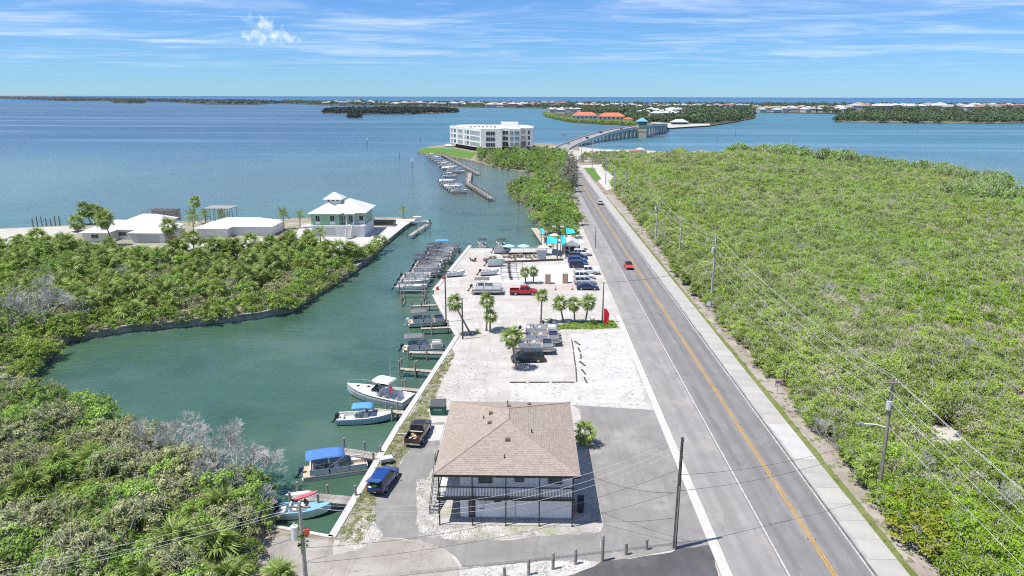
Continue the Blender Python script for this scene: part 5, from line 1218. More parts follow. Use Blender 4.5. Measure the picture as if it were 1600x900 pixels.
x, y = G(975, 191.8); t = thing('red_roof_annex', 'small orange-roofed wing right of the larger orange roofs', 'building', (x, y, .2)); MB().bb(0, 14, 0, 10, 0, 5.2).build('wall', WHITE, t); hip(-1, 15, -1, 11, 5.2, 3).build('roof', mat('orange_tile', (.5, .2, .1)), t)
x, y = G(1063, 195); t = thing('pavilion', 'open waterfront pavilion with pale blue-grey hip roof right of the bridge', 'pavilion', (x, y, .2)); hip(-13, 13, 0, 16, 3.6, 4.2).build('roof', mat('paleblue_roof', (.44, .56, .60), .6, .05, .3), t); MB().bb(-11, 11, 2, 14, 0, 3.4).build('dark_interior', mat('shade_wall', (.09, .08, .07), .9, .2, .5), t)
for px, w_ in ((1335, 70), (1475, 90), (1420, 60)):
    x, y = G(px, 171.5); far_house(x, y, w_, 22, 14, 0, 0, 'long white apartment block standing among the far houses on the right', 'far apartment blocks', 0, 'apartment_block')
for px, py, s in ((565, 160.5, 30), (575, 160.8, 24), (1540, 173.5, 24), (1552, 173.8, 18)):
    plant('tall_pine', 'tall dark pine rising above the far houses', 'tree', K_CAS[0], *G(px, py), s / 9, 'tall pines above the far houses')
# yard north of the mangroves by the bridge
for px, py, w_, rm, lb in ((1095, 245, 12, 2, 'long low grey shed roof behind the mangroves near the bridge'), (993, 243, 7, 3, 'small red-roofed kiosk on the sandy point by the bridge'), (1000, 240, 6, 0, 'white kiosk on the sandy point by the bridge'), (952, 243, 8, 0, 'white hut on the sandy point left of the kiosks')):
    far_house(*G(px, py), w_, 6, 3.0, 0, rm, lb, None, 0, 'kiosk')
# ------------------------------------------------------------------ vehicles
TYRE = mat('tyre_rubber', (.025, .025, .026), .85, .2, 6); RIM = mat('alloy_rim', (.42, .42, .43), .35, .1, 6, metal=.7)
CGLASS = mat('car_glass', (.018, .022, .028), .06, .2, 1, spec=.8); TAIL = mat('tail_light', (.42, .015, .015), .25, .1, 3, spec=.6); HEADL = mat('head_light', (.72, .72, .70), .15, .05, 3, spec=.8)
PLAST = mat('black_plastic', (.03, .03, .032), .6, .2, 5); CHROME = mat('chrome_bumper', (.55, .55, .56), .25, .1, 5, metal=.8)
def paint(n, c, rough=.28):
    m = mat('car_paint_' + n, c, rough, .06, 1.2, spec=.6); m.node_tree.nodes['Principled BSDF'].inputs['Coat Weight'].default_value = .6; m.node_tree.nodes['Principled BSDF'].inputs['Coat Roughness'].default_value = .08; return m
def panel(a, b, c, d, inset, out=.012):
    a, b, c, d = map(Vector, (a, b, c, d)); ce = (a + b + c + d) / 4; n = (b - a).cross(d - a).normalized()
    q = [ce + (p - ce) * (1 - inset) for p in (a, b, c, d)]
    return MB().loft([[p - n * .01 for p in q], [p + n * out for p in q]])
DIM = {'sedan': (4.7, 1.82, .72, .98, 1.46, (-1.75, 1.05), (-1.0, .30)), 'suv': (4.8, 1.92, .92, 1.08, 1.76, (-2.34, 1.15), (-2.08, .45)),
       'van': (5.1, 1.98, .92, 1.08, 1.78, (-2.48, 1.80), (-2.28, .75)), 'pickup': (5.85, 2.02, 1.02, 1.20, 1.92, (-.85, 1.42), (-.70, .72))}
def vehicle(label, kind, pm, loc, rz, name=None, group=None, open_hatch=False, soft=False, bedload=False):
    L, W, zf, zb, Hh, cb, ct = DIM[kind]; w_ = W / 2
    t = thing(name or {'sedan': 'car', 'suv': 'car', 'van': 'minivan', 'pickup': 'pickup_truck'}[kind], label, 'truck' if kind == 'pickup' else ('van' if kind == 'van' else 'car'), loc, rz, group)
    lo = .30 if kind != 'pickup' else .42
    def ring(x, ww, z0, z1): return [(x, -ww * .93, z0), (x, -ww, z0 + .14), (x, -ww, z1 - .22), (x, -ww * .93, z1 - .04), (x, -ww * .80, z1), (x, ww * .80, z1), (x, ww * .93, z1 - .04), (x, ww, z1 - .22), (x, ww, z0 + .14), (x, ww * .93, z0)]
    tail = -L / 2 if kind != 'pickup' else -.95
    st = [(tail, .90, lo + .1, zb - .10), (tail + .12, .97, lo, zb - .02), (-L * .25 if kind != 'pickup' else -.6, 1, lo, zb), (cb[1] * .6, 1, lo, zb), (cb[1] + .05, 1, lo, zb - .02), (L / 2 - .45, .98, lo, zf + .02), (L / 2 - .12, .93, lo, zf - .08), (L / 2, .82, lo + .08, zf - .22)]
    MB().loft([ring(x, w_ * k, a, b) for x, k, a, b in st]).build('body', pm, t)
    wb, wt = w_ * .90, w_ * .76
    B4 = [(cb[0], -wb, zb - .03), (cb[1], -wb, zb - .03), (cb[1], wb, zb - .03), (cb[0], wb, zb - .03)]; T4 = [(ct[0], -wt, Hh - .05), (ct[1], -wt, Hh - .05), (ct[1], wt, Hh - .05), (ct[0], wt, Hh - .05)]
    R4 = [((ct[0] + .10), -wt * .86, Hh), (ct[1] - .12, -wt * .86, Hh), (ct[1] - .12, wt * .86, Hh), (ct[0] + .10, wt * .86, Hh)]
    MB().loft([B4, T4, R4]).build('cabin', pm if not soft else PLAST, t)
    panel(B4[1], B4[2], T4[2], T4[1], .10).build('windshield', CGLASS, t)
    if not open_hatch: panel(B4[3], B4[0], T4[0], T4[3], .14).build('rear_window', CGLASS, t)
    nw = {'sedan': 2, 'suv': 3, 'van': 3, 'pickup': 2}[kind]
    for s_ in (0, 1):
        for k in range(nw):
            f0, f1 = k / nw, (k + 1) / nw; lerp = lambda p, q, f: Vector(p).lerp(Vector(q), f)
            if s_ == 0: q = (lerp(B4[0], B4[1], f0), lerp(B4[0], B4[1], f1), lerp(T4[0], T4[1], f1), lerp(T4[0], T4[1], f0))
            else: q = (lerp(B4[2], B4[3], f0), lerp(B4[2], B4[3], f1), lerp(T4[2], T4[3], f1), lerp(T4[2], T4[3], f0))
            panel(*q, .13).build('side_window', CGLASS, t)
    if kind == 'pickup':
        b = MB().bb(-L / 2, -.97, -w_ * .97, w_ * .97, .52, .66); b.build('bed_floor', PLAST, t)
        for s_ in (-1, 1): MB().bb(-L / 2 + .06, -.97, s_ * w_ * .97 - .07 * (s_ > 0), s_ * w_ * .97 + .07 * (s_ < 0), .5, zb - .02).build('bed_side', pm, t)
        MB().bb(-L / 2, -L / 2 + .06, -w_ * .95, w_ * .95, .55, zb - .04).build('tailgate', pm, t)
        MB().bb(-L / 2 - .14, -L / 2 - .005, -w_ * .95, w_ * .95, .42, .58).build('bumper', CHROME, t)
        if bedload:
            for k in range(7): MB().box((-2.3 + .2 * k, rnd.uniform(-.5, .5), .78), (.3, .25, .22), rnd.uniform(0, 3)).build('load_item', [WOODL, TRIM, mat('orange_item', (.6, .25, .05), .7, .1, 3)][k % 3], t)
    else: MB().bb(-L / 2 - .06, -L / 2 + .02, -w_ * .85, w_ * .85, lo + .08, lo + .26).build('bumper', PLAST if kind != 'sedan' else pm, t)
    MB().bb(L / 2 - .06, L / 2 + .05, -w_ * .8, w_ * .8, lo + .06, lo + .24).build('bumper', PLAST, t)
    MB().bb(L / 2 - .05, L / 2 + .02, -w_ * .42, w_ * .42, lo + .27, zf - .25).build('grille', PLAST, t)
    for s_ in (-1, 1):
        MB().bb(L / 2 - .22, L / 2 - .02, s_ * w_ * .70 - .16, s_ * w_ * .70 + .16, zf - .34, zf - .17).build('headlight', HEADL, t)
        MB().bb(-L / 2 - .01, -L / 2 + .08, s_ * w_ * .86 - .08, s_ * w_ * .86 + .08, zb - .42, zb - .12).build('tail_light', TAIL, t)
        MB().box((cb[1] - .25, s_ * (w_ + .1), zb + .08), (.12, .2, .14)).build('mirror', pm, t)
        for x in (-L * .30, L * .31):
            R_ = .34 if kind in ('sedan', 'van') else .38
            wl = MB().path([(0, -.11, 0), (0, .11, 0)], R_, 16).build('wheel', TYRE, t, (x, s_ * (w_ - .10), R_))
            MB().path([(0, s_ * .085, 0), (0, s_ * .125, 0)], R_ * .62, 12).build('rim', RIM, wl)
    MB().bb(-L / 2 - .065 if kind != 'pickup' else -L / 2 - .15, -L / 2 - .055 if kind != 'pickup' else -L / 2 - .142, -.16, .16, lo + .14 if kind != 'pickup' else .45, lo + .26 if kind != 'pickup' else .56).build('licence_plate', TRIM, t)
    if open_hatch:
        panel(B4[3], B4[0], T4[0], T4[3], .10, .004).build('open_boot', PLAST, t)
        MB().add([(ct[0], -wt, Hh - .02), (ct[0], wt, Hh - .02), (ct[0] - .85, wt * .95, Hh + .16), (ct[0] - .85, -wt * .95, Hh + .16), (ct[0], -wt, Hh + .03), (ct[0], wt, Hh + .03), (ct[0] - .85, wt * .95, Hh + .22), (ct[0] - .85, -wt * .95, Hh + .22)], [(3, 2, 1, 0), (4, 5, 6, 7), (0, 1, 5, 4), (1, 2, 6, 5), (2, 3, 7, 6), (3, 0, 4, 7)]).build('raised_tailgate', pm, t)
        MB().box((-2.2, .1, zb + .1), (.5, .5, .25), .4).build('boot_item', mat('green_bag', (.18, .36, .08), .8, .2, 4), t)
    return t
NAVY, BLUE = paint('navy', (.012, .020, .060)), paint('blue', (.015, .055, .22)); BROWNK = paint('dark_brown', (.035, .026, .026)); REDP = paint('red', (.36, .012, .018)); WHITEP = paint('white', (.70, .70, .69)); SILV = paint('silver', (.46, .47, .48), .35); DKP = paint('charcoal', (.02, .021, .024)); ORR = paint('orange_red', (.62, .055, .022))
def vs(label, kind, pm, rear, front, **k):
    (x, y), a, L = span(rear, front); z = k.pop('z', .04); return vehicle(label, kind, pm, (x, y, z), a, **k)
vs('dark brown pickup truck with loaded bed parked beside the brown-roofed house', 'pickup', BROWNK, (643, 702), (665, 664), bedload=True)
vs('blue estate car with open tailgate parked on the drive by the seawall', 'suv', BLUE, (588, 773), (611, 742), open_hatch=True)
vs('dark minivan parked on the sand behind a cabbage palm', 'van', DKP, (847, 563.5), (802, 565), z=.015)
vs('red pickup truck parked on the pale sand lot', 'pickup', REDP, (797, 460), (840, 460), z=.025)
for k, (lb, kd, pm, x, y) in enumerate([('white hatchback at the far end of the parked row', 'suv', WHITEP, 15.0, 180.0), ('blue car second from the far end of the parked row', 'suv', NAVY, 13.6, 175.8), ('navy crossover third from the far end of the parked row', 'suv', BLUE, 13.2, 171.4), ('dark blue car directly behind the white pickup', 'suv', NAVY, 13.2, 166.8), ('white pickup truck in the middle of the parked row', 'pickup', WHITEP, 14.6, 160.2), ('white car third from the near end of the parked row', 'suv', WHITEP, 13.6, 155.6), ('silver car second from the near end of the parked row', 'suv', SILV, 13.4, 151.0), ('navy sedan at the near end of the parked row', 'sedan', NAVY, 13.6, 146.4)]):
    vehicle(lb, kd, pm, (x, y, .03), rnd.uniform(-.06, .06), group='cars parked in the marina row')
vehicle('orange-red convertible with black top driving towards the camera', 'sedan', ORR, (25.2, 166.5, .035), -PI / 2, soft=True)
vehicle('white car driving away along the far stretch of road', 'suv', WHITEP, (29.0, 271.5, .035), PI / 2)
for k, (i, s_, pm, lb) in enumerate(((15, 1, NAVY, 'dark car climbing the bridge, nearest to the road'), (20, -2.7, DKP, 'dark car on the bridge coming down in the left lane'), (24, 2.7, REDP, 'red car high on the bridge near the tower'), (10, -2.7, SILV, 'silver car at the foot of the bridge'))):
    c, n = cl[i], nrm[i]; p = c + n * s_; vehicle(lb, 'suv', pm, (p.x, p.y, p.z + .05), math.atan2(n.y, n.x) + PI / 2)
for px, py, pm, lb in ((874, 240, DKP, 'dark car parked on the sand left of the bridge foot'), (880, 246, WHITEP, 'white car parked left of the bridge foot'), (958, 243, DKP, 'dark car parked on the sandy point beside the hut'), (975, 241, WHITEP, 'white car parked on the sandy point near the water')):
    vehicle(lb, 'suv', pm, G(px, py) + (.06,), rnd.uniform(0, 3))

# ------------------------------------------------------------------ boats
GEL = mat('white_gelcoat', (.76, .76, .75), .25, .04, 1.5, spec=.5); GELB = mat('pale_blue_hull', (.34, .46, .58), .25, .05, 1.5, spec=.5); GELG = mat('pale_grey_hull', (.52, .55, .58), .3, .06, 1.5, spec=.5)
ALU = mat('brushed_aluminium', (.50, .50, .50), .4, .1, 3, metal=.6); CANB = mat('blue_canvas', (.075, .19, .46), .85, .1, 2); CANS = mat('sky_blue_canvas', (.10, .30, .58), .85, .1, 2); CANG = mat('dark_grey_canvas', (.055, .058, .068), .85, .15, 2); CANM = mat('grey_canvas', (.16, .155, .165), .85, .12, 2); CANT = mat('turquoise_canvas', (.03, .48, .55), .8, .08, 1)
VINYL = mat('cream_vinyl', (.62, .60, .56), .6, .06, 2); VINB = mat('navy_vinyl', (.05, .07, .13), .6, .1, 2); INNER = mat('deck_liner', (.64, .63, .61), .6, .08, 2); REDC = mat('red_cloth', (.50, .02, .05), .85, .12, 4); BROWNC = mat('tan_deck', (.46, .38, .29), .8, .12, 3)
def hull(t, L, B, free=.85, draft=.35, tf=.6, hm=GEL, lm=INNER, band=None):
    N = 15; R = []; inn = []
    for i in range(N):
        u = i / (N - 1); b = B / 2 * (1 - max(0, (u - .42) / .58) ** 2.3) + .02; x = -L / 2 + L * u; zs = free * (1 + .40 * u * u); cb = b * (.88 - .25 * max(0, u - .5)); zc = .05 + .75 * max(0, u - .45) ** 1.6; zk = -draft + (draft + .55 * free) * max(0, (u - .72) / .28) ** 2
        zc = max(zc, zk + .02); R.append([(x, -b, zs), (x, -b * .98, zs * .62), (x, -cb, zc), (x, 0, zk), (x, cb, zc), (x, b * .98, zs * .62), (x, b, zs)])
        inn.append((u, x, b, zs))
    MB().loft(R, False, False).add(R[0], [tuple(range(7))]).build('hull', hm, t)
    d = MB(); k = [q for q in inn if .02 <= q[0] <= tf]; fl = .22
    rg = [[(x, -b, zs), (x, -b * .84, zs + .01), (x, -b * .82, fl), (x, b * .82, fl), (x, b * .84, zs + .01), (x, b, zs)] for u, x, b, zs in k]
    x, b, zs = k[0][1:]; rg = [[(-L / 2, -inn[0][2], inn[0][3]), (-L / 2, -inn[0][2] * .84, inn[0][3] + .01), (-L / 2 + .02, -inn[0][2] * .82, inn[0][3] * .8), (-L / 2 + .02, inn[0][2] * .82, inn[0][3] * .8), (-L / 2, inn[0][2] * .84, inn[0][3] + .01), (-L / 2, inn[0][2], inn[0][3])]] + rg
    d.loft(rg, False, False)
    x, b, zs = k[-1][1:]; d.quad((x, -b * .82, fl), (x, b * .82, fl), (x, b * .84, zs + .06), (x, -b * .84, zs + .06))
    f = [q for q in inn if q[0] >= k[-1][0]]
    d.loft([[(x, -b, zs), (x, -b * .5, zs + .06), (x, 0, zs + .09), (x, b * .5, zs + .06), (x, b, zs)] for u, x, b, zs in f], False, False)
    d.build('deck', lm, t)
    if band is not None: MB().loft([[(x, s_ * (b + .012), zs - .02), (x, s_ * (b + .02), zs - .09)] for s_ in (-1,) for u, x, b, zs in inn], False, False).build('rub_rail', band, t); MB().loft([[(x, (b + .02), zs - .09), (x, (b + .012), zs - .02)] for u, x, b, zs in inn], False, False).build('rub_rail', band, t)
def outboard(t, x, y=0.0, z=.4, s=1.0, m=DKP, tilt=.5):
    o = MB(); a = Matrix.Rotation(tilt, 3, 'Y')
    rings = [[(cx + dx * k, dy * k, cz) for dx, dy in ((-.28, -.2), (.18, -.24), (.26, 0), (.18, .24), (-.28, .2), (-.36, 0))] for cx, cz, k in ((0, .15, .8), (0, .35, 1), (0, .62, 1), (-.03, .80, .72))]
    o.loft(rings); o.v = [tuple(a @ Vector(p) * s) for p in o.v]; o.build('outboard_engine', m, t, (x, y, z))
    o = MB().bb(-.12, .12, -.09, .09, -.75, .16).bb(-.25, .14, -.03, .03, -1.0, -.74).tube((-.3, 0, -.92), (.12, 0, -.92), .07, .05, 8); o.v = [tuple(a @ Vector(p) * s) for p in o.v]; o.build('engine_leg', m, t, (x, y, z))
def bimini(t, x0, x1, hw, z, m, z0=.7, camber=.16, fm=ALU):
    R = []
    for i in range(6):
        u = i / 5; x = x0 + (x1 - x0) * u; zc = z + .10 * math.sin(PI * u)
        R.append([(x, hw * v, zc + camber * (1 - v * v)) for v in (-1, -.6, -.2, .2, .6, 1)] + [(x, hw * v, zc + camber * (1 - v * v) - .05) for v in (1, .6, .2, -.2, -.6, -1)])
    c = MB().loft(R).build('canopy', m, t, smooth=True)
    for s_ in (-1, 1):
        MB().path([((x0 + x1) / 2, s_ * hw, z0), (x0 + .1, s_ * hw, z + .02)], .022, 5).build('canopy_pole', fm, t); MB().path([((x0 + x1) / 2, s_ * hw, z0), (x1 - .1, s_ * hw, z + .02)], .022, 5).build('canopy_pole', fm, t)
def pontoon(label, loc, rz, L=7.4, cm=None, seat=VINYL, fence=GELG, group=None, engine=DKP, cpos=(-.45, .05), name='pontoon_boat', ez=.55):
    t = thing(name, label, 'boat', loc, rz, group); B = 2.55
    for s_ in (-.98, .98):
        MB().path([(-L / 2, s_, .05), (-L / 2 + .1, s_, .05), (L / 2 - 1.0, s_, .05), (L / 2 - .45, s_, .12), (L / 2 - .02, s_, .26)], [.30, .33, .33, .25, .05], 12).build('float_tube', ALU, t, smooth=True)
    MB().bb(-L / 2 + .15, L / 2 - .45, -B / 2, B / 2, .40, .52).build('deck', BROWNC, t); MB().bb(-L / 2 + .13, L / 2 - .43, -B / 2 - .03, B / 2 + .03, .36, .46).build('deck_edge', ALU, t)
    xs = [(-L / 2 + .9, -L * .12), (-L * .10, L * .16), (L * .18, L / 2 - .6)]
    for s_ in (-1, 1):
        for a, b in xs: MB().bb(a, b, s_ * (B / 2 - .05) - .025, s_ * (B / 2 - .05) + .025, .60, 1.18).build('fence_panel', fence, t)
        MB().path([(-L / 2 + .9, s_ * (B / 2 - .05), 1.22), (L / 2 - .6, s_ * (B / 2 - .05), 1.22)], .028, 5).build('rail', ALU, t)
        MB().bb(L * .20, L / 2 - .75, s_ * .86 - .28, s_ * .86 + .28, .52, .92).build('seat', seat, t); MB().bb(L * .20, L / 2 - .75, s_ * 1.14 - .07, s_ * 1.14 + .07, .92, 1.22).build('seat_back', seat, t)
    for a in (L / 2 - .62,): MB().bb(a - .025, a + .025, .45, B / 2 - .05, .60, 1.18).build('fence_panel', fence, t); MB().bb(a - .025, a + .025, -B / 2 + .05, -.45, .60, 1.18).build('fence_panel', fence, t)
    MB().bb(-L / 2 + .95, -L / 2 + 1.6, -B / 2 + .15, B / 2 - .15, .52, .95).build('seat', seat, t); MB().bb(-L / 2 + .9, -L / 2 + 1.05, -B / 2 + .15, B / 2 - .15, .95, 1.3).build('seat_back', seat, t)
    MB().add([(-.4, -.95, .52), (.35, -.95, .52), (.35, -.2, .52), (-.4, -.2, .52), (-.3, -.9, 1.25), (.1, -.9, 1.4), (.1, -.25, 1.4), (-.3, -.25, 1.25)], [(3, 2, 1, 0), (4, 5, 6, 7), (0, 1, 5, 4), (1, 2, 6, 5), (2, 3, 7, 6), (3, 0, 4, 7)]).build('console', GEL, t)
    MB().bb(-1.15, -.7, -.85, -.3, .52, 1.0).build('helm_seat', VINB, t); MB().bb(-1.22, -1.08, -.85, -.3, 1.0, 1.45).build('helm_seat_back', VINB, t)
    if cm is not None: bimini(t, L * cpos[0], L * cpos[1], B / 2 - .05, 2.45, cm, 1.2)
    if engine is not None: outboard(t, -L / 2 - .22, 0, ez, .95, engine, .55)
    return t
def runabout(label, loc, rz, L=6.2, B=2.3, top=None, hm=GEL, group=None, eng=1, em=DKP, cover=None, lm=INNER, name='motor_boat', windscreen=True, band=None):
    t = thing(name, label, 'boat', loc, rz, group); hull(t, L, B, .82, .3, .62, hm, lm, band)
    MB().loft([[(-.35, -.42, .22), (.5, -.42, .22), (.5, .42, .22), (-.35, .42, .22)], [(-.3, -.38, 1.15), (.25, -.36, 1.3), (.25, .36, 1.3), (-.3, .38, 1.15)]]).build('console', GEL, t)
    if windscreen: MB().loft([[(.28, -.45, 1.2), (.36, -.45, 1.2), (.36, .45, 1.2), (.28, .45, 1.2)], [(.02, -.38, 1.62), (.06, -.38, 1.62), (.06, .38, 1.62), (.02, .38, 1.62)]]).build('windscreen', CGLASS, t)
    MB().bb(-1.35, -.75, -.5, .5, .22, .85).build('helm_seat', VINYL, t); MB().bb(-1.42, -1.28, -.5, .5, .85, 1.25).build('helm_seat_back', VINYL, t); MB().bb(-L / 2 + .25, -L / 2 + .75, -B * .36, B * .36, .22, .62).build('stern_seat', VINYL, t)
    if top is not None: bimini(t, -1.7, 1.0, .95, 2.15, top, .7, .12)
    if cover is not None: MB().loft([[(x, -b, .8 + .1 * k), (x, -b * .5, 1.15 + .2 * k), (x, 0, 1.3 + .25 * k), (x, b * .5, 1.15 + .2 * k), (x, b, .8 + .1 * k)] for x, b, k in ((-L / 2, B * .46, 0), (-L * .2, B * .5, .6), (.3, B * .5, 1), (L * .3, B * .38, .5), (L * .48, .1, .3))], False, False).build('boat_cover', cover, t)
    for k in range(eng): outboard(t, -L / 2 - .25, (k - (eng - 1) / 2) * .62, .55, .95, em, .6)
    return t
def cruiser(label, p0, p1):
    (x, y), a, L = span(p0, p1, WZ + .2); L = 10.2
    t = thing('sport_cruiser', label, 'boat', (x, y, WZ), a); hull(t, L, 3.4, 1.15, .5, .47, GELG, GEL, mat('dark_rub_rail', (.05, .05, .06), .5, .1, 3))
    MB().loft([[(-.6, -1.1, 1.3), (2.6, -.75, 1.45), (2.6, .75, 1.45), (-.6, 1.1, 1.3)], [(-.6, -1.0, 1.75), (2.1, -.6, 1.72), (2.1, .6, 1.72), (-.6, 1.0, 1.75)]]).build('trunk_cabin', GEL, t)
    MB().loft([[(.4, -1.05, 1.76), (.55, -.6, 1.76), (.55, .6, 1.76), (.4, 1.05, 1.76), (-1.0, 1.12, 1.76), (-1.0, 1.06, 1.76), (.3, 1.0, 1.76), (.45, .55, 1.76), (.45, -.55, 1.76), (.3, -1.0, 1.76), (-1.0, -1.06, 1.76), (-1.0, -1.12, 1.76)], [(-.2, -1.0, 2.45), (-.1, -.6, 2.45), (-.1, .6, 2.45), (-.2, 1.0, 2.45), (-1.1, 1.08, 2.35), (-1.1, 1.02, 2.35), (-.25, .95, 2.45), (-.16, .55, 2.45), (-.16, -.55, 2.45), (-.25, -.95, 2.45), (-1.1, -1.02, 2.35), (-1.1, -1.08, 2.35)]]).build('windshield', CGLASS, t)
    MB().loft([[(-2.6, -1.1, 3.1), (-.2, -1.15, 3.1), (.35, -.7, 3.1), (.35, .7, 3.1), (-.2, 1.15, 3.1), (-2.6, 1.1, 3.1)], [(-2.5, -1.0, 3.3), (-.2, -1.05, 3.34), (.2, -.6, 3.3), (.2, .6, 3.3), (-.2, 1.05, 3.34), (-2.5, 1.0, 3.3)]]).build('hardtop', GEL, t)
    for s_ in (-1, 1):
        for a_, b_ in (((-1.0, 1.3), (-1.3, 3.1)), ((-1.9, 1.2), (-2.3, 3.1)), ((.2, 1.9), (-.1, 3.1))): MB().path([(a_[0], s_ * 1.12, a_[1]), (b_[0], s_ * 1.05, b_[1])], .035, 6).build('top_support', ALU, t)
        MB().path([(4.9, s_ * .12, 2.2), (4.2, s_ * .62, 2.15), (3, s_ * 1.2, 2.05), (1.6, s_ * 1.52, 1.95), (1.0, s_ * 1.6, 1.45)], .025, 5).build('bow_rail', ALU, t)
        for q in ((4.2, .62, 1.5), (3, 1.2, 1.4), (1.8, 1.5, 1.35)): MB().path([(q[0], s_ * q[1], q[2]), (q[0], s_ * q[1], q[2] + .65)], .02, 5).build('rail_stanchion', ALU, t)
    MB().dome((-1.0, 0, 3.3), .3, .3, .22).build('radar_dome', GEL, t); MB().path([(-1.6, -.9, 3.3), (-1.7, -.95, 6.0)], .02, 5).build('antenna', TRIM, t); MB().path([(-2.2, .8, 3.3), (-2.3, .8, 4.3)], .02, 5).build('antenna', TRIM, t)
    MB().bb(-1.5, -1.0, -.5, .5, .22, 1.1).build('helm_seat', VINYL, t); MB().bb(-3.0, -2.2, -.45, .45, .22, .75).build('engine_box', VINYL, t); MB().bb(1.2, 1.6, -.25, .25, 1.73, 1.8).build('hatch', CGLASS, t); MB().bb(3.0, 3.4, -.25, .25, 1.5, 1.58).build('hatch', CGLASS, t)
    MB().bb(-5.7, -5.12, -1.4, 1.4, .15, .25).build('swim_platform', WOOD, t)
    MB().loft([[(-2.7, .9, 2.1), (-2.75, .94, 2.1), (-2.75, .94, 3.0), (-2.7, .9, 3.0)], [(-3.1, 1.15, 1.9), (-3.15, 1.2, 1.9), (-3.25, 1.1, 2.7), (-3.2, 1.05, 2.7)]]).build('red_flag', REDC, t)
    return t
cruiser('large white sport cruiser with hardtop moored stern to the seawall', (645, 633), (538, 612))
def bs(fn, label, stern, bow, **k):
    (x, y), a, L = span(stern, bow, WZ + .15); return fn(label, (x, y, WZ + k.pop('dz', .05)), a, **k)
bs(runabout, 'pale blue centre-console boat with blue canvas top moored bow to the seawall', (527, 658), (617, 655), L=7.3, B=2.5, top=CANS, hm=GELB, em=DKP, name='centre_console_boat', windscreen=True)
bs(pontoon, 'silver pontoon boat under a bright blue canopy at the near dock', (474, 743), (579, 729), L=7.7, cm=CANB, engine=paint('slate', (.05, .07, .11)), cpos=(-.43, .12))
bs(runabout, 'small white and sky-blue runabout tied at the near grey dock', (438, 804), (514, 800), L=5.3, B=2.1, lm=mat('sky_blue_deck', (.20, .42, .56), .4, .08, 2), name='motor_boat')
bs(pontoon, 'grey pontoon boat with dark canopy and cream bow seats at the finger pier', (628, 547), (697, 543), L=7.2, cm=CANM, cpos=(-.46, .02))
bs(pontoon, 'pontoon boat with grey canopy and navy seats on a lift', (634, 509), (702, 505), L=7.2, cm=CANM, seat=VINB, cpos=(-.42, .0), dz=.4, engine=WHITEP)
# the crowded row on lifts along the white seawall
PILEM = mat('lift_pile', (.30, .275, .245), .9, .25, 1.5, 0.4, 12, spec=.1)
def lift(x, y, L, rz, label, group):
    t = thing('boat_lift', label, 'boat lift', (x, y, 0), rz, group)
    for a in (-L * .30, L * .34):
        for b in (-1.75, 1.75): MB().tube((a, b, -3), (a, b, 1.3), .15, .14, 8).build('pile', PILEM, t)
        MB().bb(a - .08, a + .08, -1.6, 1.6, -.75, -.58).build('cross_beam', ALU, t)
    for b in (-1.75, 1.75): MB().bb(-L * .30 - .15, L * .34 + .15, b - .08, b + .08, 1.3, 1.46).build('top_beam', ALU, t)
wa, wb_ = Vector(SEAWALL_MARINA[5]), Vector(SEAWALL_MARINA[6])
ROW = [('white open runabout on the lift nearest the bare piles', 'r', None), ('white runabout second from the bare piles', 'r', None), ('open pontoon boat without canopy in the lift row', 'p', None), ('open grey pontoon boat beside the dark canopies', 'p', 0), ('dark-canopied pontoon boat, first from the open boats', 'p', CANG), ('dark-canopied pontoon boat, second from the open boats', 'p', CANG), ('dark-canopied pontoon boat, third from the open boats', 'p', CANG), ('dark-canopied pontoon boat, fourth from the open boats', 'p', CANG), ('dark-canopied pontoon boat next to the light blue canopy', 'p', CANG), ('pontoon boat with light blue canopy at the far end of the lift row', 'p', CANS)]
for i, (lb, k, cm) in enumerate(ROW):
    f = .05 + i / len(ROW) * .98; p = wa.lerp(wb_, f); x = p.x - 5.4 - (i % 3) * .5; y = p.y
    if k == 'r': runabout(lb, (x, y, WZ + .75), 0, 7.0, 2.4, group='boats in the lift row')
    else: pontoon(lb, (x, y, WZ + .75), 0, 7.2, cm if cm else None, VINYL if i % 3 else VINB, GELG if i % 2 else GEL, 'boats in the lift row', cpos=(-.5, .02))
    lift(x, y, 8, 0, 'timber and aluminium boat lift in the row along the white seawall', 'boat lifts along the white seawall')
for i, (px, lb, cm) in enumerate(((752, 'pontoon boat with dark canopy at the left of the far marina edge', CANG), (782, 'pontoon boat with dark canopy at the right of the far marina edge', CANG))):
    x, y = G(px, 388); pontoon(lb, (x, y + 4.2, WZ + .2), PI / 2, 6.6, cm, VINYL, cpos=(-.2, .25), engine=None)
# boats standing in the lot
def trailer(label, loc, rz, L=6.5, group=None):
    t = thing('boat_trailer', label, 'trailer', loc, rz, group)
    for s_ in (-.75, .75):
        MB().bb(-L / 2, L / 2 - 1.6, s_ - .05, s_ + .05, .42, .54).build('frame_rail', METAL, t); MB().path([(L / 2 - 1.6, s_, .48), (L / 2 - .3, 0, .48)], .05, 5).build('tongue_arm', METAL, t)
        wl = MB().path([(0, -.1, 0), (0, .1, 0)], .33, 14).build('wheel', TYRE, t, (-L * .12, s_ * 1.28, .33)); MB().path([(0, s_ * .14, 0), (0, s_ * .16, 0)], .18, 10).build('rim', RIM, wl)
        MB().bb(-L * .12 - .45, -L * .12 + .45, s_ * 1.28 - .14, s_ * 1.28 + .14, .70, .74).build('mudguard', DARKM, t)
    for x in (-L / 2 + .3, -L * .12, L * .15): MB().bb(x - .05, x + .05, -1.2, 1.2, .34, .42).build('cross_member', METAL, t)
    MB().tube((L / 2 - .45, 0, .0), (L / 2 - .45, 0, .9), .04).build('jack', DARKM, t)
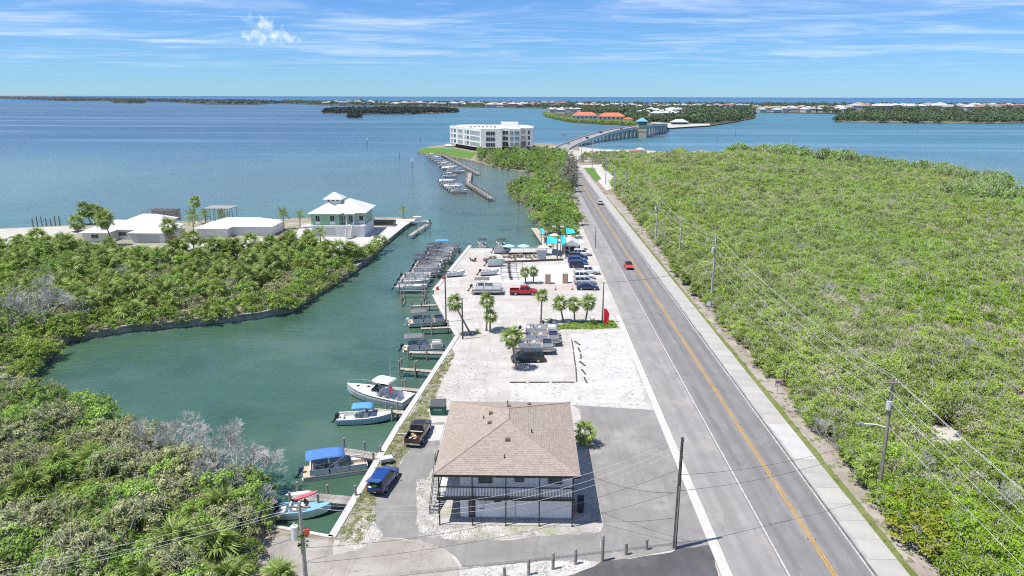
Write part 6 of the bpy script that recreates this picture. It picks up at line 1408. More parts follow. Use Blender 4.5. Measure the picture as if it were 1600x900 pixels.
for px0, px1, py, lb, cm, st in (((816, 872, 527, 'grey pontoon boat stored in the lot, farthest of three', None, GEL)), (812, 878, 538, 'pale pontoon boat stored in the lot, middle of three', None, VINB), (800, 870, 551, 'pontoon boat stored in the lot right behind the minivan', None, VINB)):
    (x, y), a, L = span((px0, py), (px1, py)); pontoon(lb, (x, y, .80), 0, 6.9, cm, st, GELG, 'pontoon boats stored in the lot'); trailer('trailer under a pontoon boat stored in the lot', (x + .3, y, .02), 0, 7.2, 'trailers under stored pontoons')
x, y = G(762, 459); pontoon('white pontoon boat with grey canopy on a trailer behind the red pickup', (x, y, .80), 0, 6.8, CANM, VINYL, GEL, cpos=(-.4, .05)); trailer('trailer under the white pontoon boat behind the red pickup', (x + .3, y, .02), 0, 7.4)
for i, (px, py) in enumerate(((800, 414), (800, 421), (801, 428), (803, 436))):
    trailer('empty boat trailer parked left of the palm pair', G(px, py) + (.03,), .05 * i, 6, 'empty boat trailers left of the palm pair')
trailer('small trailer standing tilted by the three palms', G(852, 505) + (.03,), 2.2, 4)
for px, py, cm, lb in ((775, 416, mat('green_canvas', (.16, .25, .22), .85, .1, 2), 'small boat under a green-grey cover in the lot'), (765, 430, None, 'small grey dinghy on the lot beside the paver patch'), (712, 432, None, 'jet boat on a stand near the white seawall'), (785, 396, CANM, 'covered dinghy near the beer garden')):
    x, y = G(px, py); runabout(lb, (x, y, .34), rnd.uniform(-.3, .3), 4.4, 1.8, None, GELG, cover=cm, windscreen=False)
# small boats out on the water
for px, py, lb, s_ in ((880, 211, 'white motor boat under way left of the bridge', .4), (728, 175.5, 'white cruiser far out in front of the mangrove island end', 0), (771, 174, 'small boat far out near the barrier island', .3), (651, 352, 'white centre-console boat on the lift at the terrace tip', PI)):
    x, y = G(px, py, WZ); runabout(lb, (x, y, WZ + (.7 if px == 651 else .1)), s_, 8.5 if py > 180 else 14, 2.8, CANG if px == 880 else GEL, group=None)

# ------------------------------------------------------------------ docks
def dock(label, p0, p1, wd, z=.0, m=WOODL, piles=(), name='finger_pier', plank=.22, joined=False, group=None, ph=1.1):
    a, b = Vector(G(*p0, z)), Vector(G(*p1, z)); d = b - a; L = d.length; rz = math.atan2(d.y, d.x)
    t = thing(name, label, 'dock', (a.x, a.y, 0), rz, group)
    n = max(2, int(L / plank)); w_ = L / n
    if joined:
        mb = MB()
        for k in range(n): mb.bb(k * w_ + .012, (k + 1) * w_ - .012, -wd / 2, wd / 2, z - .05, z + rnd.uniform(-.006, .006))
        tag(mb.build('planks', m, t), kind='stuff')
    else:
        me = MB().bb(.012, w_ - .012, -wd / 2, wd / 2, z - .05, z).mesh('plank', m)
        for k in range(n): ob('plank', me, t, (k * w_, rnd.uniform(-.03, .03), rnd.uniform(-.008, .008)))
    for s_ in (-1, 1): MB().bb(0, L, s_ * (wd / 2 - .1) - .05, s_ * (wd / 2 - .1) + .05, z - .25, z - .055).build('stringer', WOOD, t)
    me = MB().tube((0, 0, -3), (0, 0, z + ph), .14, .13, 9).mesh('pile', PILEM)
    for f, s_ in piles: ob('pile', me, t, (f * L, s_ * (wd / 2 + .14), rnd.uniform(-.25, .1)))
    return t, a, rz, L
dock('grey weathered plank dock beside the small blue and white runabout', (459, 774), (551, 782), 1.5, .05, WOODG, ((0, 1), (0, -1), (.48, -1), (.52, 1), (1, 1)))
dock('grey plank dock behind the pontoon boat with the bright blue canopy', (532, 704), (591, 713), 1.5, .05, WOODG, ((0, 1), (.55, 1), (.97, 1), (.97, -1)))
dock('narrow plank pier between the sport cruiser and the pale blue boat', (584, 640), (640, 645), .9, .05, WOODL, ((.3, 1), (.55, -1), (.62, 1)))
dock('narrow plank pier behind the sport cruiser', (612, 606), (660, 610), .9, .05, WOODL, ((.3, 1), (.4, 1)))
dock('narrow empty pier with tall piles beyond the sport cruiser', (625, 576), (679, 580), .9, .05, WOODL, ((0, 1), (.02, -1), (.45, 1), (.48, -1)), ph=1.5)
dock('plank pier in front of the pontoon boat with cream bow seats', (639, 550), (696, 551), 1.0, .05, WOODL, ((0, -1), (0, 1), (.5, -1)))
dock('plank pier beside the pontoon boat with navy seats', (658, 513), (705, 511), .8, .05, WOODL, ((.02, 1), (.35, -1), (.9, 1)))
dock('bare pier with piles and no boat next to the inlet', (641, 478), (684, 476), .8, .05, WOODL, ((.02, 1), (.05, -1), (.4, -1), (.7, 1)))
for px0, px1, py in ((627, 662, 461), (629, 664, 468)):
    (x, y), a, L = span((px0, py), (px1, py)); lift(x, y, L * 1.5, 0, 'empty boat lift of pale piles at the inlet', 'empty boat lifts at the inlet')
dock('small dock with guard rail at the tip of the green house terrace', (668, 350), (640, 368), 1.4, .05, WOODG, ((0, 1), (0, -1), (.3, 1), (.5, -1), (.7, 1), (1, -1)), joined=True, name='boat_dock')
dock('wooden deck pier left of the turquoise sails', (836, 356), (856, 384), 2.6, .05, WOODL, ((0, 1), (.3, 1), (.6, 1), (.9, 1)), joined=True, name='boat_dock')
for i, (p0, p1, lb) in enumerate((((688, 240), (747, 271), 'long wooden walkway of the condominium dock, far stretch'), ((734, 270), (731, 287), 'short middle walkway joining the condominium docks'), ((729, 286), (768, 310), 'long wooden walkway of the condominium dock, near stretch'))):
    t, a, rz, L = dock(lb, p0, p1, 2.6, .3, WOODG, [(k / 10, s_) for k in range(11) for s_ in (-1, 1)], 'dock_walkway', .6, True)
    for s_ in (-1, 1): MB().bb(0, L, s_ * 1.25 - .05, s_ * 1.25 + .05, 1.25, 1.35).build('hand_rail', WOOD, t)
    me = MB().bb(-.07, .07, -.07, .07, .3, 1.3).mesh('rail_post', WOOD)
    for k in range(int(L / 2.5)):
        for s_ in (-1, 1): ob('rail_post', me, t, (k * 2.5, s_ * 1.25, 0))
A0, A1, B0, B1 = map(Vector, (G(690, 243), G(742, 270), G(727, 288), G(762, 309)))
for i in range(9):
    p = A0.lerp(A1, (i + .5) / 9); x, y = p.x - 7.5, p.y - 2
    runabout('white boat on a lift along the far stretch of the condominium dock', (x, y, WZ + .9), .2, 8.6, 2.9, [GEL, None, GEL, CANS, None][i % 5], group='boats at the far condominium dock'); lift(x, y, 9, .2, 'boat lift along the far stretch of the condominium dock', 'lifts at the far condominium dock')
for i in range(9):
    p = B0.lerp(B1, (i - 1.2) / 9); x, y = p.x - 7, p.y - 1.5
    if i > 0: runabout('white boat on a lift along the near stretch of the condominium dock', (x, y, WZ + .9), .15, 8.6, 2.9, [None, GEL, CANB, None][i % 4], cover=[None, CANM, None, GEL][i % 4], group='boats at the near condominium dock') if i < 7 else None
    lift(x, y, 9, .15, 'boat lift along the near stretch of the condominium dock', 'lifts at the near condominium dock')
for i, (px, py) in enumerate(((694, 262), (701, 266), (708, 271), (703, 279), (699, 287), (708, 293), (716, 300))):
    x, y = G(px, py, WZ); runabout('white boat on an outer lift of the condominium dock cluster', (x, y, WZ + .8), .25, 8.2, 2.8, [GEL, None, CANG][i % 3], cover=[None, GEL, None][i % 3], group='boats on outer condominium lifts'); lift(x, y, 9, .25, 'outer boat lift of the condominium dock cluster', 'outer condominium lifts')
for px, py, h, board, lb in ((574, 226, 5, 1, 'channel marker with white board left of the condominium'), (644, 262, 5, 1, 'channel marker with small board off the condominium docks'), (624, 247, 4, 0, 'bare marker pile left of the condominium docks'), (657, 222, 4, 0, 'thin marker pile far left of the condominium lawn'), (464, 190, 7, 0, 'distant marker pile below the long island'), (260, 180, 8, 0, 'distant marker pile on the left bay'), (1120, 221, 6, 0, 'marker pile in the water right of the bridge'), (1149, 212, 6, 0, 'marker pile in the water far right of the bridge'), (1021, 277, 0, 0, '')):
    if not lb: continue
    x, y = G(px, py, WZ); t = thing('channel_marker', lb, 'marker', (x, y, WZ)); MB().tube((0, 0, -2), (0, 0, h), .2 + h * .02, .16, 8).build('pile', WOOD, t)
    if board: MB().bb(-.9, .9, -.32, -.2, h - 1.2, h + .6).build('board', TRIM, t)
# ------------------------------------------------------------------ poles and wires
POLEW = mat('pole_wood', (.27, .235, .20), .9, .22, 1.5, 0.4, 14, spec=.1, aniso=(3, 3, .3)); POLEC = mat('concrete_pole', (.42, .40, .385), .9, .12, 1.0); WIREL = mat('aluminium_wire', (.50, .50, .50), .5, .1, 1); WIRED = mat('dark_wire', (.05, .05, .05), .7, .1, 1)
def pole(label, x, y, h, m=POLEW, r=.17, lamp=None, can=False, arm=False, lean=0.0, name='utility_pole', group=None):
    t = thing(name, label, 'pole', (x, y, 0), 0, group)
    MB().path([(0, 0, -.3), (lean * .5, 0, h * .5), (lean, 0, h)], [r * 1.15, r, r * .72], 10).build('pole_shaft', m, t)
    if arm: MB().bb(lean - 1.1, lean + 1.1, -.26, -.14, h - .62, h - .48).build('cross_arm', m, t)
    for k in range(3 if h > 9 else 0): MB().path([(lean, .0, h - .4 - k * .8), (lean + (-1) ** k * .38, 0, h - .25 - k * .8)], .04, 6).build('insulator', TRIM, t)
    if can: MB().path([(-.42, -.1, h - 3.4), (-.42, -.1, h - 2.5)], .26, 10).build('transformer', mat('transformer_grey', (.55, .56, .56), .5, .08, 3), t)
    if lamp: 
        z, L = lamp
        MB().path([(0, 0, z), (-L * .5, 0, z + .42), (-L, 0, z + .48)], .065, 6).build('lamp_arm', TRIM, t); MB().loft([[(-L - .75, -.10, z + .46), (-L, -.14, z + .44), (-L, .14, z + .44), (-L - .75, .10, z + .46)], [(-L - .7, -.06, z + .58), (-L, -.1, z + .6), (-L, .1, z + .6), (-L - .7, .06, z + .58)]]).build('lamp_head', METAL, t)
    return t
pole('tall wooden utility pole on the corner beside the dark asphalt apron', 13.96, 56.4, 11.2, mat('dark_pole_wood', (.10, .09, .085), .9, .25, 2, 0.4, 14, spec=.1), .16, arm=False)
MB().tube((13.96, 56.19, .0), (13.96, 56.19, 6.5), .05).build('riser_pipe', METAL, C.objects.get('utility_pole'), (-13.96, -56.4, 0))
RP = [(36.65, 65.1, 13.5, (8.0, 2.6), True, 'wooden utility pole with lamp arm and transformer at the near right verge'), (37.0, 134.7, 14.3, (8.6, 2.4), True, 'utility pole with lamp arm second from the near right end'), (39.0, 174.2, 11.4, None, False, 'plain utility pole in the mangroves behind the second lamp pole'), (36.7, 194.9, 13.3, (8.2, 2.4), True, 'utility pole with lamp arm third along the right verge'), (40.4, 284.2, 11.8, None, False, 'plain utility pole beside the white parking bay, rightmost'), (37.7, 299.5, 11.8, None, False, 'plain utility pole beside the white parking bay, middle'), (38.1, 335.7, 12.3, None, False, 'plain utility pole beside the white parking bay, leftmost'), (38.4, 409.2, 15.9, (9, 2.4), False, 'tall utility pole on the small roadside lawn'), (37.5, 480, 14, None, False, 'farther utility pole near the bridge foot'), (40, 545, 14, None, False, 'farthest utility pole at the bridge foot')]
for i, (x, y, h, lp_, cn, lb) in enumerate(RP): pole(lb, x, y, h, POLEW if i in (0,) else POLEC, .19, lp_, cn, i in (0,), lean=-.35 if i == 0 else 0)
def wire(label, a, b, sag, r=.02, m=WIREL, group=None, name='power_line'):
    a, b = Vector(a), Vector(b); n = 18; P = []
    for i in range(n + 1): u = i / n; p = a.lerp(b, u); p.z -= sag * 4 * u * (1 - u); P.append(p - a)
    o = MB().path(P, r, 4).build(name, m, None, tuple(a)); return tag(o, label, 'wire', group)
seq = [(36.4, -12, 13.5)] + [(RP[i][0] - (.35 if i == 0 else 0), RP[i][1], RP[i][2]) for i in (0, 1, 3, 6, 7, 8)]
for j in range(len(seq) - 1):
    for k, (dx, dz) in enumerate(((0, .1), (.9, -.75), (-.9, -.75), (0, -2.6), (0.2, -5.2))):
        a, b = seq[j], seq[j + 1]; wire('overhead line strung along the poles right of the road', (a[0] + dx, a[1], a[2] + dz), (b[0] + dx, b[1], b[2] + dz), 1.0 + .012 * abs(b[1] - a[1]) / 2 + .2 * (k > 2), .018, WIREL, 'overhead lines right of the road')
TX, TY = G(479, 918); TZ = ZA(471, 784, TY)[1]
P1 = (13.7, 56.4)
t = pole('grey pole with white transformer can and climbing vine at the bottom left', TX, TY, TZ, mat('pale_pole_wood', (.40, .37, .335), .9, .2, 1.5, .4, 14, spec=.1), .17)
MB().bb(-.9, .9, -.06, .06, TZ - .55, TZ - .42).build('cross_arm', WOOD, t)
MB().path([(-.55, -.1, TZ - 3.4), (-.55, -.1, TZ - 2.2)], [.30, .30], 14).build('transformer', GEL, t); MB().path([(-.55, -.1, TZ - 2.2), (-.55, -.1, TZ - 1.9)], .06, 6).build('bushing', TRIM, t)
MB().bb(.25, .6, -.15, .15, TZ - 3.0, TZ - 2.5).build('orange_box', mat('orange_fitting', (.55, .09, .03), .6, .1, 3), t)
vr = np.random.default_rng(3); V, Fq, tt = leaf_cloud(vr, .5, TZ - 4.6, TZ - 2.1, 26, 16, .17, .22); ob('vine', raw_mesh('vine', V, [Fq], [L_BRIGHT], None, tt), t)
for k, (dz0, dz1, sg) in enumerate(((-.1, -.1, 2.6), (-.75, -.45, 2.7), (-1.3, -.45, 2.9))):
    wire('power line from the corner pole over the brown roof to the transformer pole', (P1[0], 56.4, 11.2 + dz0), (TX + (k - 1) * .7, TY, TZ + dz1), sg, .012, WIREL, 'lines over the brown roof')
def za(px, py, Y): x, z = ZA(px, py, Y); return (x, Y, z)
for k, (pz, py2, sg) in enumerate(((za(1050, 735, 56.4)[2], 856, 1.5), (za(1054, 769, 56.4)[2], 880, 1.1))):
    wire('dark cable from the corner pole down to the transformer pole', (P1[0], 56.4, pz), za(478, py2, TY), sg, .018, WIRED, 'dark cables to the transformer pole')
for k, (a, b) in enumerate((((0, 883), -.1), ((0, 893), -.45), ((0, 902), -.45))):
    e = za(-150, 917 + k * 10, 46); wire('power line leaving the picture left of the transformer pole', (TX + (k - 1) * .7, TY, TZ + b), e, .5, .013, WIREL, 'lines left of the transformer pole')
wire('dark cable leaving the picture low left of the transformer pole', za(474, 836, TY), za(100, 935, 46), .4, .025, WIRED)
for k, (y0, y1) in enumerate(((742, 700), (767, 690))):
    wire('dark cable crossing the road from the corner pole', za(1058, y0, 56.4), (36.5, 65.1, 7.4 - k * .9), .9, .018, WIRED, 'dark cables crossing the road')
wire('service cable from the corner pole to the brown-roofed house', za(1053, 770, 56.4), (5.4, 61.5, 5.1), .7, .024, WIRED)
wire('low guy cable from the corner pole foot to the house walk', (13.9, 56.4, 3.2), (7.2, 60.2, .2), .2, .02, WIRED)
lp1 = pole('wooden light pole beside the parked navy sedan', *G(941, 505), 7.8, POLEW, .14, name='light_pole'); a = ZA(941, 441, G(941, 505)[1]); wire('cable crossing the road from the light pole by the parked cars', (a[0], G(941, 505)[1], a[1]), (36.9, 134.7, 8.4), .8, .03, WIRED)
pole('bare wooden post beside the leaning palm', *G(723, 530), 7.3, mat('dark_pole_wood', (.10, .09, .085)), .13, name='bare_post'); pole('tall bare mast rising from the seawall near the inlet', *G(697, 503), 11.6, mat('dark_pole_wood', (.10, .09, .085)), .12, name='bare_post')
t = pole('light pole with white flood lamps by the turquoise sails', *G(871, 405), 8.6, POLEW, .13, name='light_pole')
for s_ in (-1, 1): MB().bb(s_ * 1.0 - .5, s_ * 1.0 + .5, -.3, .1, 8.3, 8.6).build('flood_lamp', TRIM, t)
pole('road lamp at the north entrance of the marina lot', *G(930, 388), 6.0, DARKM, .09, (5.4, -1.2), name='street_lamp')

# ------------------------------------------------------------------ small things on the lots
for i, (px, py0, py1) in enumerate(((788, 886, 903), (826, 872, 899), (864, 863, 890), (899, 857, 882), (941, 836, 877), (978, 848, 867), (1010, 842, 859))):
    x, y = G(px, py1); h = ZA(px, py0, y)[1]
    o = MB().path([(0, 0, -.3), (0, 0, h - .06), (0, 0, h)], [.15, .14, .10], 10).build('wooden_post', PILEM, None, (x, y, 0)); tag(o, 'weathered round wooden post, number %s from the left along the front bed' % ['one', 'two', 'three', 'four', 'five (the tallest)', 'six', 'seven'][i], 'post', 'wooden posts along the front bed')
x, y = G(685, 646)
t = thing('dumpster', 'green dumpster with grey sloped lid beside the seawall', 'dumpster', (x, y, .03)); DG = mat('dumpster_green', (.012, .11, .065), .5, .12, 2)
MB().loft([[(-.95, -.7, .12), (.95, -.7, .12), (.95, .7, .12), (-.95, .7, .12)], [(-1.0, -.75, 1.25), (1.0, -.75, 1.25), (1.0, .8, 1.6), (-1.0, .8, 1.6)]]).build('bin_body', DG, t)
MB().add([(-1.03, -.8, 1.26), (1.03, -.8, 1.26), (1.03, .84, 1.62), (-1.03, .84, 1.62), (-1.03, -.8, 1.33), (1.03, -.8, 1.33), (1.03, .84, 1.69), (-1.03, .84, 1.69)], [(3, 2, 1, 0), (4, 5, 6, 7), (0, 1, 5, 4), (1, 2, 6, 5), (2, 3, 7, 6), (3, 0, 4, 7)]).build('lid', mat('lid_grey', (.08, .085, .09), .6, .1, 3), t)
for s_ in (-1, 1): MB().bb(s_ * 1.0 - .06, s_ * 1.0 + .06, -.4, .4, .6, .8).build('lifting_sleeve', DG, t)
MB().bb(-.55, .55, -.735, -.725, .75, .87).build('pale_band', mat('sign_green', (.35, .60, .48), .6, .1, 3), t)
for i, (px, py) in enumerate(((856, 443), (883, 442))):
    x, y = G(px, py); t = thing('portable_toilet', '%s of the two tan portable toilets behind the cones' % ('left', 'right')[i], 'toilet', (x, y, .03)); TT = mat('tan_plastic', (.34, .22, .15), .6, .08, 2)
    MB().bb(-.58, .58, -.58, .58, 0, 2.1).build('cabin_shell', TT, t); MB().bb(-.40, .40, -.62, -.585, .15, 2.0).build('door', mat('tan_door', (.42, .28, .19), .6, .08, 2), t)
    R = [[(-.62 + 0, -.62 * k, 2.1 + z), (.62, -.62 * k, 2.1 + z), (.62, .62 * k, 2.1 + z), (-.62, .62 * k, 2.1 + z)] for k, z in ((1, 0), (.9, .16), (.5, .27))]; MB().loft(R).build('roof', mat('grey_roof_plastic', (.42, .42, .40), .6, .1, 2), t)
for i, (px, py) in enumerate(((868, 453), (894, 453))):
    x, y = G(px, py); t = thing('traffic_cone', '%s orange traffic cone in front of the portable toilets' % ('left', 'right')[i], 'cone', (x, y, .04)); OC = mat('cone_orange', (.62, .12, .02), .6, .1, 3)
    MB().bb(-.22, .22, -.22, .22, 0, .05).build('base', PLAST, t); MB().path([(0, 0, .05), (0, 0, .85)], [.17, .04], 10).build('cone_body', OC, t); MB().path([(0, 0, .45), (0, 0, .6)], [.115, .095], 10).build('white_band', TRIM, t)
x, y = G(943, 509); t = thing('feather_banner', 'tall bright red banner standing at the lawn corner by the road', 'banner', (x, y, .03)); MB().path([(0, 0, 0), (0, 0, 3.2)], .03, 6).build('mast', ALU, t); MB().loft([[(.03, -.04, .3), (.85, -.04, .3), (.85, .04, .3), (.03, .04, .3)], [(.03, -.05, 2.2), (.95, -.05, 2.3), (.95, .05, 2.3), (.03, .05, 2.2)], [(.03, -.03, 3.3), (.5, -.03, 3.1), (.5, .03, 3.1), (.03, .03, 3.3)]]).build('cloth', mat('banner_red', (.62, .012, .03), .7, .08, 2), t); MB().bb(-.35, .35, -.35, .35, 0, .08).build('foot', PLAST, t)
MB().path([(0, 0, 0), (.6, -1.2, 1.3)], .04, 6).build('sign_strut', mat('yellow_post', (.55, .33, .07), .7, .1, 2), t)
TIM = mat('dark_timber', (.10, .09, .08), .9, .25, 2, spec=.1)
for i, (px, py, a) in enumerate(((902, 537, -1.15), (905, 547.5, -1.45), (907.5, 557.5, -1.6), (910, 569, -1.2), (912, 582, -1.35), (915, 595, -1.45))):
    o = MB().bb(-.95, .95, -.1, .1, 0, .16).build('wheel_stop', TIM, None, G(px, py) + (.035,), a); tag(o, 'dark timber wheel stop lying on the white gravel lot', 'wheel stop', 'wheel stops on the gravel lot')
for i, (p0, p1) in enumerate((((893, 531), (896, 548)), ((896, 550), (899, 572)), ((899.5, 574), (901, 597)), ((796, 598), (822, 598)), ((826, 598), (858, 598)), ((862, 598), (898, 598)))):
    (x, y), a, L = span(p0, p1); o = MB().bb(-L / 2, L / 2, -.08, .08, 0, .12).build('edging_timber', TIM, None, (x, y, .03), a); tag(o, 'dark edging timber bordering the white gravel lot', 'timber', 'edging timbers of the gravel lot')
# bar hut, sails and parasols at the water
x, y = G(897, 398); t = thing('bar_hut', 'small grey hut with white gable roof and black door by the turquoise sails', 'hut', (x - .8, y, .03)); HUT = mat('hut_grey', (.46, .45, .43), .8, .08, 2)
MB().bb(-2.2, 2.2, 0, 5.5, -.05, 2.6).build('wall', HUT, t); MB().add([(-2.6, -.5, 2.5), (2.6, -.5, 2.5), (0, -.5, 4.0), (-2.6, 6, 2.5), (2.6, 6, 2.5), (0, 6, 4.0)], [(0, 1, 2), (5, 4, 3), (0, 2, 5, 3), (1, 4, 5, 2), (0, 3, 4, 1)]).build('roof', WHITER, t)
MB().bb(-.2, 1.0, -.06, -.005, 0, 2.1).build('door', BLACKW, t); MB().bb(-1.5, -.7, -.06, -.005, 1.3, 2.1).build('sign_board', BLACKW, t); MB().bb(-1.5, -.7, -.06, -.005, .3, 1.0).build('sign_board', BLACKW, t)
for s_ in (-1, 1): MB().bb(s_ * 2.2 - .1, s_ * 2.2 + .1, -.12, -.006, 0, 2.6).build('corner_post', BLACKW, t)
def sail(label, px, z):
    P = [G(a, b, z) + (z + dz,) for a, b, dz in px]; c = Vector(P[0]); t = thing('shade_sail', label, 'sail', (c.x, c.y, 0)); Q = [Vector(p) - Vector((c.x, c.y, 0)) for p in P]
    N = 6; gr = [[Q[0].lerp(Q[1], i / N).lerp(Q[3].lerp(Q[2], i / N), j / N) - Vector((0, 0, .5 * math.sin(PI * i / N) * math.sin(PI * j / N))) for i in range(N + 1)] for j in range(N + 1)]
    MB().loft([[p for p in r] + [p - Vector((0, 0, .04)) for p in reversed(r)] for r in gr]).build('cloth', CANT, t)
    for q in Q: MB().tube((q.x, q.y, -.1), (q.x, q.y, q.z + .1), .07, .07, 6).build('mast', DARKM, t)
sail('turquoise shade sail left of the hut', ((854, 380, 0), (870, 383, .4), (871, 374, .2), (855, 371, .5)), 3.2)
sail('turquoise shade sail directly beside the hut roof', ((876, 383, 0), (884, 382, .4), (884, 371, .2), (876, 371, .5)), 3.4)
sail('turquoise shade sail behind the hut', ((885, 366, 0), (899, 366, .4), (896, 359, .2), (884, 359, .5)), 3.2)
sail('narrow turquoise awning on the deck pier', ((846, 366, 0), (851, 367, .2), (849, 358, .2), (844, 358, .2)), 2.6)
def parasol(label, px, py, m, r=1.7, group=None):
    x, y = G(px, py, 2.4); t = thing('parasol', label, 'parasol', (x, y, .03), 0, group); MB().tube((0, 0, 0), (0, 0, 2.5), .035).build('pole', ALU, t)
    MB().loft([[(r * k * math.cos(i * PI / 4), r * k * math.sin(i * PI / 4), z) for i in range(8)] for k, z in ((1, 2.1), (.98, 2.14), (.5, 2.42), (.03, 2.62))]).build('canopy', m, t); MB().bb(-.3, .3, -.3, .3, 0, .1).build('foot', PLAST, t)
PB = mat('pale_blue_canvas', (.32, .58, .68), .8, .08, 1)
parasol('pale blue parasol at the far marina edge, left one', 795, 383, PB); parasol('pale blue parasol at the far marina edge, right one', 818, 383, PB); parasol('white parasol by the deck pier', 850, 384, TRIM); parasol('red parasol behind the hut', 893, 370, REDC, 1.4); parasol('white parasol right of the hut', 905, 376, TRIM, 1.6); parasol('white parasol left of the hut under the trees', 866, 366, TRIM, 1.4)
for i, (p0, p1, lb) in enumerate((((786, 411), (880, 407), 'low dark retaining wall in front of the beer garden'), ((782, 398), (846, 397), 'low dark border of the beer garden beds'))):
    (x, y), a, L = span(p0, p1); o = MB().bb(-L / 2, L / 2, -.15, .15, 0, .5).build('low_wall', TIM, None, (x, y, .01), a); tag(o, lb, 'wall')
x, y = G(846, 406); t = thing('menu_board', 'pale grey freestanding board at the beer garden', 'board', (x, y, .02)); MB().bb(-1.2, 1.2, -.15, .15, 0, 2.4).build('panel', mat('board_grey', (.52, .54, .56), .6, .06, 2), t); MB().bb(-1.5, 1.5, -.6, .6, 2.4, 2.55).build('cap', GREYT, t)
for i, (px, py) in enumerate(((790, 402), (800, 403), (812, 402), (825, 403), (838, 402), (770, 405), (760, 408))):
    x, y = G(px, py); t = thing('picnic_table', 'weathered picnic table in the beer garden', 'table', (x, y, .03), rnd.uniform(0, 3), 'picnic tables in the beer garden')
    MB().bb(-.9, .9, -.38, .38, .70, .76).build('table_top', WOOD, t)
    for s_ in (-1, 1): MB().bb(-.9, .9, s_ * .75 - .14, s_ * .75 + .14, .42, .47).build('bench', WOOD, t); MB().bb(s_ * .6 - .05, s_ * .6 + .05, -.7, .7, 0, .69).build('trestle', WOOD, t)
for i, (px, py) in enumerate(((737, 408), (741, 409), (703, 431), (718, 428))):
    x, y = G(px, py); t = thing('deck_chair', 'dark chair standing on the pale lot near the white seawall', 'chair', (x, y, .03), rnd.uniform(0, 3), 'chairs near the white seawall'); MB().bb(-.35, .35, -.35, .35, .3, .4).build('seat', PLAST, t); MB().box((-.38, 0, .7), (.08, .7, .8), 0, -.25).build('backrest', PLAST, t)
    for a in (-.3, .3):
        for b in (-.3, .3): MB().bb(a - .03, a + .03, b - .03, b + .03, 0, .3).build('leg', PLAST, t)
for i, (px, py) in enumerate(((683.5, 453), (693, 437))):
    o = MB().path([(0, 0, 0), (0, 0, .5), (0, 0, .7)], [.3, .3, .2], 10).build('fuel_drum', mat('drum_red', (.50, .03, .03), .6, .1, 3), None, G(px, py) + (.03,)); tag(o, '%s red drum on the white seawall edge' % ('near', 'far')[i], 'drum')
x, y = G(604, 724); t = thing('hand_cart', 'grey utility cart on the grass between the two parked vehicles', 'cart', (x, y, .03), .4); MB().bb(-.7, .7, -.45, .45, .35, .75).build('tray', GELG, t); MB().path([(.7, 0, .5), (1.3, 0, .9)], .04, 6).build('handle', DARKM, t)
for a in (-.5, .5):
    for s_ in (-1, 1): MB().path([(a, s_ * .48, .2), (a, s_ * .56, .2)], .2, 10).build('wheel', TYRE, t)
for i, (px, py) in enumerate(((899, 800), (899, 792))):
    x, y = G(px, py); t = thing('wheelie_bin', '%s dark bin against the right wall of the house' % ('near', 'far')[i], 'bin', (x + .5, y, .05)); MB().loft([[(-.25, -.25, .05), (.25, -.25, .05), (.25, .25, .05), (-.25, .25, .05)], [(-.32, -.34, 1.0), (.32, -.34, 1.0), (.32, .34, 1.0), (-.32, .34, 1.0)]]).build('bin_body', PLAST, t); MB().bb(-.34, .34, -.38, .36, 1.0, 1.07).build('lid', PLAST, t)
for i, (px, py, m, lb) in enumerate(((466, 771, TRIM, 'white paddleboard lying on the grey plank dock'), (478, 774, mat('pink_red_board', (.55, .14, .16), .5, .1, 2), 'red and pink paddleboard lying on the grey plank dock'))):
    x, y = G(px, py, .1); o = MB().loft([[(u * 1.3, -w_, .06), (u * 1.3, w_, .06), (u * 1.3, w_ * .9, .16), (u * 1.3, -w_ * .9, .16)] for u, w_ in ((-1, .08), (-.7, .26), (0, .34), (.7, .26), (1, .06))]).build('paddleboard', m, None, (x, y, 0), .3 + i * .4); tag(o, lb, 'paddleboard')
x, y = G(1108, 484); t = thing('utility_cabinet', 'small white utility sign board at the foot of the second lamp pole', 'sign', (x - .4, y - .8, 0)); MB().tube((0, 0, -.1), (0, 0, 1.2), .05).build('post', METAL, t); MB().bb(-.4, .4, -.08, -.02, 1.0, 1.9).build('board', TRIM, t)
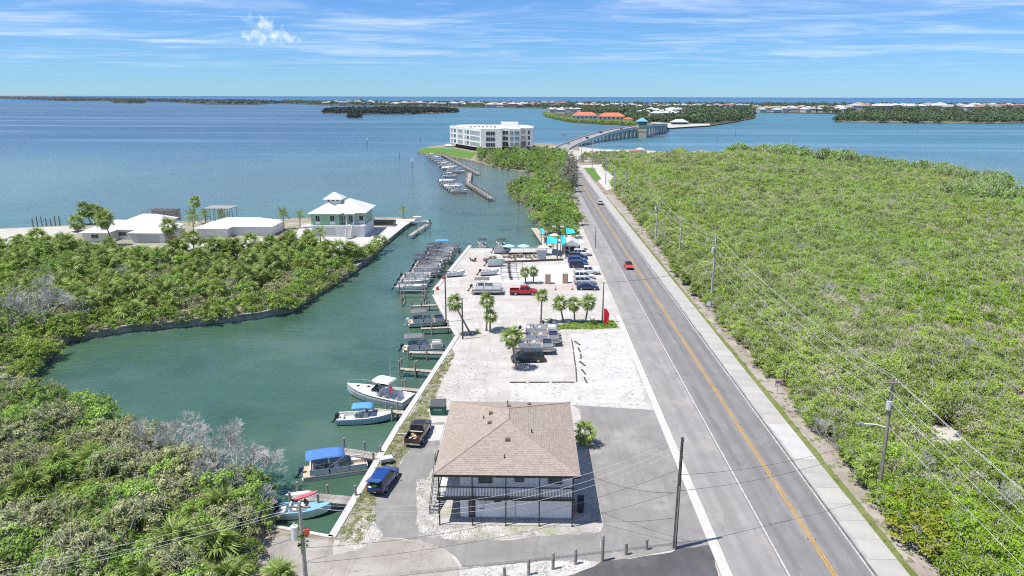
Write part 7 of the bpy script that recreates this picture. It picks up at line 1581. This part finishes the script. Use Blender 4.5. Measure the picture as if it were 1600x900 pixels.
x, y = G(1214, 616); t = thing('road_sign', 'small dark-edged sign on the verge beside the sidewalk', 'sign', (x, y, 0)); MB().tube((0, 0, -.1), (0, 0, 2.0), .04).build('post', METAL, t); MB().bb(-.3, .3, -.10, -.065, 1.46, 1.62).build('white_strip', TRIM, t); MB().bb(-.4, .4, -.08, -.042, 1.4, 2.05).build('board', mat('sign_purple', (.18, .14, .26), .6, .1, 3), t)
sh('truck_pad', [(672, 664), (694, 664), (688, 688), (668, 690)], 0.042, CONCW)
o = MB().bb(-.1, 1.5, -.12, .12, 0, .14).build('parking_kerb', CONCW, None, G(622, 679) + (.03,)); tag(o, 'white kerb stone across the grass strip by the brown pickup', 'kerb stone')
# ------------------------------------------------------------------ thin summer haze over the whole place
hz = bpy.data.materials.new('haze_air'); hz.use_nodes = True; ht = hz.node_tree; ht.nodes.clear()
pv = ht.nodes.new('ShaderNodeVolumePrincipled'); pv.inputs['Color'].default_value = (0.80, 0.90, 1.0, 1); pv.inputs['Density'].default_value = 0.00002; pv.inputs['Anisotropy'].default_value = 0.2
ho = ht.nodes.new('ShaderNodeOutputMaterial'); ht.links.new(pv.outputs[0], ho.inputs['Volume'])
o = MB().bb(-9000, 9000, -300, 9000, -4.5, 62).build('haze', hz); o['kind'] = 'stuff'; o['label'] = 'thin pale summer haze lying over the bay'; o['category'] = 'haze'
# ------------------------------------------------------------------ tell small groups of look-alikes apart by their place
ORD = 'first second third fourth fifth sixth seventh eighth ninth tenth eleventh twelfth thirteenth fourteenth fifteenth sixteenth seventeenth eighteenth nineteenth twentieth'.split()
by = {}
for o in C.objects:
    if o.parent is None and o.get('label') and o.get('category'): by.setdefault(o['label'], []).append(o)
bpy.context.view_layer.update()
def pix(o):
    v = o.matrix_world.translation - Vector((0, 0, H)); k = max(.1, v.dot(CD)); return (v.dot(CR) / k, v.dot(CU) / k)
for lb, L in by.items():
    if not 1 < len(L) <= 20 or len(lb.split()) > 12: continue
    P = [pix(o) for o in L]; wx = max(p[0] for p in P) - min(p[0] for p in P); wy = max(p[1] for p in P) - min(p[1] for p in P)
    if wx >= wy: order = sorted(range(len(L)), key=lambda i: P[i][0]); end = 'from the left'
    else: order = sorted(range(len(L)), key=lambda i: P[i][1]); end = 'from the front'
    for n, i in enumerate(order): L[i]['label'] = '%s, %s %s' % (lb, ORD[n], end)
